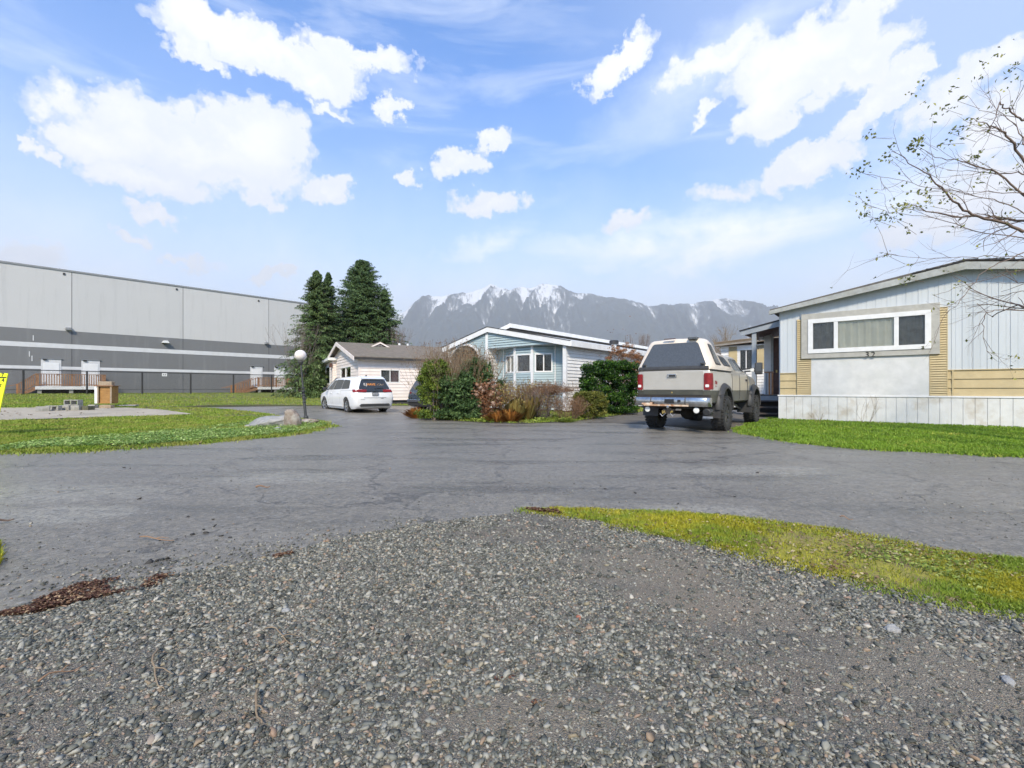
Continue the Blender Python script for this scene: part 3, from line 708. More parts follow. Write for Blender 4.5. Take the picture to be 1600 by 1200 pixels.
def deck(name, x0, x1, st0, label, posts):
    """raised timber landing along the warehouse wall with stairs to its left"""
    yf = -1.9; a0, _ = wh.sz(x0, 600, yf); a1, _ = wh.sz(x1, 600, yf); s0, _ = wh.sz(st0, 600, yf)
    r = empty(name, (wh.o[0], wh.o[1], ZB), wh.rz, label, 'deck', 'timber landings along the warehouse')
    zd = .62; zr = 1.62
    MB().box(a0, a1, yf, -.05, zd - .04, zd).build('deck_floor', 'deck_wood_old', r)
    MB().box(a0 - .04, a1 + .04, yf - .045, yf - .003, zd - .24, zd + .02).build('fascia_board', 'white_trim', r)
    n = 3
    for k in range(n):
        a = a0 + .2 + (a1 - a0 - .5) * k / (n - 1); MB().box(a - .12, a + .12, yf + .05, yf + .3, -.5, zd - .1).build('support_post', 'block', r)
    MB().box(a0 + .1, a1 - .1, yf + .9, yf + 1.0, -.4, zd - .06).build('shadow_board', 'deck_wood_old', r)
    for a in (a0 + .05, (a0 + a1) / 2, a1 - .05):
        MB().box(a - .07, a + .07, yf - .02, yf + .1, zd, zr - .02).build('rail_post', 'deck_wood', r)
    MB().box(a0 - .04, a1 + .04, yf - .05, yf + .11, zr - .02, zr + .03).build('hand_rail', 'deck_wood', r)
    m = MB(); m.box(a0, a1, yf + .01, yf + .05, zd + .1, zd + .17)
    nb = int((a1 - a0) / .145)
    for k in range(1, nb):
        a = a0 + (a1 - a0) * k / nb; m.box(a - .03, a + .03, yf - .02, yf + .02, zd + .06, zr - .03)
    m.build('balusters', 'deck_wood', r)
    # side rail at the far end
    m = MB(); m.box(a1 - .08, a1 - .02, yf + .1, -.1, zr - .05, zr + .02)
    for k in range(1, 12): y = yf + 1.8 * k / 12; m.box(a1 - .07, a1 - .03, y, y + .045, zd + .06, zr - .04)
    m.build('end_rail', 'deck_wood', r)
    # stairs
    zs = -.2; nst = 5
    for k in range(nst):
        t = (k + .5) / nst; a = s0 + (a0 - s0) * t; z = zs + (zd - zs) * t
        MB().box(a - .2, a + .17, yf + .02, yf + 1.3, z - .03, z + .02).build('step', 'deck_wood', r)
    for y in (yf, yf + 1.32):
        m = MB(); m.prism([(s0 - .05, zs - .05), (a0, zd - .28), (a0, zd - .02), (s0 - .05, zs + .2)], y, y + .045); m.build('stringer', 'deck_wood', r)
        m = MB(); m.bar((s0, y + .02, zs + .98), (a0, y + .02, zr + .0), .09, .05); m.bar((s0, y + .02, zs + .32), (a0, y + .02, zd + .2), .05, .07)
        m.bar((s0 - .9, y + .02, zs + .72), (s0, y + .02, zs + .98), .05, .05)
        m.build('stair_rail', 'deck_wood', r)
        for a in (s0, ):
            MB().box(a - .06, a + .06, y - .03, y + .07, zs - .1, zs + 1.02).build('rail_post', 'orange_wood', r)
        m = MB()
        for k in range(1, 9):
            t = k / 9; a = s0 + (a0 - s0) * t; z = zs + (zd + .1 - zs) * t + .1
            m.box(a - .025, a + .025, y, y + .04, z + .1, z + .86)
        m.build('stair_balusters', 'deck_wood', r)
    return r
deck('loading_deck', 56, 165, 27, 'weathered brown timber deck with stairs at the left end of the warehouse', 3)
deck('loading_deck', 403, 459, 368, 'weathered brown timber deck with stairs near the evergreen trees and lamp post', 3)

# chain link fence
FO = (-34.9, 32.5); fd = (.676, .737)
fr = empty('chain_link_fence', (FO[0], FO[1], ZB), math.atan2(fd[1], fd[0]), 'black chain link fence with thin posts running before the warehouse', 'fence')
m, s, b, out = newmat('chain_mesh'); M['chain_mesh'] = m
tc_ = s.n('ShaderNodeTexCoord'); sxx = s.n('ShaderNodeSeparateXYZ'); s.l(tc_.outputs['Object'], sxx.inputs[0])
k1 = s.m('PINGPONG', s.m('ADD', sxx.outputs[0], sxx.outputs[2]), .03); k2 = s.m('PINGPONG', s.m('SUBTRACT', sxx.outputs[0], sxx.outputs[2]), .03)
wire = s.m('LESS_THAN', s.m('MINIMUM', k1, k2), .0022)
tr = s.n('ShaderNodeBsdfTransparent'); setin(b, 'Base Color', (.02, .02, .022)); mx = s.n('ShaderNodeMixShader')
s.l(wire, mx.inputs[0]); s.l(tr.outputs[0], mx.inputs[1]); s.l(b.outputs[0], mx.inputs[2]); s.l(mx.outputs[0], out.inputs[0])
for k in range(-3, 9):
    MB().tube([(3.33 * k, 0, -.1), (3.33 * k, 0, 1.8)], .06, 8).build('fence_post', 'black_metal', fr)
MB().tube([(-10, 0, 1.79), (26.6, 0, 1.79)], .034, 6).build('top_rail', 'black_metal', fr)
MB().tube([(-10, 0, .06), (26.6, 0, .06)], .008, 5).build('tension_wire', 'black_metal', fr)
MB().box(-10, 26.6, .028, .032, .02, 1.78).build('wire_mesh', 'chain_mesh', fr)
ff = Fr(FO[0], FO[1], fd[0], fd[1], ZB)
a, z = ff.sz(257, 585.5, -.06)
r = empty('fence_sign', (FO[0] + a * fd[0], FO[1] + a * fd[1], ZB), math.atan2(fd[1], fd[0]), 'small white notice hanging on the chain link fence', 'sign')
MB().box(-.17, .17, -.075, -.06, z - .13, z + .13).build('sign_plate', 'white_paint', r)
m = MB(); m.box(-.11, -.02, -.08, -.0745, z - .02, z + .07); m.box(.03, .11, -.08, -.0745, z - .03, z + .07); m.box(-.11, .11, -.08, -.0745, z - .09, z - .07); m.build('sign_print', 'coping', r)

# ================================================================ house 32 (right)
h = Fr(10.25, 17.4, .771, -.637)
root = h.root('mobile_home', 'mobile home with pale ribbed siding, tan boards and the number 32', 'house', 'mobile homes around the junction')
f = front(0)
WID = 10.0; ZS = h.sz(1219, 618)[1]; PK = 5.02; ze = h.sz(1217, 487)[1]; zp = 4.96
def under(x): return ze + (zp - ze) * x / PK if x < PK else zp - (zp - ze) * (x - PK) / (WID - PK)
ztan = h.sz(1217, 583.4)[1]
fo = [h.sz(1252, 492.8), h.sz(1468.8, 472.7), h.sz(1467.4, 552.9), h.sz(1253.4, 561.4)]
fx0, fx1 = (fo[0][0] + fo[3][0]) / 2, (fo[1][0] + fo[2][0]) / 2; fz1, fz0 = (fo[0][1] + fo[1][1]) / 2, (fo[2][1] + fo[3][1]) / 2
sx0, sx1 = h.sz(1245.5, 500)[0], h.sz(1267.6, 600)[0]; tx0, tx1 = h.sz(1451.8, 600)[0], h.sz(1480.5, 600)[0]
# ribbed wall (vertical ribs)
m = MB(f); x = 0; k = 0
def rib(x0, x1, z0, out):
    zt0, zt1 = under(x0), under(x1)
    m.quad((x0, out, z0), (x1, out, z0), (x1, out, zt1), (x0, out, zt0))
    m.quad((x0, out, z0), (x0, out, zt0), (x0, 0, zt0), (x0, 0, z0)); m.quad((x1, out, z0), (x1, out, zt1), (x1, 0, zt1), (x1, 0, z0))
m.prism([(0, ztan), (WID, ztan), (WID, ze), (PK, zp), (0, ze)], -.12, .004)
while x < WID - .05:
    w = .145 if k % 3 else .085
    rib(x + .014, min(x + w, WID), ztan, .010 if k % 2 else .017); x += w + .006; k += 1
m.build('ribbed_wall', 'rib_blue', root)
m = MB(f)
for a0, a1 in ((0, sx0), (tx1, WID)): m.lap(a0, a1, ZS, ztan, (ztan - ZS) / 3, d=.03)
m.box(0, WID, -.1, 0, ZS, ztan)
m.build('tan_boards', 'tan', root)
a = h.sz(1488.6, 600)[0]; MB(f).box(a - .02, a + .02, .0, .045, ZS + .01, ztan + .01).build('batten', 'tan', root)
MB(f).box(0, sx0, .0, .04, ztan - .015, ztan + .012).build('board_cap', 'tan', root); MB(f).box(tx1, WID, .0, .04, ztan - .015, ztan + .012).build('board_cap', 'tan', root)
for nm, (a0, a1, zt) in (('left', (sx0, sx1, h.sz(1248, 500)[1])), ('right', (tx0, tx1, h.sz(1470, 480.6)[1]))):
    m = MB(front(-.04)).lap(a0 + .02, a1 - .02, ZS + .035, zt, .078, d=.036); m.box(a0, a1, -.03, .004, ZS + .035, zt + .01)
    m.box(a0, a0 + .02, -.03, .03, ZS + .035, zt + .01); m.box(a1 - .02, a1, -.03, .03, ZS + .035, zt + .01)
    m.build('shutter', 'tan', root)
MB(f).box(sx1 + .002, tx0 - .002, .0, .062, ZS + .005, fz0 + .02).build('front_panel', 'panel_white', root, bevel=.006)
# window surround
w_in = [h.sz(1263.3, 500.4), h.sz(1454.6, 484.3), h.sz(1455.5, 544.4), h.sz(1263, 553.4)]
wx0, wx1 = w_in[0][0], w_in[1][0]; wz1 = (w_in[0][1] + w_in[1][1]) / 2; wz0 = (w_in[2][1] + w_in[3][1]) / 2
m = MB(f); D_ = .13
m.box(fx0, fx1, .02, D_, wz1 + .0, fz1).box(fx0, fx1, .02, D_, fz0, wz0).box(fx0, wx0, .02, D_ - .003, wz0, wz1).box(wx1, fx1, .02, D_ - .003, wz0, wz1)
m.build('window_surround', 'frame_grey', root, bevel=.006)
fw_ = front(-.115)
p1, p2 = h.sz(1306.5, 520)[0], h.sz(1400.5, 520)[0]
win = window(root, fw_, wx0, wx1, wz0, wz1, splits=((p1 - wx0) / (wx1 - wx0), (p2 - wx0) / (wx1 - wx0)), fw=.15, frame='white_paint', curtain=('curtain_grey', 'curtain', 'curtain_grey'), proud=.04, deep=.056)
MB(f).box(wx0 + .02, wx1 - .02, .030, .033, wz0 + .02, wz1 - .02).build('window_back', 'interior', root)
# number
def text_mesh(s, size, depth, name, mat, parent, mtx, label=None):
    cu = bpy.data.curves.new('t', 'FONT'); cu.body = s; cu.size = size; cu.extrude = depth; cu.align_x = 'CENTER'; cu.align_y = 'CENTER'
    to = bpy.data.objects.new('t', cu); COL.objects.link(to)
    dg = bpy.context.evaluated_depsgraph_get(); me = bpy.data.meshes.new_from_object(to.evaluated_get(dg))
    bpy.data.objects.remove(to); bpy.data.curves.remove(cu)
    me.name = name; me.transform(mtx); me.materials.clear(); me.materials.append(M[mat]); o = link(name, me, parent)
    if label: o['label'] = label
    return o
nx, nz = h.sz(1360, 553.8)
MX = Matrix.Rotation(R(90), 4, 'X')
for ch, dx in (('3', -.08), ('2', .08)):
    text_mesh(ch, .25, .008, 'house_digit', 'ink', root, Matrix.Translation((nx + dx, -D_ - .008, nz - .015)) @ MX)
# skirt
m = MB(f); x = -.05; k = 0
while x < WID:
    w = .265; m.box(x + .006, min(x + w, WID + .05) - .006, .03, .05, -.05, ZS - .02); x += w
m.box(-.05, WID + .05, -.02, .034, -.05, ZS - .02)
m.build('skirt', 'skirt_white', root)
MB(f).box(-.07, WID + .07, .0, .075, ZS - .02, ZS + .03).build('skirt_cap', 'white_trim', root)
MB(f).box(-.05, WID, .036, .058, -.08, .02).build('skirt_footing', 'block_moss', root)
# body, roof
MB().prism([(0, 0.0), (WID, 0.0), (WID, ze), (PK, zp), (0, ze)], .13, 16).build('side_walls', 'rib_blue', root)
ov, th = .3, .06
zr0, zrp = ze + .06, zp + .07
def roofpoly(x0, x1, t0, t1, drop=0): return None
m = MB(); xl = -.3; sl = (zrp - zr0) / PK
zl = zr0 + sl * xl; xr = WID + .3; zrr = zr0 - sl * .3
m.prism([(xl, zl), (PK, zrp), (xr, zrr), (xr, zrr + th), (PK, zrp + .12), (xl, zl + th)], -ov, 16.3)
m.build('roof', 'shingle', root)
m = MB()
m.prism([(xl - .02, zl - .13), (PK, zrp - .2), (PK, zrp + .03), (xl - .02, zl + .01)], -ov - .03, -ov + .02)
m.prism([(PK, zrp - .2), (xr, zrr - .13), (xr, zrr + .01), (PK, zrp + .03)], -ov - .03, -ov + .02)
m.build('fascia', 'fascia_grey', root)
MB().prism([(xl, zl - .10), (PK, zrp - .06), (xr, zrr - .10), (xr, zrr - .03), (PK, zrp - .0), (xl, zl - .03)], -ov + .02, .0).build('soffit', 'fascia_grey', root)
m = MB(); rg = random.Random(3)                       # ragged shingle edge
x = 3.8
while x < WID:
    w = rg.uniform(.06, .2); z = zr0 + sl * x if x < PK else zrp - (zrp - zrr) * (x - PK) / (xr - PK)
    m.box(x, x + w, -ov - .05, -ov + .1, z + .06, z + .085 + rg.uniform(0, .035)); x += w * .9
m.build('shingle_edge', 'shingle_dark', root)
MB().prism([(-.05, 0), (0, 0), (0, ze), (-.05, ze)], .1, 16).build('side_siding', 'rib_blue', root)
# porch on the left side
pr = root
yp = 1.5
q0 = h.sz(1157, 517, yp); q1 = h.sz(1216, 502, yp)
m = MB(); m.prism([(q0[0], q0[1] - .02), (q1[0] + .2, q1[1] + .05), (q1[0] + .2, q1[1] - .18), (q0[0], q0[1] - .22)], yp, yp + .05); m.build('porch_fascia', 'fascia_blue', pr)
m = MB(); m.prism([(q0[0] - .05, q0[1] + .02), (q1[0] + .2, q1[1] + .1), (q1[0] + .2, q1[1] + .055), (q0[0] - .05, q0[1] - .02)], yp - .04, yp + 3.6); m.build('porch_roof', 'shingle_dark', pr)
m = MB(); m.prism([(q0[0] + .03, q0[1] - .08), (q1[0] + .2, q1[1] - .02), (q1[0] + .2, q1[1] - .08), (q0[0] + .03, q0[1] - .14)], yp + .05, yp + 3.6); m.build('porch_ceiling', 'soffit_brown', pr)
a = h.sz(1178.3, 560, yp + .1)[0]
MB().box(a - .085, a + .085, yp + .06, yp + .23, .85, q0[1] - .05).build('porch_post', 'fascia_blue', pr, bevel=.01)
zf = h.sz(1208, 617, yp + .3)[1]
MB().box(q0[0] + .2, -.06, yp + .2, yp + 3.4, zf - .05, zf).build('porch_floor', 'deck_wood_old', pr)
MB().box(q0[0] + .2, -.06, yp + .18, yp + .22, zf - .3, zf - .04).build('porch_fascia', 'coping', pr)
for k in range(3):
    MB().box(-1.25, -.08, yp - .12 - .28 * k, yp + .18 - .28 * k, zf - .28 - .25 * k, zf - .23 - .25 * k).build('step', 'deck_wood_old', pr)
MB().box(-1.2, -.08, yp + .14, yp + .17, 0, zf - .25).build('step_back', 'under', pr)
ra0 = h.sz(1194, 600, yp + .4)[0]; ra1 = h.sz(1209, 600, yp + .4)[0]
m = MB(); m.box(ra0, ra1, yp + .38, yp + .47, zf + .93, zf + .99); m.build('porch_rail', 'deck_wood', pr)
for k, mt in enumerate(('coping', 'orange_wood', 'orange_wood')):
    x = ra0 + .05 + .11 * k; MB().box(x, x + .07, yp + .4, yp + .45, zf, zf + .93).build('baluster', mt, pr)
# porch back wall with door and the white siding beside it
yb = 3.9; dxa, dxb = h.sz(1208.5, 560, yb)[0], -.06
xa = h.sz(1194, 560, yb)[0]
MB(front(yb)).lap(xa, dxa - .1, .2, 3.7, .13).box(xa, dxa - .1, -.1, .0, .2, 3.7).build('porch_wall', 'white_lap', pr)
MB().box(dxa - .1, dxa, yb - .04, yb + .05, zf, 3.6).build('door_frame', 'fascia_grey', pr)
d = MB().box(dxa, dxb, yb - .01, yb + .05, zf, 3.5).build('door', 'soffit_brown', pr)
MB().box(dxa + .1, dxa + .16, yb - .05, yb - .01, zf + 1.0, zf + 1.12).build('handle', 'gold', d)
MB().box(xa - .12, xa, yb - .4, yb, 3.42, 3.55).build('gutter_end', 'white_trim', pr)

# ================================================================ white home behind the truck
g = Fr((1127 - CX) / F * 27, 27, .771, -.637)
root = g.root('mobile_home', 'low white home with tan shutters behind the pickup truck', 'house', 'mobile homes around the junction')
f = front(0); zt = g.sz(1127, 541)[1]
wa, wb = g.sz(1155, 545)[0], g.sz(1177, 545)[0]; wz0, wz1 = g.sz(1160, 580)[1], g.sz(1160, 541)[1]
MB(f).lap(0, 4.2, .1, zt, .16, opens=[(wa, wb, wz0, wz1)]).build('wall', 'white_lap', root)
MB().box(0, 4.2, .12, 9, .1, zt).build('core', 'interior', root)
MB(rightside(4.2)).lap(0, 9, .1, zt, .16).build('side_wall', 'white_lap', root)
window(root, f, wa, wb, wz0, wz1, splits=(.5,), frame='white_trim')
for x0, x1 in ((1139, 1152), (1181, 1194)):
    MB(f).box(g.sz(x0, 550)[0], g.sz(x1, 550)[0], .025, .06, g.sz(1160, 577)[1], wz1).build('shutter', 'tan', root)
m = MB(); m.prism([(-.3, zt + .0), (4.6, zt + .28), (4.6, zt + .36), (-.3, zt + .08)], -.45, 9.2); m.build('roof', 'roof_white', root)
m = MB()
for k in range(5): m.prism([(-.28, zt - .02 + .05 * k), (4.5, zt + .26 + .05 * k), (4.5, zt + .285 + .05 * k), (-.28, zt + .005 + .05 * k)], -.45 - .02 * k, -.1)
m.build('slatted_eave', 'board_tan', root)
MB(f).box(-.02, 4.2, .02, .06, zt - .3, zt - .02).build('frieze', 'white_trim', root)

# ================================================================ blue and white home (centre)
b_ = Fr(2.6, 22.0, .764, -.645)
root = b_.root('mobile_home', 'blue and white mobile home with bay windows behind the garden shrubs', 'house', 'mobile homes around the junction')
WL = -8.4; RI = -5.07
zeR, zeL, zpk = b_.sz(884, 533)[1], 3.72, b_.sz(764, 513)[1]
DEP = 24.0; BX = b_.sz(763, 550)[0]; yr = .74
def und(x): return zpk - .2 + (zeR - .12 - zpk + .2) * (x - RI) / (0 - RI) if x > RI else zpk - .2 + (zeL - .12 - zpk + .2) * (RI - x) / (RI - WL)
f = front(0); fr_ = front(yr)
# recess soffit height
zso = (b_.sz(767, 544)[1] + b_.sz(872, 536)[1]) / 2
def limR(z):                                          # right gable under the roof line
    x = RI + (z - (zpk - .2)) / ((zeR - .12) - (zpk - .2)) * (0 - RI); return (BX, min(0, max(BX, x)))
m = MB(f).lap(BX, 0, zso, zpk - .2, .13, lim=limR, d=.045)
m.prism([(BX, zso), (-.05, zso), (-.02, und(0)), (RI, zpk - .2)], -.06, -.002)
m.build('gable', 'blue_lap', root)
MB(f).box(BX, 0, -yr, 0, zso - .03, zso - .002).build('bay_soffit', 'white_trim', root)
# left part with an arched opening into the carport
ax1 = b_.sz(750.5, 570)[0]; atop = b_.sz(738, 537.5)[1]; ax0 = ax1 - 2.5
m = MB(f); N = 26; rad = (ax1 - ax0) / 2
def arch(x): t = (x - ax0) / (ax1 - ax0) * 2 - 1; return atop - 1.0 + 1.0 * math.sqrt(max(0, 1 - t * t)) if abs(t) < 1 else 0
def lapcol(x0, x1, zf0, zf1):
    n = 40
z = 0.1
while z < zpk:
    z2 = z + .13; xs = [WL + (BX - WL) * i / 80 for i in range(81)]
    run = None
    for xa_, xb_ in zip(xs, xs[1:]):
        xm = (xa_ + xb_) / 2; top = min(z2, und(xm)); lo = z
        if ax0 < xm < ax1 and arch(xm) > z: lo = min(z2, arch(xm)) if arch(xm) < z2 else z2
        if top - lo > .004:
            m.quad((xa_, .022, lo), (xb_, .022, lo), (xb_, .004, top), (xa_, .004, top))
            if lo == z: m.quad((xa_, 0, lo), (xb_, 0, lo), (xb_, .022, lo), (xa_, .022, lo))
    z = z2
m.build('carport_wall', 'blue_lap', root)
m = MB(f); pts = []
for i in range(41):
    t = -1 + 2 * i / 40; x = ax0 + rad * (t + 1); pts.append((x, arch(x) if abs(t) < 1 else atop - 1.0))
pts = [(ax0, 0.05)] + pts + [(ax1, .05)]
for (x0, z0), (x1, z1) in zip(pts, pts[1:]):
    if abs(x0 - x1) + abs(z0 - z1) > .01: m.bar((x0, .0, z0), (x1, .0, z1), .1, .12)
m.build('arch_trim', 'white_trim', root)
MB(f).box(BX - .18, BX, -.02, .05, .1, zpk - .25).build('corner_post', 'white_trim', root)
MB(front(.0)).box(WL, WL + .1, -.02, .05, .1, zeL - .1).build('corner_post', 'white_trim', root)
MB(rightside(BX)).lap(.0, yr, .1, zso, .2, d=.05).build('return_wall', 'white_lap', root)
# bay: recess plane, three facets
x_l = b_.sz(787.5, 570, yr)[0]; yb2 = .22
c0, c1 = b_.sz(805, 570, yb2)[0], b_.sz(832, 570, yb2)[0]; x_r = b_.sz(868, 570, yr)[0]
MB(fr_).lap(BX, x_l, .1, zso, .13).build('recess_wall', 'blue_lap', root)
MB(fr_).lap(x_r, 0, .1, zso, .13).build('recess_wall', 'blue_lap', root)
def facet(p, q, wins, ov_=None):
    L = math.hypot(q[0] - p[0], q[1] - p[1]); dx, dy = (q[0] - p[0]) / L, (q[1] - p[1]) / L
    ff_ = lambda a, o, z: (p[0] + dx * a + dy * o, p[1] + dy * a - dx * o, z)
    zb0, zb1 = 2.02, 3.0
    m = MB(ff_); op = [(w[0] * L, w[1] * L, zb0, zb1) for w in wins]
    m.lap(0, L, .1, zso, .13, opens=op, d=.045).build('bay_wall', 'blue_lap', root)
    for w in wins: window(root, ff_, w[0] * L, w[1] * L, zb0, zb1, splits=w[2], fw=.07, curtain=w[3], frame='white_trim')
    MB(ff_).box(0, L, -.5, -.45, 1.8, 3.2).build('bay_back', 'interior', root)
facet((x_l, yr), (c0, yb2), [(.20, .97, (.5,), (None, 'curtain_grey'))])
facet((c0, yb2), (c1, yb2), [(.08, .92, (), ('bamboo',))])
facet((c1, yb2), (x_r, yr), [(.10, .88, (.5,), None)])
for (x, y) in ((c0, yb2), (c1, yb2)): MB().box(x - .07, x + .07, y - .06, y + .06, .1, zso).build('bay_post', 'white_trim', root)
for (x, y) in ((x_l, yr), (x_r, yr)): MB().box(x - .03, x + .03, y - .05, y + .02, .1, zso).build('bay_post', 'white_trim', root)
MB().box(-.16, .03, -.03, .1, .1, zeR - .1).build('corner_post', 'white_trim', root)
# right long wall
MB(rightside(0)).lap(.1, DEP, .1, zeR - .05, .165, d=.034).build('side_wall', 'white_lap', root)
MB(rightside(0)).box(0, DEP, -.1, -.01, .05, zeR - .05).build('core_wall', 'interior', root)
MB(leftside(WL)).lap(0, DEP, .1, zeL - .1, .14).build('side_wall', 'white_lap', root)
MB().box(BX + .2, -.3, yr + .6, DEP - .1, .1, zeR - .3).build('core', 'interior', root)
MB().box(WL + .1, BX, 5.5, 5.6, .1, zeL - .2).build('carport_back', 'white_lap', root)
# roofs
sR = (zeR - zpk) / (0 - RI); xo = .35; yo = -.12; s2 = 1.74
m = MB(); m.prism([(RI, zpk), (xo, zeR + sR * xo), (xo, zeR + sR * xo + .06), (RI, zpk + .06)], yo, DEP + .3); m.build('roof', 'roof_white', root)
m = MB(); m.prism([(WL - .35, zeL - .1), (RI, zpk), (RI, zpk + .06), (WL - .35, zeL - .04)], yo, s2 + .5); m.build('roof', 'roof_white', root)
m = MB(); up = .42; m.prism([(WL - .35, zeL + up - .1), (RI + .05, zpk + up), (RI + .05, zpk + up + .05), (WL - .35, zeL + up - .04)], s2, DEP + .3); m.build('upper_roof', 'shingle_dark', root)
m = MB(); m.prism([(WL - .35, zeL + up - .34), (RI + .03, zpk + up - .22), (RI + .03, zpk + up + .02), (WL - .35, zeL + up - .12)], s2 - .05, s2); m.build('upper_fascia', 'white_trim', root)
MB().box(RI + .03, RI + .09, s2 - .06, DEP + .2, zpk + up - .2, zpk + up + .04).build('ridge_fascia', 'white_trim', root)
MB().box(RI - .02, RI + .03, s2, DEP + .2, zpk, zpk + up - .1).build('ridge_wall', 'interior', root)
MB().prism([(WL, zeL - .2), (RI, zpk - .1), (RI, zpk + up), (WL, zeL + up)], s2 + .02, s2 + .1).build('step_wall', 'interior', root)
m = MB(); m.prism([(WL - .37, zeL - .34), (RI, zpk - .22), (RI, zpk + .04), (WL - .37, zeL - .06)], yo - .05, yo); m.build('fascia', 'white_trim', root)
m = MB(); m.prism([(RI, zpk - .22), (xo, zeR + sR * xo - .2), (xo, zeR + sR * xo + .04), (RI, zpk + .04)], yo - .05, yo); m.build('fascia', 'white_trim', root)
MB().box(xo - .01, xo + .05, yo, DEP + .3, zeR - .27, zeR + .0).build('eave_fascia', 'white_trim', root)
MB().box(.0, xo, yo + .01, DEP + .2, zeR - .1, zeR - .06).build('eave_soffit', 'white_trim', root)
m = MB(); m.prism([(WL - .37, zeL - .04), (RI, zpk + .06), (RI, zpk + .085), (WL - .37, zeL - .015)], yo - .07, yo + .3); m.prism([(RI, zpk + .06), (xo, zeR + sR * xo + .06), (xo, zeR + sR * xo + .085), (RI, zpk + .085)], yo - .07, yo + .3); m.build('drip_edge', 'shingle_dark', root)
# roof vent, plumbing stack
vy = 7.6; vx = -1.4; vz = zeR + sR * vx
v = MB().lathe([(.16, 0), (.16, .28)], (vx, vy, vz), 'z', 14).build('roof_vent', 'roof_white', root)
MB().lathe([(.27, .22), (.29, .24), (.29, .42), (.24, .46)], (vx, vy, vz), 'z', 14).build('vent_cap', 'black_metal', v)

# dark roofed house in the far gap
dk = Fr((668 - CX) / F * 46, 46, .85, .52)
root = dk.root('house', 'distant house with a dark gable roof left of the blue home', 'house')
MB().box(.3, 6, .3, 9, 0, 4.4).build('wall', 'white_lap', root)
m = MB(); zpk2 = 5.9; m.prism([(-.4, 4.2), (3.1, zpk2), (7.4, 4.4), (7.4, 4.2), (3.1, zpk2 - .25), (-.4, 4.0)], 0, 9); m.build('roof', 'shingle_dark', root)

# ================================================================ cream house (left)
cz = .15
c_ = Fr(-9.41, 28.0, .857, .514, cz)
root = c_.root('house', 'cream lap sided bungalow with a brown shingle roof behind the white minivan', 'house')
DY = 10.2; DX = 10.5; zec = CH + 48 / F * 28 - cz; RY = 5.4; zrg = 4.3 - cz
fl = leftside(0); f = front(0)
def win_px(fn, x0, x1, y0, y1, off=0):
    a0, zA = fn(x0, y0, off); a1, _ = fn(x1, y0, off); _, zB = fn(x0, y1, off); return (min(a0, a1), max(a0, a1), zB, zA)
w1 = win_px(c_.sz, 594, 624.5, 577, 598)
MB(f).lap(0, DX, .3, zec + .05, .2, opens=[w1], d=.03).build('front_wall', 'cream_lap', root)
window(root, f, *w1, splits=(.5,), fw=.06, curtain=('curtain_grey', 'curtain_red'), frame='white_trim')
w2 = win_px(c_.yz, 532, 549, 575, 592)
def undc(y): return (zec + .1 + (zrg - zec - .12) * y / RY) if y < RY else zrg - .02 - (zrg - zec - .12) * (y - RY) / RY
def limc(z):
    if z < zec + .1: return (0, DY)
    t = (z - zec - .1) / (zrg - zec - .12); return (RY * t, min(DY, RY + RY * (1 - t)))
MB(fl).lap(0, DY, .3, zrg - .05, .2, opens=[w2], lim=limc, d=.03).build('gable_wall', 'cream_lap', root)
window(root, fl, *w2, splits=(.5,), fw=.06, curtain=(None, 'curtain_red'), frame='white_trim')
MB(fl).box(-.04, .05, -.04, .045, .3, zec).build('corner_board', 'cream_lap', root)
MB().box(.4, DX - .1, .4, DY - .3, 0, zec - .05).build('core', 'interior', root)
MB().box(.12, DX, .1, DY, -.2, .32).build('foundation', 'concrete_dark', root)
ovx, ovy = .38, .4; slr = (zrg - zec) / RY
m = MB(lambda a, o, z: (o, a, z))
m.prism([(-ovy, zec - slr * ovy + .1), (RY, zrg + .1), (2 * RY + ovy, zec - slr * ovy + .1), (2 * RY + ovy, zec - slr * ovy + .2), (RY, zrg + .22), (-ovy, zec - slr * ovy + .2)], -ovx, DX + .3)
m.build('roof', 'shingle_moss', root)
m = MB(lambda a, o, z: (o, a, z))
m.prism([(-ovy, zec - slr * ovy - .06), (RY, zrg - .06), (RY, zrg + .2), (-ovy, zec - slr * ovy + .17)], -ovx - .05, -ovx); m.prism([(RY, zrg - .06), (2 * RY, zec - .06), (2 * RY, zec + .17), (RY, zrg + .2)], -ovx - .05, -ovx)
m.build('barge_board', 'cream_lap', root)
MB().box(-ovx, DX + .3, -ovy - .1, -ovy + .0, zec - slr * ovy + .02, zec - slr * ovy + .15).build('gutter', 'shingle_dark', root)
MB().box(0, DX, -ovy, 0, zec - .1, zec - .07).build('soffit', 'cream_lap', root)
# small cross gable and a ridge vent on the roof
gx = c_.sz(592, 545, RY - 1)[0]
m = MB(front(RY - 1.2)); m.prism([(gx - .9, zrg - .35), (gx, zrg + .12), (gx + .9, zrg - .35)], -.1, .0); m.build('dormer_face', 'cream_lap', root)
m = MB(front(RY - 1.2)); m.prism([(gx - 1.1, zrg - .36), (gx, zrg + .18), (gx + 1.1, zrg - .36), (gx + 1.1, zrg - .28), (gx, zrg + .27), (gx - 1.1, zrg - .28)], -3.0, .18); m.build('dormer_roof', 'shingle_moss', root)
m = MB(front(RY - 1.2)); m.prism([(gx - 1.12, zrg - .42), (gx, zrg + .12), (gx + 1.12, zrg - .42), (gx + 1.12, zrg - .33), (gx, zrg + .22), (gx - 1.12, zrg - .33)], .18, .22); m.build('dormer_barge', 'cream_lap', root)
for px in (624, 637):
    x = c_.sz(px, 540, RY)[0]; MB().lathe([(.09, .0), (.09, .35), (.0, .36)], (x, RY, zrg), 'z', 10).build('roof_pipe', 'roof_white', root)
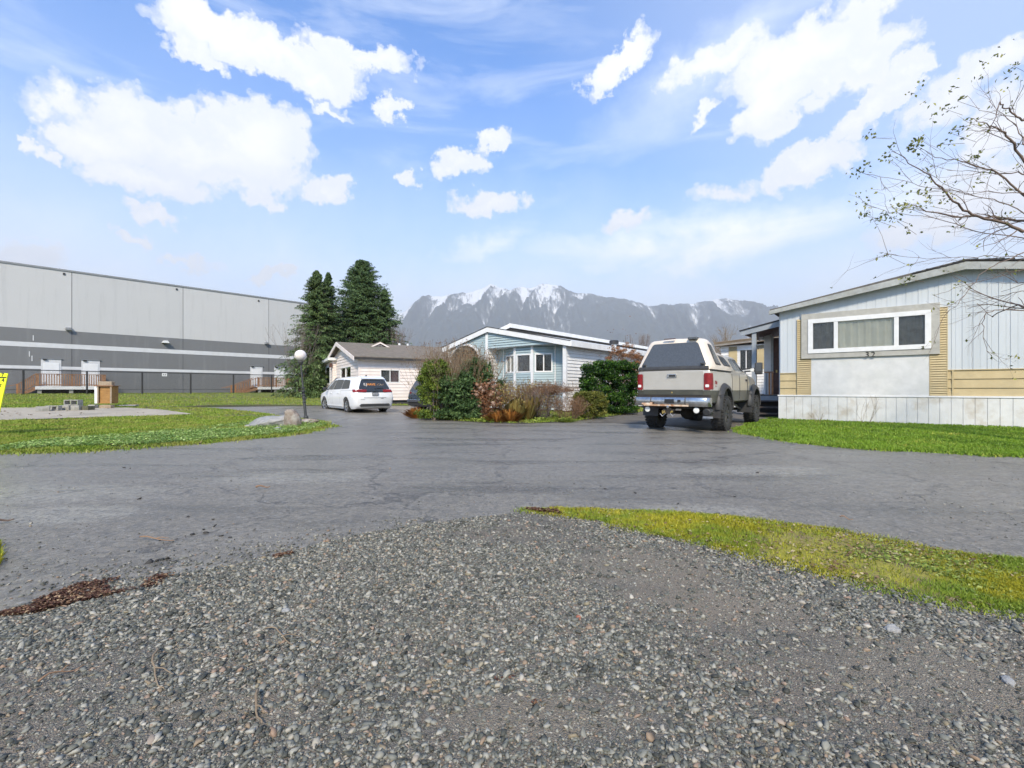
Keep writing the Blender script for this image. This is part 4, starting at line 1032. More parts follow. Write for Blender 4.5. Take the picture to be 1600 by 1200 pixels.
# annex
xa = -.3; y0, y1 = 7.6, 14.6; za0, za1 = 3.3 - cz, 3.05 - cz
fa = leftside(xa)
w3 = win_px(c_.yz, 502.5, 516, 575.5, 601, xa)
def lima(z): return (y0, y1) if z < za1 - .05 else (y0, y0 + (y1 - y0) * max(0, (za0 - z)) / (za0 - za1 + .05))
MB(fa).lap(y0, y1, .3, za0, .2, opens=[w3], lim=lima, d=.03).build('annex_wall', 'cream_lap', root)
window(root, fa, *w3, splits=(.5,), fw=.07, curtain=('curtain_grey', 'curtain_grey'), frame='white_trim')
MB(front(y0)).lap(xa, 0, .3, za0, .125).build('annex_return', 'cream_lap', root)
MB().box(xa + .4, 3, y0 + .4, y1 - .2, 0, za1 - .1).build('annex_core', 'interior', root)
MB().box(xa + .05, 2, y0 + .05, y1, -.2, .3).build('foundation', 'concrete_dark', root)
m = MB(lambda a, o, z: (o, a, z)); m.prism([(y0 - .3, za0 + .02), (y1 + .6, za1 - .02), (y1 + .6, za1 + .16), (y0 - .3, za0 + .22)], xa - .35, 3); m.build('annex_roof', 'white_trim', root)
m = MB(); m.box(xa - .2, xa, y0 - .1, y0 + .15, za0 - .5, za0 - .2); m.build('wall_bracket', 'soffit_brown', root)

# ================================================================ objects on the left lawn
def lump(name, loc, size, seed, mat, rz=0, label=None, cat='rock', group=None, amp=.28, tilt=(0, 0)):
    bm = bmesh.new(); bmesh.ops.create_icosphere(bm, subdivisions=4, radius=1)
    for v in bm.verts:
        p = v.co.copy(); n_ = noise.fractal(p * 1.1 + Vector((seed, seed * 2, 0)), .8, 2.0, 4)
        c_q = Vector((round(p.x * 2.1 + .3 * n_) / 2.1, round(p.y * 2.1) / 2.1, round(p.z * 2.1 + .3 * n_) / 2.1))
        v.co = (p * .72 + c_q * .28) * (1 + n_ * amp)
        v.co = Vector((v.co.x * size[0], v.co.y * size[1], v.co.z * size[2]))
    me = bpy.data.meshes.new(name); bm.to_mesh(me); bm.free(); me.materials.append(M[mat])
    me.polygons.foreach_set('use_smooth', [True] * len(me.polygons))
    o = link(name, me); o.location = loc; o.rotation_euler = (tilt[0], tilt[1], rz)
    return tag(o, label, cat, group)
x, y = at(428, 667); g0 = H(x, y)
lump('boulder', (x, y, g0 + .10), (.75, .42, .22), 2, 'rock', .25, 'low grey boulder lying in ground cover left of the upright stone', 'rock', 'stones around the lamp post', tilt=(.1, -.16))
x, y = at(457, 668); g0 = H(x, y)
lump('boulder', (x, y, g0 + .2), (.23, .2, .36), 5, 'rock_brown', .4, 'upright brown and grey stone just left of the lamp post base', 'rock', 'stones around the lamp post', amp=.2, tilt=(0, -.2))
x, y = at(434, 674); g0 = H(x, y)
lump('stone', (x, y, g0 + .03), (.11, .1, .09), 8, 'rock', .1, 'fist sized pale stone in the ground cover below the boulders', 'rock', 'stones around the lamp post')
x, y = at(480, 662); g0 = H(x, y)
lump('boulder', (x, y, g0 + .06), (.36, .22, .1), 11, 'rock_brown', -.1, 'flat brown stone slab right of the lamp post base', 'rock', 'stones around the lamp post')
x, y = at(470, 683)
# lamp post
lx, ly = at(478, 656); g0 = H(lx, ly)
root = empty('lamp_post', (lx, ly, g0), 0, 'leaning black lamp post topped by a single white globe', 'lamp post')
sc_ = ly / F; hp = (656 - 563) * sc_; lean = -8.5 * sc_
P_ = lambda t: (lean * t, 0, hp * t)
MB().lathe([(.085, -.05), (.085, .12), (.06, .16)], (0, 0, 0), 'z', 12).build('base', 'lamp_metal', root)
MB().tube([P_(0), P_(.25), P_(.42)], [.052, .05, .05], 10).build('lower_pole', 'lamp_metal', root)
MB().tube([P_(.42), P_(.7), P_(.955)], [.034, .032, .032], 10).build('upper_pole', 'lamp_metal', root)
for t in (.30, .36, .42, .48, .53):
    MB().lathe([(.04, -.03), (.075, -.01), (.075, .01), (.04, .03)], P_(t), 'z', 10).build('collar', 'lamp_metal', root)
m = MB(); p = P_(.40)
for k in range(7):
    a = k * .9; m.tube([(p[0], p[1], p[2] + .06 * (k - 3)), (p[0] + .12 * math.cos(a), p[1] + .12 * math.sin(a), p[2] + .05 * (k - 2))], .014, 5)
m.build('bracket', 'lamp_metal', root)
MB().lathe([(.05, -.12), (.09, -.05), (.11, .0), (.1, .03)], P_(.975), 'z', 14).build('globe_holder', 'lamp_metal', root)
bm = bmesh.new(); bmesh.ops.create_uvsphere(bm, u_segments=32, v_segments=20, radius=8.6 * sc_)
me = bpy.data.meshes.new('globe'); bm.to_mesh(me); bm.free(); me.materials.append(M['globe']); me.polygons.foreach_set('use_smooth', [True] * len(me.polygons))
o = link('globe', me, root); o.location = (lean, 0, hp + 7.6 * sc_)

# cinder blocks on the pad
def cinder(px, py, rz, label, mat='block', dz=0, size=(.40, .19, .19), holes=True, side=False, Yadd=0):
    x, y = at(px, py); y += Yadd; o_z = H(x, y) + .035 + dz
    L, D, Hh = size; m = MB()
    if holes:                                          # open cells face +-y (block lying on its side)
        t = .032; w = (L - 3 * t) / 2
        m.box(-L / 2, L / 2, -D / 2, D / 2, 0, t).box(-L / 2, L / 2, -D / 2, D / 2, Hh - t, Hh)
        for k in range(3): a = -L / 2 + k * (t + w); m.box(a, a + t, -D / 2 + .001, D / 2 - .001, t, Hh - t)
    else: m.box(-L / 2, L / 2, -D / 2, D / 2, 0, Hh)
    o = m.build('cinder_block', mat, None, bevel=.006); o.location = (x, y, o_z); o.rotation_euler = (0, 0, rz)
    return tag(o, label, 'cinder block', 'concrete blocks on the pad')
cinder(67, 643.5, .7, 'smooth concrete block at the left end of the block row', holes=False)
cinder(84, 642.5, .05, 'open celled cinder block lying on its side in the block row', size=(.52, .19, .2))
cinder(104, 641.8, .0, 'grey block in the row beneath the stacked hollow one', holes=False, size=(.42, .25, .2))
cinder(120, 641.8, .1, 'stained grey block between the stacked one and the mossy one', holes=False, size=(.36, .25, .2))
cinder(136, 641.6, -.1, 'dark mossy block at the right end of the block row', 'block_moss', holes=False, size=(.42, .3, .17))
cinder(113, 641.8, .05, 'pale hollow cinder block stacked on top of the row', dz=.205, size=(.58, .26, .23), Yadd=.05)
cinder(155, 638.0, .05, 'small grey block under the left foot of the wooden box', holes=False, size=(.3, .2, .15), Yadd=-.3)
cinder(176, 638.0, -.05, 'tan weathered block under the right foot of the wooden box', 'board_tan', holes=False, size=(.55, .2, .14), Yadd=-.3)
# wooden box cabinet
x, y = at(163, 636.2); k = y / F; z0 = H(x, y) + .035 + .145
root = empty('wooden_box', (x, y, z0), .12, 'open fronted plywood box with a white side standing on blocks', 'box')
w, d, hh = 20 * k, .42, 27 * k
MB().box(-w / 2, w / 2, .07, .09, 0, hh).build('back', 'ply', root)
MB().box(-w / 2 - .02, -w / 2, 0, d, 0, hh).build('side', 'white_paint', root)['label'] = 'white outer side of the box'
MB().box(w / 2, w / 2 + .025, 0, d, 0, hh).build('side', 'ply', root)
MB().box(-w / 2 - .1, w / 2 + .1, -.05, d + .05, hh, hh + .03).build('top', 'deck_wood', root)
MB().box(-w / 2, w / 2, 0, d, .0, .025).build('bottom', 'ply', root)
MB().box(-w / 2, -w / 2 + .06, -.015, .01, .0, hh).box(w / 2 - .05, w / 2 + .02, -.015, .01, .0, hh).build('front_frame', 'board_tan', root)
MB().box(-w / 2 - .16, -w / 2 - .02, .05, d, .0, hh - .02).build('side_panel', 'white_paint', root)
o = MB().box(-.32, .26, -.1, .14, 0, .2).build('timber_block', 'board_tan', None, bevel=.02); o.location = (x, y + .15, z0 + hh + .03); o.rotation_euler = (0, 0, .15); tag(o, 'tan block lying on top of the wooden box', 'block')
for (px, py, w_, mt, lb) in ((207, 634.7, .5, 'board_tan', 'pale flat board lying behind the pad beside the box'), (199, 635.6, .9, 'coping', 'thin dark board lying on the pad edge right of the box'), (141, 637, .3, 'block', 'flat stone lying on the pad left of the box')):
    x, y = at(px, py); o = MB().box(-w_ / 2, w_ / 2, -.12, .12, 0, .05).build('board' if 'board' in lb else 'stone', mt, None, bevel=.01); o.location = (x, y, H(x, y) + .04); o.rotation_euler = (0, 0, .1); tag(o, lb, 'board' if 'board' in lb else 'rock')

# yellow sign at the left edge of the view
x, y = atp(-9, 11.0); kk = y / F; g0 = H(x, y)
root = empty('yellow_sign', (x, y, g0), .15, 'tall fluorescent yellow folding sign with black lettering at the left edge', 'sign')
zt_ = CH + 26 * kk - g0; zb_ = CH - 20 * kk - g0
m = MB(); wt_, wb_ = 19 * kk, 10 * kk
m.prism([(-.7, zb_ - .3), (wb_ - .05, zb_ - .3), (wt_, zt_ - .02), (-.7, zt_ + .03)], -.01, .01); m.build('sign_board', 'sign_yellow', root)
m = MB(); m.prism([(-.5, zt_ - .145), (wt_ - .03, zt_ - .13), (wt_ - .035, zt_ - .105), (-.5, zt_ - .115)], -.018, -.0101); m.build('sign_rule', 'ink', root)
text_mesh('4', .13, .003, 'sign_print', 'ink', root, Matrix.Translation((wt_ - .10, -.014, zt_ - .19)) @ MX)
text_mesh('7', .12, .003, 'sign_print', 'ink', root, Matrix.Translation((wt_ - .11, -.014, zt_ - .06)) @ MX)
text_mesh('IT', .11, .003, 'sign_print', 'ink', root, Matrix.Translation((wt_ - .17, -.014, zt_ - .32)) @ MX)
for xx in (-.6, wb_ - .15): MB().box(xx, xx + .05, -.03, .03, -.02, zb_ - .25).build('sign_leg', 'white_paint', root)

# ================================================================ vehicles (local frame: x forward from the rear, y left, z up)
def ipol(xs, vs, x):
    if x <= xs[0]: return vs[0]
    for a, b, p, q in zip(xs, xs[1:], vs, vs[1:]):
        if x <= b: return p + (q - p) * (x - a) / (b - a)
    return vs[-1]
def loft(name, st, mats, parent, sh=lambda z, x: 0, split=None, auto=38, caps=(True, True)):
    """st: list of (x, half ring [(y,z)...]); rings mirrored and joined, ends closed by ladders"""
    bm = bmesh.new(); rings = []
    for x, pts in st:
        full = [(y, z) for y, z in pts] + [(-y, z) for y, z in pts[::-1] if abs(y) > 1e-6]
        if abs(pts[0][0]) > 1e-6: pass
        rings.append([bm.verts.new((x + sh(z, x), y, z)) for y, z in full])
    n = len(rings[0]); npt = len(st[0][1])
    for a, b in zip(rings, rings[1:]):
        for k in range(n):
            f = bm.faces.new((a[k], a[(k + 1) % n], b[(k + 1) % n], b[k]))
    for ring, on in ((rings[0], caps[0]), (rings[-1], caps[1])):
        if not on: continue
        # ladder between left and right halves; first and last points lie on the centre line
        L = ring[1:npt - 1]; Rr = [ring[n - k] for k in range(1, npt - 1)]
        bm.faces.new((ring[0], L[0], Rr[0]))
        for k in range(len(L) - 1): bm.faces.new((L[k], L[k + 1], Rr[k + 1], Rr[k]))
        bm.faces.new((L[-1], ring[npt - 1], Rr[-1]))
    bmesh.ops.recalc_face_normals(bm, faces=bm.faces[:])
    if split:
        for f in bm.faces: f.material_index = split(f.calc_center_median())
    me = bpy.data.meshes.new(name); bm.to_mesh(me); bm.free()
    for m_ in mats: me.materials.append(M[m_])
    me.polygons.foreach_set('use_smooth', [True] * len(me.polygons)); me.set_sharp_from_angle(angle=R(auto))
    return link(name, me, parent)
def side_fn(st, sh):
    """half width of the lofted skin at (x, z)"""
    xs = [s[0] for s in st]
    def fn(x, z):
        x0 = x
        for _ in range(4): x0 = x - sh(z, x0)
        pts = [(ipol(xs, [s[1][k][0] for s in st], x0), ipol(xs, [s[1][k][1] for s in st], x0)) for k in range(len(st[0][1]))]
        for (ya, za), (yb, zb) in zip(pts[1:], pts[2:]):
            if min(za, zb) - 1e-6 <= z <= max(za, zb) + 1e-6 and abs(zb - za) > 1e-6: return ya + (yb - ya) * (z - za) / (zb - za)
        return pts[-2][0]
    return fn
def panel(name, poly, proj, mat, parent, th=.008, cuts=8, label=None):
    """thin panel of the given outline laid on a curved skin"""
    bm = bmesh.new(); bm.faces.new([bm.verts.new((a, b, 0)) for a, b in poly])
    for ax in (0, 1):
        lo = min(p[ax] for p in poly); hi = max(p[ax] for p in poly)
        for k in range(1, cuts):
            co = [0, 0, 0]; co[ax] = lo + (hi - lo) * k / cuts; no = [0, 0, 0]; no[ax] = 1
            bmesh.ops.bisect_plane(bm, geom=bm.verts[:] + bm.edges[:] + bm.faces[:], plane_co=co, plane_no=no, dist=1e-5)
    ret = bmesh.ops.extrude_face_region(bm, geom=bm.faces[:])
    top = {v for v in ret['geom'] if isinstance(v, bmesh.types.BMVert)}
    for v in bm.verts: v.co = Vector(proj(v.co.x, v.co.y, th if v in top else -.01))
    bmesh.ops.recalc_face_normals(bm, faces=bm.faces[:])
    me = bpy.data.meshes.new(name); bm.to_mesh(me); bm.free(); me.materials.append(M[mat])
    o = link(name, me, parent)
    if label: o['label'] = label
    return o
def cut(o, cutters):
    for c in cutters:
        c.parent = o.parent
        md = o.modifiers.new('cut', 'BOOLEAN'); md.operation = 'DIFFERENCE'; md.object = c; md.solver = 'EXACT'
    dg = bpy.context.evaluated_depsgraph_get(); me = bpy.data.meshes.new_from_object(o.evaluated_get(dg))
    o.modifiers.clear(); old = o.data; me.name = old.name; o.data = me
    for c in cutters: bpy.data.objects.remove(c)
    me.set_sharp_from_angle(angle=R(38))
def cyl_y(x, z, r, y0, y1): return MB().lathe([(r, y0), (r, y1)], (x, 0, z), 'y', 36).build('cutter', 'under')
def rrect(x0, x1, y0, y1, r, n=5):
    p = []
    for cx_, cy_, a0 in ((x1 - r, y1 - r, 0), (x0 + r, y1 - r, 90), (x0 + r, y0 + r, 180), (x1 - r, y0 + r, 270)):
        for k in range(n + 1): a = R(a0 + 90 * k / n); p.append((cx_ + r * math.cos(a), cy_ + r * math.sin(a)))
    return p
def rpoly(pts, r=.05, n=4):
    """round the corners of a polygon"""
    out = []; N = len(pts)
    for i in range(N):
        p0, p, p1 = Vector(pts[i - 1]), Vector(pts[i]), Vector(pts[(i + 1) % N])
        a = (p0 - p); b = (p1 - p); rr = min(r, a.length * .45, b.length * .45); a = p + a.normalized() * rr; b = p + b.normalized() * rr
        for k in range(n + 1):
            t = k / n; q = a * (1 - t) ** 2 + p * 2 * t * (1 - t) + b * t * t; out.append((q.x, q.y))
    return out
def wheel(parent, x, y, r, w, rim_r, sgn, spokes, rim_mat, knobs=0, label=None):
    t = MB(); t.lathe([(rim_r * .98, -w * .42), (rim_r + .03, -w * .49), (r * .90, -w * .5), (r * .975, -w * .43), (r, -w * .3), (r, w * .3), (r * .975, w * .43), (r * .90, w * .5), (rim_r + .03, w * .49), (rim_r * .98, w * .42)], (0, 0, 0), 'y', 44, loop=True)
    if knobs:
        for k in range(knobs):
            a = 2 * math.pi * k / knobs
            for rowi, (ya, yb_) in enumerate(((-.52, -.33), (-.27, -.03), (.03, .27), (.33, .52))):
                aa = a + (rowi % 2) * math.pi / knobs
                ca, sa = math.cos(aa), math.sin(aa); hw = r * math.pi / knobs * .55
                p = lambda u, v, q: ((r - .02 + q) * ca - u * sa, v * w, (r - .02 + q) * sa + u * ca)
                i = [t.vert(*p(u, v, q)) for q in (0, .035) for v in (ya, yb_) for u in (-hw, hw)]
                for q in ((0, 1, 3, 2), (4, 6, 7, 5), (0, 4, 5, 1), (2, 3, 7, 6), (0, 2, 6, 4), (1, 5, 7, 3)): t.face([i[j] for j in q])
    wo_ = t.build('wheel', 'tyre', parent, auto=40); wo_.location = (x, y, r)
    if label: wo_['label'] = label
    m = MB(); o0 = w * .40 * sgn
    m.lathe([(rim_r * .86, -w * .3), (rim_r, -w * .40), (rim_r, w * .40), (rim_r * .86, w * .3)], (0, 0, 0), 'y', 36, loop=True)
    for k in range(spokes):
        a = 2 * math.pi * k / spokes + .3; ca, sa = math.cos(a), math.sin(a)
        for da in (-.10, .10):
            c2, s2 = math.cos(a + da), math.sin(a + da)
            m.bar((rim_r * .2 * ca, o0 * .75, rim_r * .2 * sa), (rim_r * .93 * c2, o0 * .88, rim_r * .93 * s2), rim_r * .15, .03)
    m.lathe([(rim_r * .24, o0 * .55), (rim_r * .2, o0 * .85)], (0, 0, 0), 'y', 16)
    m.build('rim', rim_mat, wo_)
    MB().lathe([(rim_r * .85, -w*.1), (rim_r * .85, w*.1)], (0, 0, 0), 'y', 24).build('brake', 'under', wo_)
    return wo_

# ---------------------------------------------------------------- pickup truck with canopy
TH = R(39); hd = (math.sin(TH), math.cos(TH))
truck = empty('pickup_truck', (4.31, 12.24, 0), math.atan2(hd[1], hd[0]), 'lifted pewter pickup truck with a beige bed canopy on big muddy tyres', 'pickup truck')
def tr_ring(w, zr, zb=.74, wb=.88):
    return [(0, zb), (wb, zb), (w - .015, zb + .06), (w, 1.115), (w, 1.135), (w, 1.40), (w - .02, zr - .04), (w - .06, zr), (0, zr + .01)]
S = [(0.0, tr_ring(.93, 1.64)), (.035, tr_ring(.985, 1.65)), (.12, tr_ring(1.0, 1.655)), (2.10, tr_ring(1.0, 1.655)), (4.15, tr_ring(.995, 1.655)), (4.35, tr_ring(.985, 1.62)),
     (5.3, tr_ring(.96, 1.54)), (5.62, tr_ring(.92, 1.46)), (5.72, tr_ring(.84, 1.38))]
nosh = lambda z, x: 0
body = loft('body', S, ['pewter', 'lower_dark'], truck, nosh, split=lambda c: 1 if c.z < 1.125 else 0)
AX0, AX1, TR = 1.25, 5.0, .47
cut(body, [cyl_y(AX0, .62, .54, -1.2, 1.2), cyl_y(AX1, .62, .56, -1.2, 1.2)])
sf = side_fn(S, nosh)
for x in (AX0, AX1):
    MB().box(x - .6, x + .6, -.62, .62, .72, 1.3).build('wheel_well', 'under', truck)
MB().box(.1, 5.5, -.5, .5, .62, .76).build('frame', 'under', truck)
for sy in (-1, 1):
    for x in (AX0, AX1):
        m = MB()                                   # fender flare
        pts = []
        for k in range(23):
            a = R(-18 + 216 * k / 22); pts.append((x + .555 * math.cos(a), .62 + .555 * math.sin(a), x + .70 * math.cos(a), .62 + .70 * math.sin(a)))
        rows = []
        for p in pts:
            zi, zo = max(.6, p[1]), max(.6, p[3])
            rows.append([m.vert(p[0], sy * .93, zi), m.vert(p[0], sy * 1.10, zi), m.vert((p[0] + p[2]) / 2, sy * 1.10, (zi + zo) / 2), m.vert(p[2], sy * 1.015, zo), m.vert(p[2], sy * .95, zo)])
        for a_, b_2 in zip(rows, rows[1:]):
            for k in range(5): m.face((a_[k], a_[(k + 1) % 5], b_2[(k + 1) % 5], b_2[k]))
        m.face(rows[0]); m.face(rows[-1][::-1])
        m.build('fender_flare', 'black_plastic', truck, auto=50)
        MB().prism([(x - .66, .38), (x - .63, .38), (x - .56, 1.0), (x - .60, 1.0)], sy * .62, sy * 1.07).build('mud_flap', 'black_plastic', truck)
        wheel(truck, x, sy * .93, TR, .33, .24, sy, 8, 'rim_dark', knobs=30)
mk = lambda off: (lambda a, b, t: (a, -(sf(a, b) + t), b))
mkl = lambda a, b, t: (a, sf(a, b) + t, b)
mkr = mk(0)
rear = lambda a, b, t: (-t, a, b)
# tail end
tg = panel('tailgate', rrect(-.80, .80, 1.135, 1.615, .02), lambda a, b, t: (-.006 - t * 1.5, a, b), 'pewter', truck, .012, 6)
panel('tailgate_trim', rrect(-.80, .80, 1.0, 1.128, .01), lambda a, b, t: (-.006 - t * 1.5, a, b), 'lower_dark', truck, .012, 4)
h_ = MB().box(-.055, -.02, -.13, .13, 1.46, 1.55).build('handle', 'chrome', tg, bevel=.012)
MB().box(-.062, -.05, -.10, .07, 1.48, 1.53).build('handle_recess', 'ink', h_)
MB().box(-.03, -.015, -.02, .02, 1.04, 1.08).build('badge', 'gold', tg)
MB().box(-.012, .02, -.985, .985, .90, .995).build('sill', 'under', truck)
for sy in (-1, 1):
    l_ = panel('tail_light', rrect(.825, .985, 1.13, 1.565, .03), lambda a, b, t: (-.006 - t + .10 * max(0, (a - .9) / .09) ** 2 * .4, sy * a, b), 'red_lens', truck, .02, 6)
    pj = (lambda a, b, t: (a, -(sf(a, b) + t), b)) if sy < 0 else mkl
    panel('lens_side', rrect(.0, .14, 1.14, 1.56, .03), pj, 'red_lens', l_, .014, 6)
    panel('lens_clear', rrect(.86, .95, 1.20, 1.27, .02), lambda a, b, t: (-.026 - t, sy * a, b), 'clear_lens', l_, .006, 2)
# bumper
m = MB(); prof = [(-.02, .70), (-.20, .70), (-.245, .76), (-.245, .88), (-.21, .93), (-.02, .93)]
rings = []
for y, ins in ((-1.02, .17), (-1.0, .07), (-.9, .0), (-.52, 0), (-.5, .05), (-.42, .05), (-.40, 0), (.40, 0), (.42, .05), (.5, .05), (.52, 0), (.9, 0), (1.0, .07), (1.02, .17)):
    rings.append([m.vert(min(-.02, p[0] + ins) if p[0] < -.1 else p[0], y, p[1]) for p in prof])
for a_, b_2 in zip(rings, rings[1:]):
    for k in range(6): m.face((a_[k], a_[(k + 1) % 6], b_2[(k + 1) % 6], b_2[k]))
m.face(rings[0]); m.face(rings[-1][::-1]); bp = m.build('bumper', 'chrome', truck, auto=50)
MB().box(-.262, -.19, -.50, .70, .695, .735).build('rusty_edge', 'rust', bp, bevel=.01)
MB().prism([(-.255, .735), (-.24, .80), (-.24, .735)], .45, .75).build('rust_patch', 'rust', bp)
MB().box(-.252, -.24, -.13, .12, .775, .885).build('plate_recess', 'ink', bp)
MB().box(-.252, -.24, -.30, -.22, .80, .87).build('socket', 'ink', bp)
for y in (-.67, .63):
    c = MB().lathe([(.05, -.06), (.085, -.13), (.085, -.14)], (0, y, .60), 'x', 20).build('reverse_lamp', 'black_metal', truck, auto=40)
    MB().lathe([(.075, -.139), (.07, -.15), (.03, -.156)], (0, y, .60), 'x', 20).build('lens', 'clear_lens', c, auto=40)
m = MB().box(-.34, .1, -.05, .05, .50, .60).box(-.30, -.22, -.14, .14, .57, .62); m.tube([(-.34, 0, .60), (-.34, 0, .66)], .02, 8); m.build('tow_hitch', 'under', truck)
MB().lathe([(.02, 0), (.038, .02), (.038, .05), (.02, .075)], (-.34, 0, .64), 'z', 12).build('tow_ball', 'chrome', truck)
m = MB()
for k in range(6): a = k / 5; m.box(-.31 + .02 * (k % 2), -.27 + .02 * (k % 2), -.12 + .05 * k, -.08 + .05 * k, .54 - .02 * (k % 3), .585)
m.build('hitch_pins', 'gold', truck)
m = MB(); m.tube([(-.29, -.05, .52), (-.31, -.12, .44), (-.3, -.18, .50)], .008, 6); m.tube([(-.29, .07, .52), (-.31, .15, .43), (-.3, .22, .50)], .008, 6); m.build('safety_chain', 'alloy', truck)
MB().lathe([(.06, -.18), (.095, -.16), (.095, .1), (.06, .1)], (0, -.93, .56), 'x', 20).build('exhaust_tip', 'black_metal', truck, auto=40)
MB().lathe([(.075, -.181), (.075, -.12)], (0, -.93, .56), 'x', 20).build('exhaust_bore', 'ink', truck)
MB().box(-.03, -.015, -1.04, -.80, .40, .45).build('flap_plate', 'alloy', truck)
# rear axle and diff, springs, shocks, front axle
m = MB().lathe([(.05, -.95), (.05, .95)], (AX0, 0, TR), 'y', 12); m.lathe([(.05, -.95), (.05, .95)], (AX1, 0, TR), 'y', 12); m.build('axle', 'under', truck)
MB().lathe([(.06, -.20), (.17, -.1), (.19, 0), (.17, .1), (.06, .2)], (AX0, .0, TR - .01), 'x', 16).build('differential', 'under', truck, auto=60)
for sy in (-.5, .5): MB().tube([(AX0 - .75, sy, .72), (AX0 - .3, sy, .56), (AX0, sy, .52), (AX0 + .4, sy, .57), (AX0 + .8, sy, .72)], .035, 6).build('leaf_spring', 'under', truck)
MB().tube([(.3, -.35, .66), (1.2, -.3, .60), (3.6, -.2, .58)], .04, 8).build('exhaust_pipe', 'under', truck)
MB().box(2.2, 3.2, .1, .5, .5, .72).build('fuel_tank', 'under', truck)
MB().tube([(3.9, -.62, .66), (4.55, -.75, .44)], .035, 8).build('shock_absorber', 'alloy', truck)
MB().lathe([(.06, 0), (.06, .22)], (4.5, -.66, .5), 'z', 10).build('spring_spacer', 'blue_part', truck)
# seams, door handle, fuel flap, decal
for x in (2.12, 3.02, 4.08): m = MB(); m.tube([(x, -sf(x, .8) - .001, .84), (x, -1.001, 1.12), (x, -1.001, 1.4), (x, -sf(x, 1.6) - .001, 1.6)], .007, 5); m.build('door_seam', 'ink', truck)
panel('door_handle', rrect(3.82, 4.0, 1.40, 1.47, .02), mkr, 'black_plastic', truck, .03, 2)
m = MB(); y = -1.0095
for (x0, x1, z0, z1) in ((.33, .36, 1.28, 1.37), (.37, .46, 1.34, 1.37), (.43, .46, 1.28, 1.36), (.49, .51, 1.27, 1.35), (.35, .50, 1.22, 1.235)): m.box(x0, x1, y, y + .012, z0, z1)
m.build('side_decal', 'red_lens', truck)
# canopy
def cp(wb_, wt_, zt, ww=None):
    return [(0, 1.66), (wb_, 1.66), (wb_ + .005, 1.74), (wb_ - .015, 1.80), (wt_ + .05, zt - .12), (wt_, zt - .04), (wt_ - .09, zt), (0, zt + .025)]
csh = lambda z, x: max(0, z - 1.70) * .32 * max(0, 1 - x / 1.3)
C_ = [(0, cp(.93, .66, 2.46)), (.05, cp(.975, .70, 2.5)), (.5, cp(.985, .72, 2.52)), (.85, cp(.985, .72, 2.46)), (1.2, cp(.985, .72, 2.28)), (1.5, cp(.985, .73, 2.21)), (2.1, cp(.98, .74, 2.19)), (2.14, cp(.97, .70, 2.17))]
can = loft('canopy', C_, ['cap_beige'], truck, csh, auto=50)
cf = side_fn(C_, csh)
cr = lambda a, b, t: (a, -(cf(a, b) + t), b); cl = lambda a, b, t: (a, cf(a, b) + t, b)
crear = lambda a, b, t: (-.004 - t + csh(b, 0), a, b)
panel('rear_window', rpoly([(-.60, 2.40), (.60, 2.40), (.88, 1.76), (-.88, 1.76)], .07), crear, 'cap_glass', can, .014, 8)
panel('window_sill', [(-.93, 1.76), (.93, 1.76), (.94, 1.665), (-.94, 1.665)], crear, 'black_plastic', can, .012, 5)
for y in (-.78, .78): MB().box(-.035, .02, y - .04, y + .04, 1.79, 1.83).build('latch', 'black_metal', can)
for nm, pj in (('r', cr), ('l', cl)):
    for poly in ([(.44, 2.37), (.74, 2.33), (1.02, 1.80), (.50, 1.80)], [(1.12, 2.13), (1.96, 2.07), (2.05, 1.80), (1.30, 1.80)]):
        w_ = panel('side_window', rpoly(poly, .06), pj, 'black_plastic', can, .010, 8)
        cx_ = sum(p[0] for p in poly) / 4; cz_ = sum(p[1] for p in poly) / 4
        panel('pane', rpoly([(cx_ + (p[0] - cx_) * .88, cz_ + (p[1] - cz_) * .86) for p in poly], .05), pj, 'cap_glass', w_, .016, 8)
    panel('slider_bar', [(1.53, 2.07), (1.56, 2.07), (1.66, 1.83), (1.63, 1.83)], pj, 'black_metal', can, .022, 3)
MB().box(.14, .30, -.60, -.36, 2.47, 2.53).build('brake_light', 'cap_glass', can, bevel=.01)
MB().box(.14, .2, -.02, .28, 2.515, 2.53).build('roof_rail', 'soffit_brown', can)
MB().box(.02, 2.12, -1.0, 1.0, 1.652, 1.668).build('seal', 'black_plastic', can)
# cab greenhouse
def cab(wb_, wt_, zt): return [(0, 1.64), (wb_, 1.64), (wb_ - .01, 1.70), (wt_ + .05, zt - .10), (wt_, zt - .04), (wt_ - .1, zt), (0, zt + .02)]
K_ = [(2.2, cab(.95, .72, 2.15)), (2.35, cab(.955, .73, 2.185)), (3.35, cab(.955, .73, 2.17)), (3.5, cab(.955, .72, 2.12)), (4.22, cab(.93, .86, 1.69))]
cb_ = loft('cab_roof', K_, ['pewter'], truck, nosh, auto=45)
kf = side_fn(K_, nosh)
for pj in (lambda a, b, t: (a, -(kf(a, b) + t), b), lambda a, b, t: (a, kf(a, b) + t, b)):
    for poly in ([(2.42, 2.06), (2.86, 2.07), (2.98, 1.71), (2.55, 1.71)], [(2.93, 2.07), (3.36, 2.05), (3.98, 1.71), (3.06, 1.71)]):
        w_ = panel('side_window', rpoly(poly, .04), pj, 'glass_dark', cb_, .008, 8)
panel('windshield', [(-.66, 0), (.66, 0), (.80, 1), (-.80, 1)], lambda a, b, t: (3.56 + .58 * b + t * .6, a, 2.105 - .36 * b + t), 'glass_dark', cb_, .012, 4)
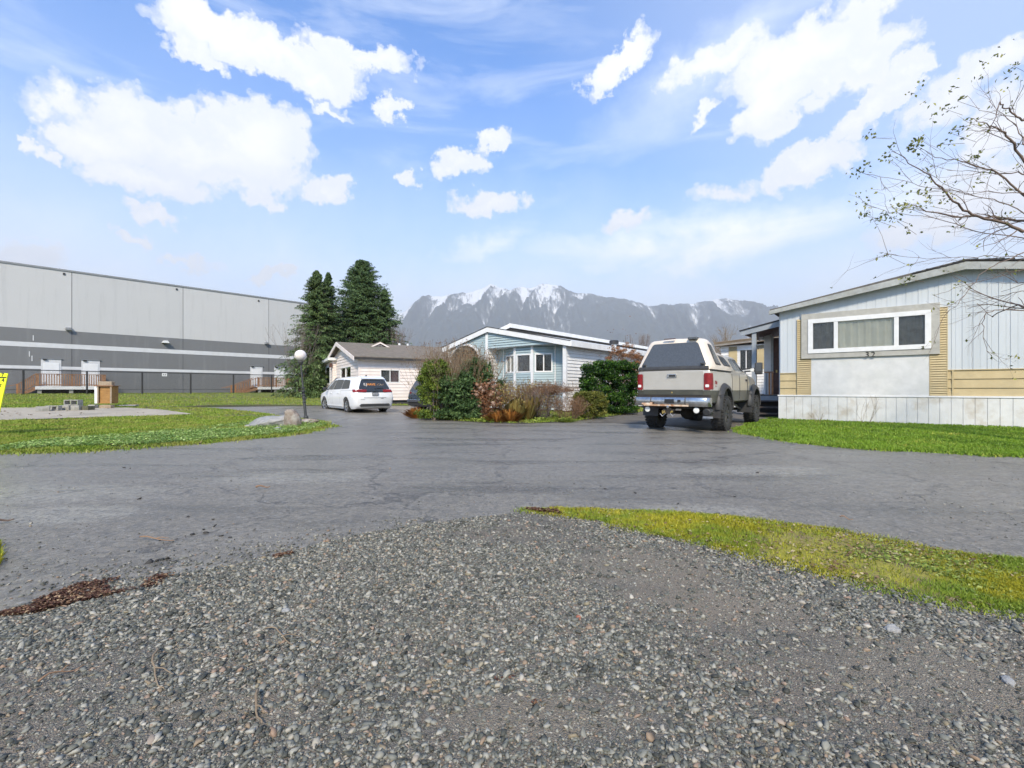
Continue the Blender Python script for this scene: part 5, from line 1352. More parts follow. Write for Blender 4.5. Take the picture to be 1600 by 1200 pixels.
for sy in (-1, 1):
    mr = MB().bar((4.0, sy * .92, 1.72), (4.02, sy * 1.28, 1.74), .04, .05).bar((4.0, sy * .92, 1.80), (4.02, sy * 1.28, 1.82), .04, .04).build('mirror', 'black_plastic', truck)
    MB().box(3.97, 4.08, sy * 1.22 - .0, sy * 1.44, 1.62, 2.0).build('mirror_housing', 'black_plastic', mr, bevel=.03)
    MB().box(3.962, 3.972, sy * 1.25, sy * 1.41, 1.72, 1.97).build('mirror_glass', 'cap_glass', mr)
    MB().box(3.99, 4.05, sy * 1.0, sy * 1.2, 1.71, 1.82).build('mirror_arm_cover', 'clear_lens', mr, bevel=.01)
m = MB().box(5.68, 5.80, -.85, .85, .72, .98); m.build('front_bumper', 'chrome', truck, bevel=.03)
m = MB().box(5.70, 5.74, -.62, .62, 1.05, 1.34); m.build('grille', 'black_plastic', truck)
for sy in (-1, 1): MB().box(5.60, 5.74, sy * .64, sy * .86, 1.08, 1.32).build('headlight', 'clear_lens', truck, bevel=.03)

# ---------------------------------------------------------------- minivan
hv = (-.65, .76)
van = empty('minivan', (-6.52, 21.62, 0), math.atan2(hv[1], hv[0]), 'white minivan seen from behind with orange letters on its rear window', 'minivan')
def vr_(zb, zs, zm, zbelt, zt, yb_, ys, ym, yt_, yrf):
    return [(0, zb), (yb_, zb), (ys, zs), (ym, zm), (ym, zm + .08), (yt_, zbelt), (yrf + .06, zt - .14), (yrf, zt - .06), (yrf - .14, zt - .01), (0, zt + .02)]
V_ = [(0, vr_(.30, .42, .72, 1.08, 1.66, .70, .80, .84, .80, .56)), (.05, vr_(.27, .40, .72, 1.09, 1.70, .80, .91, .94, .89, .62)), (.22, vr_(.22, .36, .72, 1.10, 1.735, .88, .97, 1.0, .945, .68)),
      (.6, vr_(.20, .34, .72, 1.10, 1.755, .9, .98, 1.01, .955, .70)), (1.7, vr_(.2, .33, .72, 1.10, 1.77, .9, .98, 1.01, .96, .72)), (3.0, vr_(.2, .33, .70, 1.07, 1.75, .9, .98, 1.01, .96, .71)),
      (3.5, vr_(.2, .33, .70, 1.06, 1.66, .9, .98, 1.01, .95, .69)), (3.9, vr_(.2, .33, .70, 1.04, 1.44, .9, .97, 1.0, .94, .74)), (4.3, vr_(.2, .33, .68, 1.00, 1.18, .88, .96, .99, .93, .80)),
      (4.8, vr_(.2, .33, .64, .92, 1.02, .84, .93, .96, .90, .76)), (5.08, vr_(.24, .34, .58, .80, .88, .72, .84, .86, .80, .64)), (5.16, vr_(.28, .36, .54, .70, .76, .56, .66, .68, .62, .5))]
vsh = lambda z, x: ((max(0, z - 1.04) * .42) + (-.05 if .40 < z < .85 else 0)) * max(0, 1 - x / 1.6)
vb = loft('body', V_, ['van_white'], van, vsh, auto=34)
cut(vb, [cyl_y(1.02, .36, .43, -1.3, 1.3), cyl_y(4.11, .36, .43, -1.3, 1.3)])
vf = side_fn(V_, vsh); vl = lambda a, b, t: (a, vf(a, b) + t, b); vr2 = lambda a, b, t: (a, -(vf(a, b) + t), b)
for x in (1.02, 4.11): MB().box(x - .45, x + .45, -.72, .72, .22, .85).build('wheel_well', 'under', van)
for sy in (-1, 1):
    for x in (1.02, 4.11):
        w_ = wheel(van, x, sy * .87, .36, .235, .235, sy, 7, 'alloy')
        if x > 4: w_.rotation_euler = (0, 0, R(10))
    MB().box(.60, .63, sy * .74, sy * .96, .16, .40).build('mud_flap', 'black_plastic', van)
for pj in (vl, vr2):
    g1 = panel('side_glass', rpoly([(.78, 1.17), (.98, 1.58), (1.72, 1.62), (1.80, 1.15)], .08), pj, 'glass_dark', van, .007, 8)
    g2 = panel('side_glass', rpoly([(1.84, 1.15), (1.76, 1.62), (2.72, 1.63), (2.90, 1.13)], .04), pj, 'glass_dark', van, .007, 8)
    g3 = panel('side_glass', rpoly([(2.95, 1.13), (2.78, 1.62), (3.22, 1.58), (3.95, 1.13)], .05), pj, 'glass_dark', van, .007, 8)
    for x in (1.80, 2.86, 4.0): panel('door_seam', [(x - .006, .42), (x + .006, .42), (x + .006, 1.09), (x - .006, 1.09)], pj, 'coping', van, .003, 4)
    for x in (1.98, 3.0): panel('door_handle', rrect(x, x + .22, .93, .965, .015), pj, 'van_white', van, .03, 2)
    panel('sliding_rail', [(.35, 1.085), (1.8, 1.085), (1.8, 1.10), (.35, 1.10)], pj, 'coping', van, .004, 4)
    panel('sill_trim', [(1.55, .30), (3.6, .30), (3.6, .345), (1.55, .345)], pj, 'van_white', van, .02, 3)
vre = lambda off: (lambda a, b, t: (-t - off + vsh(b, 0), a, b))
hg = panel('rear_window', rpoly([(-.58, 1.60), (.58, 1.60), (.78, 1.15), (-.78, 1.15)], .08), vre(.0), 'glass_dark', van, .012, 8)
panel('hatch_band', rrect(-.60, .60, 1.0, 1.16, .03), vre(.0), 'glass_dark', van, .016, 6)
for sy in (-1, 1):
    l_ = panel('tail_light', rpoly([(.40, 1.13), (.80, 1.14), (.86, 1.02), (.42, 1.0)], .03), (lambda sy: (lambda a, b, t: (-t - .004 + vsh(b, 0) + .22 * max(0, a - .78) ** 1.3, sy * a, b)))(sy), 'red_lens', van, .026, 8)
    panel('lens_side', rpoly([(-.02, 1.01), (.0, 1.13), (.36, 1.14), (.24, 1.0)], .03), vl if sy > 0 else vr2, 'red_lens', l_, .012, 6)
# spoiler lip, brake light, wiper, emblem, plate
MB(lambda a, o, z: (a, o, z)).prism([(.14, 1.64), (.30, 1.70), (.55, 1.77), (.45, 1.70)], -.6, .6).build('spoiler', 'van_white', van, bevel=.012)
m = MB(); m.bar((-.035 + vsh(1.16, 0), .0, 1.17), (-.03 + vsh(1.2, 0), -.42, 1.2), .02, .02); m.build('wiper', 'black_metal', van)
m = MB(); m.box(-.03, -.018, -.17, -.03, 1.055, 1.07).box(-.03, -.018, .03, .17, 1.055, 1.07).box(-.032, -.018, -.03, .03, 1.045, 1.08); m.build('emblem', 'chrome', van)
pl = MB().box(-.085, -.06, -.155, .155, .84, .99).build('licence_plate', 'black_plastic', van, bevel=.006)
MB().box(-.089, -.084, -.135, .135, .86, .97).build('plate_face', 'plate', pl)
m = MB(); rg_ = random.Random(4)
for k in range(6): y = .105 - .042 * k; m.box(-.093, -.0885, y - .013, y + .013, .885, .945)
m.build('plate_print', 'ink', pl)
panel('bumper_trim', rpoly([(-.80, .46), (.80, .46), (.72, .33), (-.72, .33)], .05), lambda a, b, t: (-t - .055 + .35 * max(0, abs(a) - .6) ** 1.5, a, b), 'black_plastic', van, .012, 8)
panel('step_pad', rrect(-.55, .55, .735, .755, .008), lambda a, b, t: (-t - .05, a, b), 'coping', van, .012, 4)
MB().box(-.062, -.05, .50, .70, .66, .675).build('badge', 'coping', van); MB().box(-.062, -.05, -.42, -.30, .70, .72).build('badge', 'coping', van)
for sy in (-1, 1):
    mr = MB().bar((3.62, sy * .95, 1.13), (3.6, sy * 1.08, 1.15), .05, .05).build('mirror', 'black_plastic', van)
    MB().box(3.52, 3.66, sy * 1.05, sy * 1.22, 1.09, 1.25).build('mirror_housing', 'black_plastic', mr, bevel=.035)
MB().prism([(.95, 1.775), (1.20, 1.78), (1.0, 1.84), (.95, 1.84)], -.02, .02).build('antenna_fin', 'black_plastic', van, bevel=.008)
panel('windshield', [(-.62, 0), (.62, 0), (.76, 1), (-.76, 1)], lambda a, b, t: (3.42 + .85 * b + t, a, 1.70 - .50 * b + t * 1.6), 'glass_dark', van, .02, 4)
for sy in (-1, 1): MB().box(4.86, 5.10, sy * .62, sy * .84, .68, .84).build('headlight', 'clear_lens', van, bevel=.03)
# window marker lettering on the rear glass
tilt = math.atan(.42)
def glass_text(s_, size, y, z, mat, mirror=False):
    T = Matrix.Translation((-.022 + vsh(z, 0), y, z)) @ Matrix.Rotation(tilt, 4, 'Y') @ Matrix(((0, 0, -1, 0), (-1, 0, 0, 0), (0, 1, 0, 0), (0, 0, 0, 1)))
    return text_mesh(s_, size, .002, 'window_lettering', mat, hg, T)
glass_text('E.J', .17, .42, 1.37, 'marker_white'); glass_text('HAVE', .17, .13, 1.37, 'marker_orange')
m = MB()                                             # fainter strokes right of the words
for k, (y, z, w_, h2) in enumerate(((-.18, 1.36, .03, .05), (-.25, 1.40, .06, .02), (-.33, 1.37, .02, .07), (-.40, 1.35, .06, .02), (-.47, 1.38, .02, .06), (-.28, 1.33, .05, .015))):
    m.box(-.024 + vsh(z, 0), -.020 + vsh(z, 0), y - w_ / 2, y + w_ / 2, z - h2 / 2, z + h2 / 2)
m.build('window_lettering', 'rust', hg)

# ---------------------------------------------------------------- dark car behind the cedar
hs = (.645, .764)
suv = empty('parked_car', (-4.85, 23.6, 0), math.atan2(hs[1], hs[0]), 'dark blue car mostly hidden behind the light green cedar shrub', 'car')
Q_ = [(x * .86, [(p[0] * .92, p[1] * .96) for p in ring]) for x, ring in V_]
sb = loft('body', Q_, ['suv_navy'], suv, vsh, auto=34)
cut(sb, [cyl_y(.88, .36, .41, -1.3, 1.3), cyl_y(3.53, .36, .41, -1.3, 1.3)])
qf = side_fn(Q_, vsh)
for x in (.88, 3.53):
    MB().box(x - .42, x + .42, -.66, .66, .22, .8).build('wheel_well', 'under', suv)
    for sy in (-1, 1): wheel(suv, x, sy * .8, .345, .22, .22, sy, 5, 'alloy')
panel('rear_window', rpoly([(-.52, 1.53), (.52, 1.53), (.70, 1.10), (-.70, 1.10)], .08), vre(.0), 'cap_glass', suv, .012, 8)
for sy, pj in ((1, lambda a, b, t: (a, qf(a, b) + t, b)), (-1, lambda a, b, t: (a, -(qf(a, b) + t), b))):
    panel('side_glass', rpoly([(.70, 1.10), (.90, 1.50), (3.0, 1.48), (3.4, 1.10)], .08), pj, 'glass_dark', suv, .007, 10)
    panel('tail_light', rrect(.58, .76, .80, 1.0, .03), (lambda sy: (lambda a, b, t: (-t - .004 + .3 * max(0, a - .68), sy * a, b)))(sy), 'red_lens', suv, .02, 3)
    MB().lathe([(.05, -.075), (.045, -.085)], (0, sy * .62, .56), 'x', 14).build('reflector', 'clear_lens', suv)
MB().box(-.14, -.03, -.80, .80, .46, .62).build('rear_bumper', 'chrome', suv, bevel=.03)
MB().box(-.1, .0, -.74, .74, .30, .46).build('bumper_valance', 'black_plastic', suv, bevel=.02)

# ================================================================ vegetation
def green(name, dark, mid, light, **k): M[name] = leafmat(name, [(0., dark), (.5, mid), (1., light)], **k)
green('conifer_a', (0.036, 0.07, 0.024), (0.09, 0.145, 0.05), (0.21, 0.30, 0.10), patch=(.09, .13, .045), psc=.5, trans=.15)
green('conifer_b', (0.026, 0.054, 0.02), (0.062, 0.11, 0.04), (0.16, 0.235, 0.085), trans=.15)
green('cedar_leaf', (.05, .085, .012), (.13, .19, .025), (.27, .33, .05), patch=(.07, .12, .02), psc=2.5)
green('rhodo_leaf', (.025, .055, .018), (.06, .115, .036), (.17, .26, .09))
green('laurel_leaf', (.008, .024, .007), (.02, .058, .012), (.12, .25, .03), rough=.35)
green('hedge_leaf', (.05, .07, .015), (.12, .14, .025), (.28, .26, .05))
green('orange_grass', (.22, .08, .02), (.40, .16, .035), (.55, .28, .07))
green('straw_grass', (.18, .13, .04), (.32, .24, .07), (.42, .36, .12))
green('rust_leaf', (.10, .04, .018), (.24, .10, .045), (.36, .19, .10))
green('maple_twig', (.10, .05, .025), (.20, .10, .05), (.30, .17, .09))
green('dry_flower', (.22, .12, .08), (.42, .26, .18), (.60, .46, .36))
green('brown_flower', (.14, .06, .025), (.30, .14, .06), (.40, .22, .11))
green('lime_leaf', (.16, .22, .03), (.30, .38, .06), (.48, .55, .14))
green('cover_leaf', (.14, .24, .04), (.32, .46, .11), (.55, .64, .26), patch=(.13, .24, .05), psc=3)
green('straw_leaf', (.12, .07, .035), (.28, .19, .09), (.50, .42, .25))
green('clover_leaf', (.10, .16, .02), (.24, .31, .05), (.42, .46, .14))
green('tree_leaf', (.06, .08, .02), (.16, .18, .045), (.40, .38, .10))
M['grass_blade'] = leafmat('grass_blade', [(0., (.11, .18, .018)), (.45, (.22, .33, .032)), (.8, (.33, .42, .06)), (1., (.50, .46, .18))], patch=(.34, .33, .08), psc=1.1, trans=.3)
M['lawn_blade'] = leafmat('lawn_blade', [(0., (.09, .17, .016)), (.5, (.18, .30, .028)), (.9, (.32, .41, .06)), (1., (.55, .52, .1))], patch=(.22, .36, .03), psc=1.3, trans=.3)
M['moss_blade'] = leafmat('moss_blade', [(0., (.20, .21, .02)), (.5, (.44, .42, .035)), (.85, (.58, .53, .06)), (1., (.52, .42, .18))], patch=(.22, .33, .045), psc=2.2, trans=.3)
M['debris_mat'] = leafmat('debris_mat', [(0., (.035, .016, .012)), (.55, (.10, .045, .03)), (.85, (.2, .12, .07)), (1., (.38, .28, .17))], trans=0, rough=.9)
M['pebble'] = leafmat('pebble', [(0., (.04, .041, .034)), (.25, (.09, .093, .078)), (.5, (.148, .15, .127)), (.72, (.225, .218, .182)), (.86, (.33, .315, .265)), (.92, (.25, .17, .12)), (.96, (.21, .18, .115)), (1., (.42, .39, .33))], trans=0, rough=.62)

def inpoly(x, y, poly):
    P_ = np.asarray(poly); n = len(P_); c = np.zeros(len(x), bool)
    for i in range(n):
        x0, y0 = P_[i]; x1, y1 = P_[(i + 1) % n]
        if y0 == y1: continue
        k = ((y0 > y) != (y1 > y)) & (x < (x1 - x0) * (y - y0) / (y1 - y0) + x0)
        c ^= k
    return c
def Hn(x, y): return .74 * np.clip(1 - ((x + 34.9) * TH_A - (y - 32.5) * TH_S) / 29.0, 0, 1)
def vnoise(x, y, s, seed=0.0):
    g = np.random.default_rng(int(seed * 10) + 5).random((64, 64)); X = x / s; Y = y / s; xi = np.floor(X).astype(int); yi = np.floor(Y).astype(int)
    fx = X - xi; fy = Y - yi; fx = fx * fx * (3 - 2 * fx); fy = fy * fy * (3 - 2 * fy)
    a = g[xi % 64, yi % 64]; b = g[(xi + 1) % 64, yi % 64]; c = g[xi % 64, (yi + 1) % 64]; d = g[(xi + 1) % 64, (yi + 1) % 64]
    return (a * (1 - fx) + b * fx) * (1 - fy) + (c * (1 - fx) + d * fx) * fy
def fbm(x, y, s, seed=0.0): return .55 * vnoise(x, y, s, seed) + .3 * vnoise(x, y, s / 2.3, seed + 1) + .15 * vnoise(x, y, s / 5, seed + 2)
def scatter(rg, poly, n, minY=.5, seen=True):
    """points in a polygon, density falling with distance from the road edge nearest the viewer"""
    P_ = np.asarray(poly); lo = P_.min(0); hi = P_.max(0); X = []; Y = []; got = 0
    while got < n:
        k = n * 4
        if seen:                                       # within the field the photo can see, plus a margin
            inv = rg.uniform(1 / min(hi[1], 60), 1 / max(lo[1], minY), k); y = 1 / inv; x = rg.uniform(-1.45, 1.45, k) * y
            keep = rg.random(k) < (np.clip(y / 14, 0, 1) ** 0)
        else: x = rg.uniform(lo[0], hi[0], k); y = rg.uniform(lo[1], hi[1], k); keep = np.ones(k, bool)
        i = inpoly(x, y, poly) & keep; X.append(x[i]); Y.append(y[i]); got += i.sum()
        if i.sum() == 0: break
    return np.concatenate(X)[:n], np.concatenate(Y)[:n]
def grass(name, poly, n, h, mat, seed, off=.012, w=.006, label=None, seen=True, thin=0.0, tuft=.5, avoid=None):
    rg = np.random.default_rng(seed); x, y = scatter(rg, poly, n, seen=seen)
    f = fbm(x, y, 1.1, seed % 7)
    if avoid is not None: k = ~inpoly(x, y, avoid); x, y, f = x[k], y[k], f[k]
    if thin: k = rg.random(len(x)) < np.clip((f - thin) * 6 + .5, .06, 1); x, y, f = x[k], y[k], f[k]
    n = len(x)
    D = np.hypot(x, y); ww = w * np.clip(D / 4.0, 1, 4.5) * rg.uniform(.7, 1.4, n); hh = h * rg.uniform(.45, 1.25, n) * (.6 + tuft * 1.2 * fbm(x, y, .45, seed % 5 + 2))
    a = rg.uniform(0, 2 * np.pi, n); lean = rg.uniform(.1, .9, n) * hh; la = rg.uniform(0, 2 * np.pi, n)
    z = Hn(x, y) + off
    b0 = np.stack([x - np.cos(a) * ww / 2, y - np.sin(a) * ww / 2, z], 1); b1 = np.stack([x + np.cos(a) * ww / 2, y + np.sin(a) * ww / 2, z], 1)
    m0 = np.stack([x + np.cos(la) * lean * .35, y + np.sin(la) * lean * .35, z + hh * .6], 1)
    t = np.stack([x + np.cos(la) * lean, y + np.sin(la) * lean, z + hh], 1)
    V = np.stack([b0, b1, m0 + (b1 - b0) * .35, t, m0 - (b1 - b0) * .35], 1).reshape(-1, 3)
    Fc = np.arange(5 * n).reshape(n, 5)
    o = npmesh(name, V, Fc, mat, rnd=np.clip(rg.random(n) * .75 + (f - .4) * .7, 0, 1)); tag(o, label, kind='stuff'); return o
grass('grass', LR, 70000, .055, 'lawn_blade', 11, thin=.2)
grass('grass', LL, 130000, .065, 'grass_blade', 12, thin=.33, avoid=SL)
grass('grass', LB, 60000, .085, 'grass_blade', 13, off=.018, avoid=SL)
grass('grass', VN, 90000, .03, 'moss_blade', 14, w=.0045, thin=.35)
grass('grass', [at(-260, 880), at(-14, 846), at(1, 852), at(3, 870), at(0, 884), at(-260, 960)], 9000, .05, 'moss_blade', 15, off=.004, w=.006)
grass('grass', BD, 22000, .07, 'grass_blade', 16, off=.014, thin=.35)
def fringe(name, outline, n, h, mat, seed, off, w, sig):
    """loose blades straggling across the edge of a lawn"""
    rg = np.random.default_rng(seed); P_ = np.asarray(outline); i = rg.integers(0, len(P_), n * 6); t = rg.random(n * 6)[:, None]
    q = P_[i] * (1 - t) + P_[(i + 1) % len(P_)] * t; k = (q[:, 1] > .8) & (np.abs(q[:, 0]) < 1.4 * q[:, 1]); q = q[k]; wgt = rg.random(len(q)) < np.clip(6 / q[:, 1], .12, 1); q = q[wgt][:n]
    n = len(q); cl = fbm(q[:, 0], q[:, 1], .35, 3); q = q + rg.normal(0, sig, (n, 2)) * np.clip(cl * 2.4 - .4, .1, 2)[:, None]; x, y = q[:, 0], q[:, 1]
    D = np.hypot(x, y); ww = w * np.clip(D / 4.0, 1, 4.5) * rg.uniform(.7, 1.4, n); hh = h * rg.uniform(.4, 1.2, n); a = rg.uniform(0, 2 * np.pi, n); la = rg.uniform(0, 2 * np.pi, n); ln = rg.uniform(.3, 1.2, n) * hh; z = Hn(x, y) + off
    b0 = np.stack([x - np.cos(a) * ww / 2, y - np.sin(a) * ww / 2, z], 1); b1 = np.stack([x + np.cos(a) * ww / 2, y + np.sin(a) * ww / 2, z], 1); m0 = np.stack([x + np.cos(la) * ln * .35, y + np.sin(la) * ln * .35, z + hh * .6], 1); tt = np.stack([x + np.cos(la) * ln, y + np.sin(la) * ln, z + hh], 1)
    V = np.stack([b0, b1, m0 + (b1 - b0) * .35, tt, m0 - (b1 - b0) * .35], 1).reshape(-1, 3)
    o = npmesh(name, V, np.arange(5 * n).reshape(n, 5), mat, rnd=rg.random(n)); tag(o, kind='stuff'); return o
fringe('grass', VN, 16000, .028, 'moss_blade', 101, .002, .0045, .05)
fringe('grass', LR, 9000, .05, 'lawn_blade', 102, .0, .006, .09)
fringe('grass', LL, 16000, .055, 'grass_blade', 103, .0, .006, .12)
# broad tufts along the verge: dandelion-like leaves and clover
def cover(name, poly, n, size, mat, seed, thin=.4, off=.02, up=.03, label=None, seen=True, sc=.9):
    rg = np.random.default_rng(seed); x, y = scatter(rg, poly, n, seen=seen); f = fbm(x, y, sc, seed % 6 + .3)
    k = rg.random(len(x)) < np.clip((f - thin) * 7, 0, 1); x, y, f = x[k], y[k], f[k]; n = len(x)
    C = np.stack([x, y, Hn(x, y) + off + rg.uniform(0, up, n)], 1); a = rg.uniform(0, 2 * np.pi, n)
    D = np.stack([np.cos(a), np.sin(a), rg.uniform(-.1, .7, n)], 1); N = np.stack([rg.normal(0, .45, n), rg.normal(0, .45, n), np.ones(n)], 1)
    L = size * rg.uniform(.5, 1.5, n); V, Fc = leaves(rg, C, D, N, L, L * rg.uniform(.35, .8, n), .2)
    o = npmesh(name, V, Fc, mat, rnd=rg.random(n)); tag(o, label, kind='stuff'); return o
cover('ground_cover', VN, 7000, .024, 'clover_leaf', 21, thin=.42, up=.015)
cover('ground_cover', [at(*p) for p in [(-40, 712), (75, 704), (230, 698), (300, 693), (360, 688), (420, 683), (470, 677), (497, 671), (512, 666), (500, 661), (470, 659), (430, 657), (395, 661), (350, 667), (280, 675), (180, 684), (60, 694)]], 34000, .042, 'cover_leaf', 22, thin=.28, up=.10, sc=1.6)
cover('ground_cover', LR, 900, .05, 'lime_leaf', 24, thin=.5, up=.02)
cover('fallen_leaves', VN, 2600, .024, 'straw_leaf', 25, thin=.42, up=.02)
cover('fallen_leaves', LL, 1500, .09, 'debris_mat', 26, thin=.5, up=.03, sc=1.4)
cover('fallen_leaves', [at(*p) for p in [(-10, 966), (60, 938), (130, 914), (200, 902), (275, 898), (262, 914), (200, 926), (120, 944), (50, 962)]], 9000, .017, 'debris_mat', 27, thin=.40, off=.008, up=.016, sc=.35)
cover('fallen_leaves', [at(*p) for p in [(425, 871), (455, 864), (460, 867), (430, 874)]], 500, .018, 'debris_mat', 28, thin=.05, off=.008, up=.012)
cover('fallen_leaves', [at(*p) for p in [(820, 798), (870, 800), (878, 806), (830, 801)]], 900, .03, 'debris_mat', 29, thin=.05, off=.014, up=.02)
cover('fallen_leaves', [at(*p) for p in [(450, 679), (470, 668), (505, 661), (516, 666), (497, 672.5), (470, 679)]], 1600, .05, 'debris_mat', 30, thin=.05, off=.008, up=.02)

# ---- loose stones of the gravel
def stones(name, x, y, s, mat, seed, off=.004, flat=.55):
    rg = np.random.default_rng(seed); n = len(x)
    t = (1 + 5 ** .5) / 2
    B = np.array([(-1, t, 0), (1, t, 0), (-1, -t, 0), (1, -t, 0), (0, -1, t), (0, 1, t), (0, -1, -t), (0, 1, -t), (t, 0, -1), (t, 0, 1), (-t, 0, -1), (-t, 0, 1)]) / 1.9
    Fi = np.array([(0, 11, 5), (0, 5, 1), (0, 1, 7), (0, 7, 10), (0, 10, 11), (1, 5, 9), (5, 11, 4), (11, 10, 2), (10, 7, 6), (7, 1, 8), (3, 9, 4), (3, 4, 2), (3, 2, 6), (3, 6, 8), (3, 8, 9), (4, 9, 5), (2, 4, 11), (6, 2, 10), (8, 6, 7), (9, 8, 1)])
    V = B[None] * (1 + rg.normal(0, .2, (n, 12, 1))) + rg.normal(0, .23, (n, 12, 3))
    V *= (np.stack([rg.uniform(.75, 1.45, n), rg.uniform(.6, 1.0, n), rg.uniform(.7, 1.2, n) * flat], 1) * s[:, None] * .5)[:, None]
    ax = rg.normal(0, .35, n); ay = rg.normal(0, .35, n); az_ = rg.uniform(0, 2 * np.pi, n)
    def rot(V, a, i, j):
        c, s_ = np.cos(a)[:, None], np.sin(a)[:, None]; p, q = V[..., i] * c - V[..., j] * s_, V[..., i] * s_ + V[..., j] * c; V[..., i] = p; V[..., j] = q
    rot(V, ax, 1, 2); rot(V, ay, 0, 2); rot(V, az_, 0, 1)
    V[..., 0] += x[:, None]; V[..., 1] += y[:, None]; V[..., 2] += (off + s * flat * rg.uniform(.12, .42, n))[:, None]
    Fc = (Fi[None] + (np.arange(n) * 12)[:, None, None]).reshape(-1, 3)
    r = np.repeat(np.clip(rg.random(n), 0, 1), 20) 
    o = npmesh(name, V.reshape(-1, 3), Fc, mat, rnd=r); tag(o, kind='stuff'); return o
rg = np.random.default_rng(77)
def gscatter(n, y0, y1, marg=1.35):
    X = []; Y = []; tot = 0
    A = 0
    while tot < n:
        y = np.sqrt(rg.uniform(y0 ** 2, y1 ** 2, n)); x = rg.uniform(-marg, marg, n) * y
        i = inpoly(x, y, GRAVEL); X.append(x[i]); Y.append(y[i]); tot += i.sum()
    return np.concatenate(X)[:n], np.concatenate(Y)[:n]
x, y = gscatter(125000, 1.25, 4.9)
f = fbm(x, y, .9, 3.0); s_ = np.clip(np.exp(rg.normal(math.log(.0116), .45, len(x))), .005, .034)
k = rg.random(len(x)) < np.clip((f - .36) * 6 + .45, .28, 1)
for (px, py, rx, ry, pr) in ((850, 1120, .42, .13, .7), (1540, 1050, .75, .32, .62), (1130, 945, .7, .28, .55), (1010, 890, .7, .35, .4), (330, 1110, .35, .10, .5), (700, 985, .5, .12, .3)):
    x0, y0 = at(px, py); k &= ~((rg.random(len(x)) < pr) & (np.hypot((x - x0) / rx, (y - y0) / ry) + (fbm(x, y, .25, 2) - .5) * 1.2 < 1))
stones('gravel', x[k], y[k], s_[k], 'pebble', 5)
x, y = gscatter(45000, 1.25, 3.4)                     # finer chips between them
stones('gravel', x, y, np.clip(np.exp(rg.normal(math.log(.0075), .25, len(x))), .004, .012), 'pebble', 6, flat=.6)
i = rg.integers(0, len(VN), 5200); P_ = np.asarray(VN); q = P_[i] + rg.normal(0, .045, (5200, 2)); q = q[(q[:, 1] < 5.2)]
stones('gravel', q[:, 0], q[:, 1], np.clip(np.exp(rg.normal(math.log(.011), .4, len(q))), .005, .026), 'pebble', 44, off=.01)
# stray pebbles and dark crumbs on the asphalt
n = 12000; y = 1 / rg.uniform(1 / 13., 1 / 2.7, n); x = rg.uniform(-1.2, 1.2, n) * y
k = ~inpoly(x, y, GRAVEL) & ~inpoly(x, y, VN) & ~inpoly(x, y, LR) & ~inpoly(x, y, LL) & (rg.random(n) < np.clip((fbm(x, y, 1.5, 4) - .35) * 3, .05, 1))
stones('loose_pebbles', x[k], y[k], np.clip(np.exp(rg.normal(math.log(.0075), .45, k.sum())), .004, .026), 'pebble', 8, off=.0)
gx_, gy_ = [], []
for (px, py, n_) in ((170, 900, 120), (300, 885, 150), (420, 862, 150), (520, 840, 120), (640, 817, 120), (90, 925, 90)):   # kicked out of the drive
    x0, y0 = at(px, py); gx_.append(x0 + rg.normal(0, .16, n_)); gy_.append(y0 + rg.normal(0.02, .09, n_))
x = np.concatenate(gx_); y = np.concatenate(gy_); k = ~inpoly(x, y, GRAVEL)
stones('loose_pebbles', x[k], y[k], rg.uniform(.008, .024, k.sum()), 'pebble', 9, off=.0)
crumbs = [(320, 833), (300, 836), (318, 828), (290, 838), (335, 823), (345, 838), (322, 833), (233, 880), (262, 874), (273, 879), (245, 877), (333, 812), (294, 808), (218, 780), (272, 868), (360, 840), (1058, 788), (1148, 776), (1060, 787), (1184, 739), (945, 764), (993, 771), (24, 728), (203, 732), (195, 731)]
x, y = np.array([at(*p) for p in crumbs]).T
M['crumb'] = pm('crumb', (.03, .03, .028), (.05, .045, .04), 30, .9)
stones('loose_pebbles', x, y, rg.uniform(.02, .045, len(x)), 'crumb', 10, off=.0, flat=.4)
cover('fallen_leaves', [at(*p) for p in [(770, 1066), (810, 1062), (850, 1085), (845, 1110), (790, 1105), (765, 1085)]], 1500, .013, 'debris_mat', 33, thin=.52, off=.012, up=.012, sc=.2)
# a few bigger stones of their own
for i, (px, py, s0, c, lb) in enumerate(((1395, 987, .036, 'rock', 'largest pale blue grey stone in the gravel at right'), (1575, 1068, .028, 'rock', 'pale grey stone in the gravel near the right edge'), (904, 968, .016, 'terracotta', 'small red brown stone in the middle of the gravel'), (447, 958, .022, 'rock', 'rounded light stone in the gravel at centre left'))):
    if c not in M: M[c] = pm(c, (.33, .13, .08), (.25, .09, .06), 20, .8)
    x0, y0 = at(px, py); lump('stone', (x0, y0, .012), (s0, s0 * .7, s0 * .5), 3 + i, c, i, lb, 'rock')

# twigs lying about
def twig(px0, py0, px1, py1, r, label, seed, mat='twig_tan', fork=True):
    rr = random.Random(seed); a = Vector((*at(px0, py0), .02)); b = Vector((*at(px1, py1), .02)); d = b - a; n_ = Vector((-d.y, d.x, 0))
    root = empty('twig', a, 0, label, 'twig', 'fallen twigs'); pts = []
    for k in range(9):
        t = k / 8; e = n_ * (.05 * math.sin(t * 4 + seed) + rr.uniform(-.02, .02)); p = d * t + e; pts.append((p.x, p.y, .012 * math.sin(t * 6) + r))
    MB().tube(pts, [r * (1 - .6 * k / 8) for k in range(9)], 6).build('stem', mat, root, smooth=True)
    if fork:
        p = Vector(pts[4]); e = d.normalized() * d.length * .3 + n_ * .12; MB().tube([tuple(p), tuple(p + e * .5 + Vector((0, 0, .01))), tuple(p + e)], [r * .6, r * .5, r * .3], 5).build('side_shoot', mat, root)
twig(413, 990, 471, 1015, .004, 'pale forked twig lying on the gravel near the centre', 1)
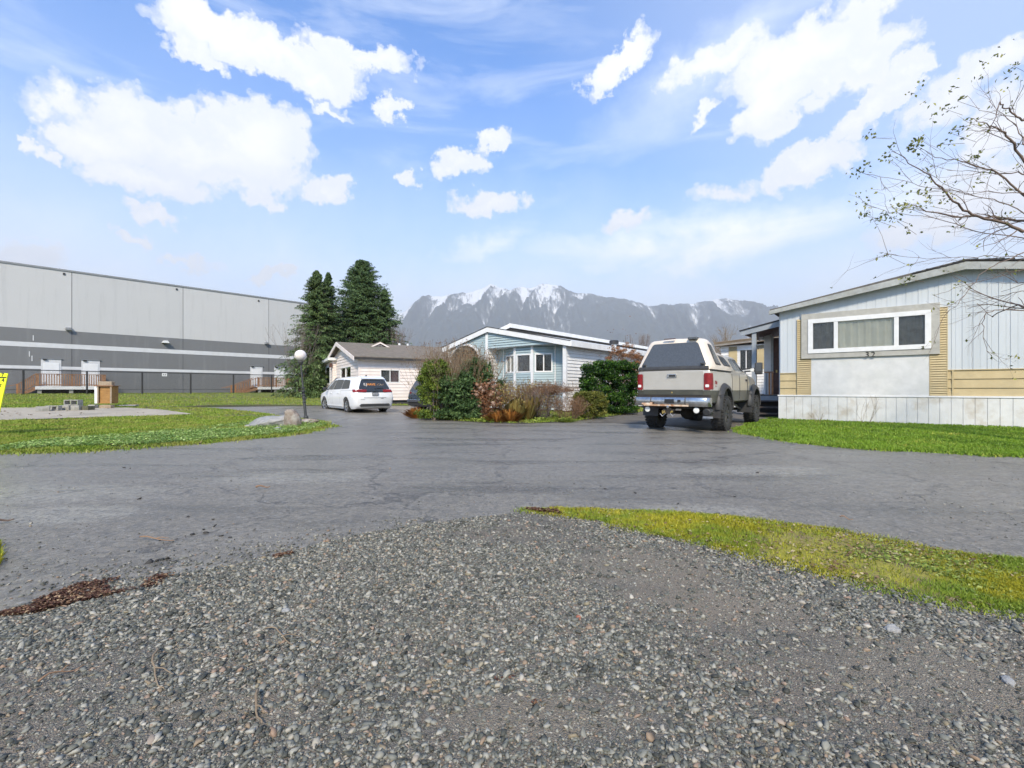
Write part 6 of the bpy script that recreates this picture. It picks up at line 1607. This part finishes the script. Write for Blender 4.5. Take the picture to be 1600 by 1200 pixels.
twig(236, 1024, 258, 1083, .005, 'thin pale twig pointing at the viewer on the left gravel', 2)
twig(403, 1088, 407, 1140, .006, 'short tan twig at the bottom edge of the gravel', 3)
twig(222, 843, 268, 850, .006, 'brown forked twig lying on the asphalt at left', 4, 'twig_brown')
twig(400, 765, 422, 764, .012, 'short reddish stick on the asphalt in front of the lawn', 5, 'twig_brown', False)
twig(-20, 822, 22, 816, .014, 'thick dark stick on the asphalt at the left edge', 6, 'twig_dark', False)
twig(60, 1075, 130, 1045, .004, 'thin reddish twig across the lower left gravel', 7, 'twig_brown')
twig(1312, 812, 1333, 815, .006, 'little brown stick on the asphalt above the mossy verge', 8, 'twig_brown', False)

# ---- shrubs
def fol_parts(root, name, C, D, N, L, W, mat, rg, curl=.2, rnd=None):
    V, Fc = leaves(rg, C, D, N, L, W, curl); return npmesh(name, V, Fc, mat, root, rnd=rg.random(len(C)) if rnd is None else rnd)
def clump_shrub(label, cat, base, size, n, leaf, mat, seed, boxy=2.0, clumps=60, crad=.28, name='shrub', zc=.5, group='garden shrubs in the bed', aspect=.5, up=.2, stems='twig_grey', low=.0, part='foliage'):
    """leaves gathered in clumps over a rounded or clipped body"""
    rg = np.random.default_rng(seed); root = empty(name, (base[0], base[1], H(*base)), 0, label, cat, group)
    sx, sy, sz = size
    d = unit(rg.normal(size=(clumps, 3))); d[:, 2] = np.where(d[:, 2] < -.55, -d[:, 2], d[:, 2])
    r = (np.abs(d) ** boxy).sum(1) ** (-1 / boxy) * rg.uniform(.62, .92, clumps)
    cc = d * r[:, None] * np.array([sx, sy, sz * .5]); cc[:, 2] += sz * .5 + low
    lo_ = np.stack([rg.uniform(-.85, .85, clumps // 3) * sx, rg.uniform(-.85, .85, clumps // 3) * sy, rg.uniform(.08, .3, clumps // 3)], 1); cc = np.vstack([cc, lo_, rg.uniform(-.45, .45, (clumps // 3, 3)) * np.array([sx, sy, sz]) + [0, 0, sz * .5 + low]])
    m = len(cc); which = rg.integers(0, m, n); cr = rg.uniform(.7, 1.3, m) * crad
    q = unit(rg.normal(size=(n, 3))); q[:, 2] = np.abs(q[:, 2]) * .9 - .25; q = unit(q)
    C = cc[which] + q * (cr[which] * rg.uniform(.55, 1.05, n))[:, None]
    C[:, 2] = np.maximum(C[:, 2], .03 + rg.uniform(0, .1, n))
    if boxy > 3: 
        lim_ = np.array([sx, sy]); C[:, :2] = np.clip(C[:, :2], -lim_ * rg.uniform(.93, 1.03, (n, 1)), lim_ * rg.uniform(.93, 1.03, (n, 1))); C[:, 2] = np.minimum(C[:, 2], sz * rg.uniform(.94, 1.02, n))
    D = unit(q + rg.normal(0, .6, (n, 3)) + [0, 0, up]); N = unit(q * .6 + rg.normal(0, .5, (n, 3)) + [0, 0, .3])
    L = leaf * rg.uniform(.6, 1.35, n); cb_r = rg.uniform(-.22, .22, m)
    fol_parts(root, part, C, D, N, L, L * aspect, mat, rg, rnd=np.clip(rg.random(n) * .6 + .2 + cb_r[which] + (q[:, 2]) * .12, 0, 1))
    sg = []
    for k in range(14):
        a = rg.uniform(0, 6.28); p0 = np.array([math.cos(a) * sx * .15, math.sin(a) * sy * .15, 0]); p1 = np.array([math.cos(a) * sx * .45, math.sin(a) * sy * .45, sz * rg.uniform(.35, .7)])
        mid_ = (p0 + p1) / 2 + rg.normal(0, .05, 3); sg += [[*p0, *mid_, .022, .016], [*mid_, *p1, .016, .008]]
    V, Fc = segs_mesh(sg, 5); npmesh('stems', V, Fc, stems, root); return root
def grow(rr, p, d, L, r, depth, segs, ends, spread=.5, up=.1, n=4, kids=(2, 3), wob=.16, shrink=.7, rs=.65, gapp=0):
    st = L / n
    for k in range(n):
        d = (d + Vector((rr.gauss(0, wob), rr.gauss(0, wob), rr.gauss(0, wob) + up * .3))).normalized(); q = p + d * st; r2 = r * (1 - (1 - rs) / n)
        segs.append([*p, *q, r, r2]); p, r = q, r2
        if depth > 0 and k >= gapp and rr.random() < .55:
            e = (d + Vector((rr.gauss(0, spread), rr.gauss(0, spread), rr.gauss(0, spread)))).normalized(); grow(rr, p, e, L * shrink * rr.uniform(.6, 1), r * .6, depth - 1, segs, ends, spread, up, n, kids, wob, shrink, rs)
    if depth > 0:
        for _ in range(rr.randint(*kids)):
            e = (d + Vector((rr.gauss(0, spread), rr.gauss(0, spread), rr.gauss(0, spread) + up))).normalized(); grow(rr, p, e, L * shrink, r * .8, depth - 1, segs, ends, spread, up, n, kids, wob, shrink, rs)
    else: ends.append((p.copy(), d.copy()))
def twiggy(label, base, hgt, wid, nst, mat, seed, name='bare_shrub', depth=2, spread=.38, r=.012, up=.25, group='garden shrubs in the bed', cat='shrub', leafm=None, nleaf=0, leaf=.03, dome=None, part='branches'):
    rr = random.Random(seed); root = empty(name, (base[0], base[1], H(*base)), 0, label, cat, group); segs = []; ends = []
    for k in range(nst):
        a = rr.uniform(0, 6.283); q = rr.random() ** .6; p = Vector((math.cos(a) * wid * .35 * q, math.sin(a) * wid * .35 * q, 0)); d = Vector((math.cos(a) * q * wid / hgt * .9, math.sin(a) * q * wid / hgt * .9, 1)).normalized()
        grow(rr, p, d, hgt * .5 * rr.uniform(.75, 1.1), r, depth, segs, ends, spread, up, 3)
    V, Fc = segs_mesh(segs, 3); npmesh(part, V, Fc, mat, root)
    if leafm:
        rg = np.random.default_rng(seed); S_ = np.array(segs); i = rg.integers(0, len(S_), nleaf * 3); C = S_[i, 3:6] + rg.normal(0, .03, (len(i), 3)); C = C[C[:, 2] > hgt * .25][:nleaf]; n = len(C)
        fol_parts(root, 'leaves', C, unit(rg.normal(size=(n, 3))), unit(rg.normal(size=(n, 3)) + [0, 0, .7]), leaf * rg.uniform(.6, 1.4, n), leaf * .5 * rg.uniform(.6, 1.4, n), leafm, rg)
    return root
def bp_(px, Y): return ((px - CX) / F * Y, Y)
def hat(py, Y): return CH + (HY - py) / F * Y
# from left to right in the bed
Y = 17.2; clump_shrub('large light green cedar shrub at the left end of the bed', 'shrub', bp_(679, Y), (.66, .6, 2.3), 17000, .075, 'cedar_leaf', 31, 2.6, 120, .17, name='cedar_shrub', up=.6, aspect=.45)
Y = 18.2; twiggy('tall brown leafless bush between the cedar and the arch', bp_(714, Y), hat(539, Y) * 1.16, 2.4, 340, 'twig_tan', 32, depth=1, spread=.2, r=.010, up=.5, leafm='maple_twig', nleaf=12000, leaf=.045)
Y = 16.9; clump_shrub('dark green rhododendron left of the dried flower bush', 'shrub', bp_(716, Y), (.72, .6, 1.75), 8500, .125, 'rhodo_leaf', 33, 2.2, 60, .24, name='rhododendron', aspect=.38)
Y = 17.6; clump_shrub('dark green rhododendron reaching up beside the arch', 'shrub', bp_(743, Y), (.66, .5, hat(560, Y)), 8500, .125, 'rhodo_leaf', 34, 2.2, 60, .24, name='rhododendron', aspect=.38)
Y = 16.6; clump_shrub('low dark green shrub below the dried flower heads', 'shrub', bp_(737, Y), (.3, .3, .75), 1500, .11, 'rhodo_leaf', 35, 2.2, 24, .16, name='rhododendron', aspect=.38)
def hydrangea(label, base, size, nh, seed, mat, hr=.09, leafm='rust_leaf', stem='twig_brown', low=.35, nl=1500):
    rg = np.random.default_rng(seed); root = empty('hydrangea', (base[0], base[1], H(*base)), 0, label, 'shrub', 'garden shrubs in the bed')
    d = unit(rg.normal(size=(nh, 3))); d[:, 2] = np.abs(d[:, 2]); hc = d * np.array([size[0], size[1], size[2] * (1 - low)]) * rg.uniform(.7, 1, (nh, 1)); hc[:, 2] += size[2] * low
    sg = []
    for p in hc: b0 = np.array([rg.normal(0, size[0] * .2), rg.normal(0, size[1] * .2), 0]); mm = (b0 + p) / 2 + rg.normal(0, .05, 3); sg += [[*b0, *mm, .009, .007], [*mm, *p, .007, .005]]
    V, Fc = segs_mesh(sg, 4); npmesh('stems', V, Fc, stem, root)
    k = 90; i = np.repeat(np.arange(nh), k); q = unit(rg.normal(size=(nh * k, 3))); C = hc[i] + q * (hr * rg.uniform(.6, 1.0, (nh * k, 1))) * [1, 1, .75]
    fol_parts(root, 'flower_heads', C, unit(np.cross(q, rg.normal(size=q.shape))), q, .035, .032, mat, rg, rnd=np.clip(rg.random(nh)[i] * .7 + rg.random(nh * k) * .3, 0, 1))
    C = rg.normal(0, .42, (nl, 3)) * np.array([size[0], size[1], size[2] * .6]) + [0, 0, size[2] * .45]; C[:, 2] = np.abs(C[:, 2]); n = nl
    fol_parts(root, 'leaves', C, unit(rg.normal(size=(n, 3)) - [0, 0, .5]), unit(rg.normal(size=(n, 3))), .09 * rg.uniform(.6, 1.3, n), .05, leafm, rg)
    return root
Y = 16.9; hydrangea('hydrangea with pinkish brown dried flower heads before the white return wall', bp_(761, Y), (.62, .5, hat(592, Y)), 62, 36, 'dry_flower')
Y = 18.0; clump_shrub('small green shrub poking out right of the dried hydrangea', 'shrub', bp_(782, Y), (.26, .25, hat(594, Y)), 1800, .09, 'rhodo_leaf', 37, 2.2, 24, .18, name='rhododendron', aspect=.4)
Y = 17.6; twiggy('loose tangle of brown stems below the bay windows', bp_(812, Y), hat(598, Y) * 1.02, 1.8, 120, 'twig_brown', 38, depth=2, spread=.3, r=.007, leafm='straw_grass', nleaf=2600, leaf=.07)
Y = 17.0; twiggy('greyish brown twig tangle left of the little maple', bp_(840, Y), hat(606, Y) * 1.02, 1.1, 80, 'twig_grey', 39, depth=2, spread=.3, r=.006, leafm='maple_twig', nleaf=1200, leaf=.05)
def tuft(label, base, h_, wd, n, mat, seed, name='ornamental_grass'):
    rg = np.random.default_rng(seed); root = empty(name, (base[0], base[1], H(*base)), 0, label, 'grass tuft', 'grass tufts in the bed'); V = []
    a = rg.uniform(0, 6.283, n); q = rg.random(n) ** .7; b = np.stack([np.cos(a) * q * wd * .25, np.sin(a) * q * wd * .25, np.zeros(n)], 1); out = np.stack([np.cos(a), np.sin(a), np.zeros(n)], 1)
    hh = h_ * (rg.uniform(.25, 1.15, n) * (1 - .35 * q))[:, None]; sp_ = (wd * .5 * q * rg.uniform(.2, 1.5, n))[:, None]; w_ = .006; sd_ = np.stack([-np.sin(a), np.cos(a), np.zeros(n)], 1) * w_
    z = np.array([[0, 0, 1.]]); p1 = b + out * sp_ * .35 + z * hh * .6; p2 = b + out * sp_ * .75 + z * hh * .95; p3 = b + out * sp_ * 1.15 + z * hh * .85
    V = np.stack([b - sd_, b + sd_, p1 + sd_, p2 + sd_ * .6, p3, p2 - sd_ * .6, p1 - sd_], 1).reshape(-1, 3)
    npmesh('blades', V, np.arange(7 * n).reshape(n, 7), mat, root, rnd=rg.random(n)); return root
Y = 18.2; tuft('orange brown fern clump at the left foot of the cedar', bp_(652, Y), .45, 1.0, 500, 'orange_grass', 41)
Y = 15.9; tuft('bright orange grass tuft in front of the dried hydrangea', bp_(778, Y), .42, .9, 450, 'orange_grass', 42)
tuft('orange grass tuft left of the tall straw grass', bp_(797, 15.9), .5, .8, 350, 'orange_grass', 43)
tuft('tall straw coloured grass tuft below the bay windows', bp_(806, 16.4), .85, .8, 380, 'straw_grass', 44)
tuft('slender yellow green grass in front of the centre bay post', bp_(823, 16.6), 1.2, .75, 160, 'straw_grass', 45)
# little maple with an umbrella crown
Y = 17.3; mb = bp_(856, Y); rr = random.Random(46); root = empty('dwarf_maple', (*mb, 0), 0, 'small umbrella shaped maple with bare red brown twigs under the bay', 'tree', 'garden shrubs in the bed')
segs = []; ends = []; p = Vector((0, 0, 0)); th_ = hat(612, Y)
MB().tube([(0, 0, -.05), (.02, 0, .25), (-.02, .01, .5), (.03, 0, th_ - .12)], [.07, .055, .05, .045], 8).build('trunk', 'bark', root, smooth=True)
for k in range(16):
    a = k / 16 * 6.283 + rr.uniform(-.2, .2); Rr = rr.uniform(.5, .92); top = Vector((.03, 0, th_ - .15)); mid_ = Vector((math.cos(a) * Rr * .5, math.sin(a) * Rr * .5, th_ + .12)); en = Vector((math.cos(a) * Rr, math.sin(a) * Rr, th_ + .02 - .12 * rr.random()))
    segs += [[*top, *((top + mid_) / 2 - Vector((0, 0, .04))), .028, .022], [*((top + mid_) / 2 - Vector((0, 0, .04))), *mid_, .022, .015], [*mid_, *en, .015, .008]]
    for j in range(7):
        t = rr.random(); q = (top.lerp(mid_, t * 2) if t < .5 else mid_.lerp(en, t * 2 - 1)); grow(rr, q, Vector((math.cos(a) * .6 + rr.gauss(0, .6), math.sin(a) * .6 + rr.gauss(0, .6), .35)).normalized(), .22, .007, 2, segs, ends, .55, -.12, 3)
segs = [s_2 for s_2 in segs if s_2[5] < hat(594, Y)]
V, Fc = segs_mesh(segs, 3); npmesh('crown', V, Fc, 'twig_brown', root)
rg = np.random.default_rng(3); S_ = np.array(segs); i = rg.integers(0, len(S_), 4500); C = S_[i, 3:6] + rg.normal(0, .035, (4500, 3)); n = len(C)
fol_parts(root, 'dry_leaves', C, unit(rg.normal(size=(n, 3))), unit(rg.normal(size=(n, 3))), .045, .016, 'maple_twig', rg)
Y = 16.9; twiggy('low brown twiggy bush left of the clipped hedge', bp_(888, Y), .88, .95, 60, 'twig_brown', 47, depth=2, spread=.35, r=.006, leafm='maple_twig', nleaf=1700, leaf=.04)
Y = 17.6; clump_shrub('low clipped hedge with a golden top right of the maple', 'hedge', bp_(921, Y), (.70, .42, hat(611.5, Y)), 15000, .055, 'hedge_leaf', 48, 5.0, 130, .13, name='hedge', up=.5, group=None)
tuft('lime green leafy clump in front of the clipped hedge', bp_(884, 15.9), .16, .7, 420, 'lime_leaf', 49)
cover('ground_cover', [at(*p) for p in [(650, 653), (700, 656.5), (760, 660.5), (820, 661.5), (870, 659.5), (915, 655), (900, 651), (820, 655), (740, 654), (660, 650)]], 4500, .09, 'lime_leaf', 50, thin=.42, up=.12, sc=1.2)
for sidx, (px0, Yb, hw, lb) in enumerate(((924, 21.0, .62, 'left'), (957, 20.8, .66, 'middle'), (985, 20.2, .62, 'right'))):
    pass
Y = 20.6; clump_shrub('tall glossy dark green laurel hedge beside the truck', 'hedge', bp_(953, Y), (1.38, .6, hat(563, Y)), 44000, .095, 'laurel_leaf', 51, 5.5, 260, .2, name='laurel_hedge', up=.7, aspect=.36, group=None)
Y = 22.3; hydrangea('tall bush of rust brown dried flower heads behind the laurel hedge', bp_(973, Y), (1.1, .5, hat(534, Y)), 110, 52, 'brown_flower', .13, low=.55, nl=900)

# ---- evergreens
def conifer(label, base, h_, rad, seed, mat, nb=620, nl=62, leaf=.26, group='evergreens behind the cream house', power=.85, low=.06, tips=None, lean=(0, 0)):
    rg = np.random.default_rng(seed); z0 = H(*base); root = empty('conifer_tree', (base[0], base[1], z0), 0, label, 'tree', group)
    MB().tube([(0, 0, -.1), (lean[0] * .4, lean[1] * .4, h_ * .4), (lean[0], lean[1], h_ * .97)], [rad * .07 + .08, rad * .05 + .05, .02], 9).build('trunk', 'bark', root, smooth=True)
    t = rg.random(nb) * (1 - low) + low; t[:26] = np.linspace(.93, 1.0, 26)
    Lb = rad * (1 - t) ** power * rg.uniform(.5, 1.15, nb) + .08; az_ = rg.uniform(0, 2 * np.pi, nb)
    lob = 1 + .08 * np.sin(az_ * 3 + seed) + .05 * np.sin(az_ * 5 + 1); Lb *= lob
    up0 = .10 + .5 * t ** 2; droop = .45 - .35 * t
    i = np.repeat(np.arange(nb), nl); n = nb * nl; s_ = rg.random(n) ** .65
    d = np.stack([np.cos(az_[i]), np.sin(az_[i]), np.zeros(n)], 1); sd_ = np.stack([-np.sin(az_[i]), np.cos(az_[i]), np.zeros(n)], 1)
    C = d * (Lb[i] * s_)[:, None]; C[:, 2] = t[i] * h_ + Lb[i] * (up0[i] * s_ - droop[i] * s_ ** 2)
    lat = rg.normal(0, 1, n) * (1 - s_ * .75) * Lb[i] * .16 + rg.normal(0, .03, n); C += sd_ * lat[:, None]; C[:, 2] += -np.abs(lat) * .35 - rg.random(n) * .12
    C[:, 0] += lean[0] * t[i]; C[:, 1] += lean[1] * t[i]
    D = unit(d + sd_ * np.sign(lat)[:, None] * .6 + rg.normal(0, .35, (n, 3)) + [0, 0, -.25]); N = unit(rg.normal(0, .5, (n, 3)) + [0, 0, 1])
    L = leaf * rg.uniform(.5, 1.25, n) * (.55 + .45 * (1 - t[i])); V, Fc = leaves(rg, C, D, N, L, L * rg.uniform(.2, .36, n), .25)
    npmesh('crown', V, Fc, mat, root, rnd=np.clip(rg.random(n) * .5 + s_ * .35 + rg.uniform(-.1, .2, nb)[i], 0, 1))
    sg = [[lean[0] * t[k], lean[1] * t[k], t[k] * h_, math.cos(az_[k]) * Lb[k] * .8 + lean[0] * t[k], math.sin(az_[k]) * Lb[k] * .8 + lean[1] * t[k], t[k] * h_ + Lb[k] * (up0[k] * .8 - droop[k] * .64), .03, .01] for k in range(0, nb, 2)]
    V, Fc = segs_mesh(sg, 3); npmesh('limbs', V, Fc, 'twig_dark', root); return root
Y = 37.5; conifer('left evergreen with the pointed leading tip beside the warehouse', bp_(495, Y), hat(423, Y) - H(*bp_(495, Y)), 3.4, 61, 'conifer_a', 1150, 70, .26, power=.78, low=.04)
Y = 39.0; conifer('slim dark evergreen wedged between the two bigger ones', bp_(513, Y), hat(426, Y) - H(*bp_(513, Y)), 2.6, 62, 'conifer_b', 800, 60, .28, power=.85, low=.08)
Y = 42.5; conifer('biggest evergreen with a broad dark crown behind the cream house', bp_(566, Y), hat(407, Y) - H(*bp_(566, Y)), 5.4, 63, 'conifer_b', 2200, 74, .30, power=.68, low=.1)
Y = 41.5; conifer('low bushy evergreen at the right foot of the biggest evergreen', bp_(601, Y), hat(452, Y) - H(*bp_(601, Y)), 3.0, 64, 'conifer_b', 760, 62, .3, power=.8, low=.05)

# ---- bare trees behind
def bare_tree(label, base, h_, seed, mat='twig_grey', depth=4, spread=.35, r=.09, up=.35, group='leafless trees beyond the homes', stems=1, n=4, kids=(2, 3), name='bare_tree', L0=.34):
    rr = random.Random(seed); root = empty(name, (base[0], base[1], H(*base)), 0, label, 'tree', group); segs = []; ends = []
    for k in range(stems):
        d = Vector((rr.gauss(0, .18), rr.gauss(0, .18), 1)).normalized() if stems > 1 else Vector((0, 0, 1)); grow(rr, Vector((rr.gauss(0, .2) if stems > 1 else 0, 0, .8 * (stems == 1) * 0)), d, h_ * L0, r, depth, segs, ends, spread, up, n, kids, .1, .72, .7, gapp=1)
    trunk = [s_2 for s_2 in segs if s_2[6] > r * .62]; tw_ = [s_2 for s_2 in segs if s_2[6] <= r * .62]
    V, Fc = segs_mesh(trunk or segs[:1], 6); npmesh('trunk', V, Fc, 'bark', root); V, Fc = segs_mesh(tw_, 3); npmesh('crown', V, Fc, mat, root); return root
bare_tree('leafless upright tree above the roof of the blue home', bp_(998, 44), hat(508, 44) * 1.0, 71, stems=7, depth=3, spread=.13, r=.035, up=.7)
bare_tree('leafless rounded tree behind the roof of the truck canopy', bp_(1124, 36), hat(508, 36) * 1.0, 72, 'twig_tan', depth=5, spread=.5, r=.09, up=.12)
bare_tree('thin leafless tree against the right side of the biggest evergreen', bp_(626, 40), hat(500, 40) * 1.0, 73, stems=4, depth=3, spread=.3, r=.03, up=.3)
bare_tree('thin leafless tree against the left side of the evergreens', bp_(470, 36), hat(495, 36) * 1.0, 74, stems=4, depth=3, spread=.3, r=.03, up=.3)
bare_tree('tiny leafless treetop above the dark roof', bp_(716, 60), hat(518, 60) * 1.0, 75, stems=3, depth=3, spread=.3, r=.03, up=.3)

# ---- the tree whose branches reach in from the right
rr = random.Random(91); TY = 9.2; TK = TY / 5.6
def tp(px, py, dy=0): y_ = TY + dy; return Vector(((px - CX) / F * y_, y_, CH + (HY - py) / F * y_))
tb = tp(1668, 700); root = empty('leafless_tree', (tb.x, tb.y, 0), 0, 'almost leafless tree whose long thin branches reach in from the right', 'tree')
O = Vector((tb.x, tb.y, 0)); segs = []; tips = []
trunk_pts = [Vector((0, 0, -.1)), Vector((0.02, .05, .6)), tp(1672, 545) - O, tp(1662, 430) - O, tp(1650, 330, .1) - O, tp(1640, 230, .1) - O, tp(1625, 120, .15) - O, tp(1610, 10, .2) - O, tp(1600, -120, .3) - O]
MB().tube([tuple(p) for p in trunk_pts], [.17, .15, .13, .11, .085, .06, .045, .03, .015], 10).build('trunk', 'bark', root, smooth=True)
LIMBS = [([(1655, 345), (1600, 362), (1560, 345), (1518, 335), (1495, 318), (1476, 296), (1450, 275), (1420, 252), (1393, 236)], .030, -.2),
         ([(1655, 360), (1600, 346), (1550, 339), (1500, 338), (1455, 332), (1426, 323), (1400, 318)], .026, .1),
         ([(1650, 340), (1600, 305), (1560, 268), (1535, 262), (1500, 252), (1460, 246), (1438, 232)], .020, .3),
         ([(1640, 300), (1600, 252), (1578, 215), (1560, 200), (1540, 196), (1514, 184)], .026, -.3),
         ([(1635, 240), (1600, 190), (1585, 180), (1572, 168), (1562, 160), (1556, 182), (1545, 204), (1520, 230)], .018, .0),
         ([(1640, 290), (1600, 270), (1560, 272), (1520, 268), (1480, 266)], .014, .4),
         ([(1655, 380), (1600, 395), (1560, 410), (1530, 430), (1500, 470), (1480, 490)], .013, -.3),
         ([(1660, 450), (1600, 486), (1560, 484), (1540, 490), (1536, 510), (1540, 545), (1550, 556)], .011, .1),
         ([(1655, 400), (1600, 372), (1540, 365), (1480, 345), (1440, 338), (1390, 333), (1352, 318)], .011, .5),
         ([(1655, 372), (1600, 330), (1550, 312), (1500, 300), (1450, 292), (1400, 280), (1352, 272)], .010, -.5),
         ([(1655, 430), (1600, 420), (1545, 436), (1500, 448), (1460, 462)], .010, .3),
         ([(1655, 410), (1600, 402), (1550, 400), (1500, 402), (1450, 404), (1390, 399), (1382, 396)], .008, -.2),
         ([(1650, 330), (1600, 302), (1555, 300), (1510, 302), (1470, 285), (1440, 262)], .010, .2),
         ([(1650, 310), (1605, 232), (1590, 200), (1560, 172), (1545, 158)], .014, .5),
         ([(1660, 470), (1600, 455), (1560, 462), (1510, 472), (1480, 476)], .008, .5)]
for pts, r0, dy in LIMBS:
    P3 = [tp(x, y, TK * dy * (i / len(pts))) - O for i, (x, y) in enumerate(pts)]
    fine = []
    for a, b in zip(P3, P3[1:]):
        for k in range(4): t = k / 4; fine.append(a.lerp(b, t) + Vector((rr.gauss(0, .012), rr.gauss(0, .015), rr.gauss(0, .012))))
    fine.append(P3[-1]); n = len(fine)
    rad = [max(.0040, r0 * 1.15 * (1 - .88 * k / (n - 1))) for k in range(n)]
    for k in range(n - 1): segs.append([*fine[k], *fine[k + 1], rad[k], rad[k + 1]])
    for k in range(3, n - 1):
        if rr.random() < (.48 if pts[-1][1] < 400 else .22):
            d = (fine[k + 1] - fine[k]).normalized(); e = (d + Vector((rr.gauss(0, .45), rr.gauss(0, .4), rr.gauss(0, .5)))).normalized()
            grow(rr, fine[k], e, rr.uniform(.28, .8), max(.0042, rad[k] * .42), 1, segs, tips, .45, .02, 4, (1, 2), .14, .6, .5)
    tips.append((fine[-1], (fine[-1] - fine[-3]).normalized()))
for z_, r0 in ((1.9, .02), (2.4, .02), (2.9, .02), (3.4, .018), (3.9, .016), (4.4, .012)):   # limbs on the other sides
    for k in range(4):
        a = rr.uniform(-1.2, 1.3); t0 = Vector((0, .05, z_)); grow(rr, t0, Vector((math.cos(a), math.sin(a), .35)).normalized(), 1.5, r0 * 1.5, 2, segs, tips, .4, .08, 4, (1, 2), .1, .65, .6)
V, Fc = segs_mesh([s_2 for s_2 in segs], 5); npmesh('branches', V, Fc, 'twig_dark', root)
CL = [(1340, 268, 14), (1348, 262, 6), (1362, 212, 8), (1338, 308, 5), (1352, 318, 5), (1352, 335, 12), (1370, 345, 9), (1390, 230, 9), (1385, 246, 9), (1388, 335, 12), (1400, 344, 8), (1428, 225, 22), (1436, 220, 16), (1428, 232, 12), (1408, 322, 16), (1422, 326, 8), (1422, 358, 6),
      (1384, 398, 8), (1430, 140, 7), (1440, 165, 3), (1460, 183, 3), (1475, 170, 12), (1494, 204, 9), (1476, 226, 10), (1500, 155, 8), (1490, 140, 5), (1553, 90, 7), (1584, 104, 9), (1573, 70, 2), (1585, 122, 5), (1535, 118, 2), (1414, 438, 10), (1452, 318, 12), (1448, 304, 8), (1520, 246, 12), (1530, 280, 10), (1575, 340, 8), (1576, 168, 6), (1436, 300, 6), (1475, 312, 5), (1565, 117, 2), (1515, 190, 6), (1454, 280, 6)]
rg = np.random.default_rng(17); C = []
for (px, py, n) in CL:
    c0 = tp(px, py, rr.uniform(-.45, .45)) - O
    for _ in range(int(n * 1.5)): C.append([c0.x + rg.normal(0, .060), c0.y + rg.normal(0, .08), c0.z + rg.normal(0, .048)])
    segs_s = [[*(c0 + Vector((rg.normal(0, .03), 0, rg.normal(0, .03)))), *(c0 + Vector((.42, .03, -.13 + rg.normal(0, .08)))), .0036, .0042]]
    V, Fc = segs_mesh(segs_s, 4)
    if n > 7: npmesh('twig', V, Fc, 'twig_dark', root)
for p, d in tips:
    if rr.random() < .2 and p.x + O.x < 10.6: C += [[p.x + rr.gauss(0, .03), p.y + rr.gauss(0, .03), p.z + rr.gauss(0, .03)] for _ in range(2)]
C = np.array(C); n = len(C)
fol_parts(root, 'leaves', C, unit(rg.normal(size=(n, 3)) + [0, 0, -.4]), unit(rg.normal(size=(n, 3))), .072 * rg.uniform(.6, 1.3, n), .040 * rg.uniform(.7, 1.3, n), 'tree_leaf', rg)

# dry weeds against the skirt of house 32
for (px, py, h2, lb) in ((1281, 659, .5, 'cluster of dry brown weeds against the white skirt'), (1352, 660, 1.1, 'tall thin dead stalks before the white front panel')):
    x, y = at(px, py + 2); twiggy(lb, (x, y), h2, .35, 7, 'twig_tan', int(px), name='dry_weeds', depth=1, spread=.2, r=.005, group=None, cat='weeds')
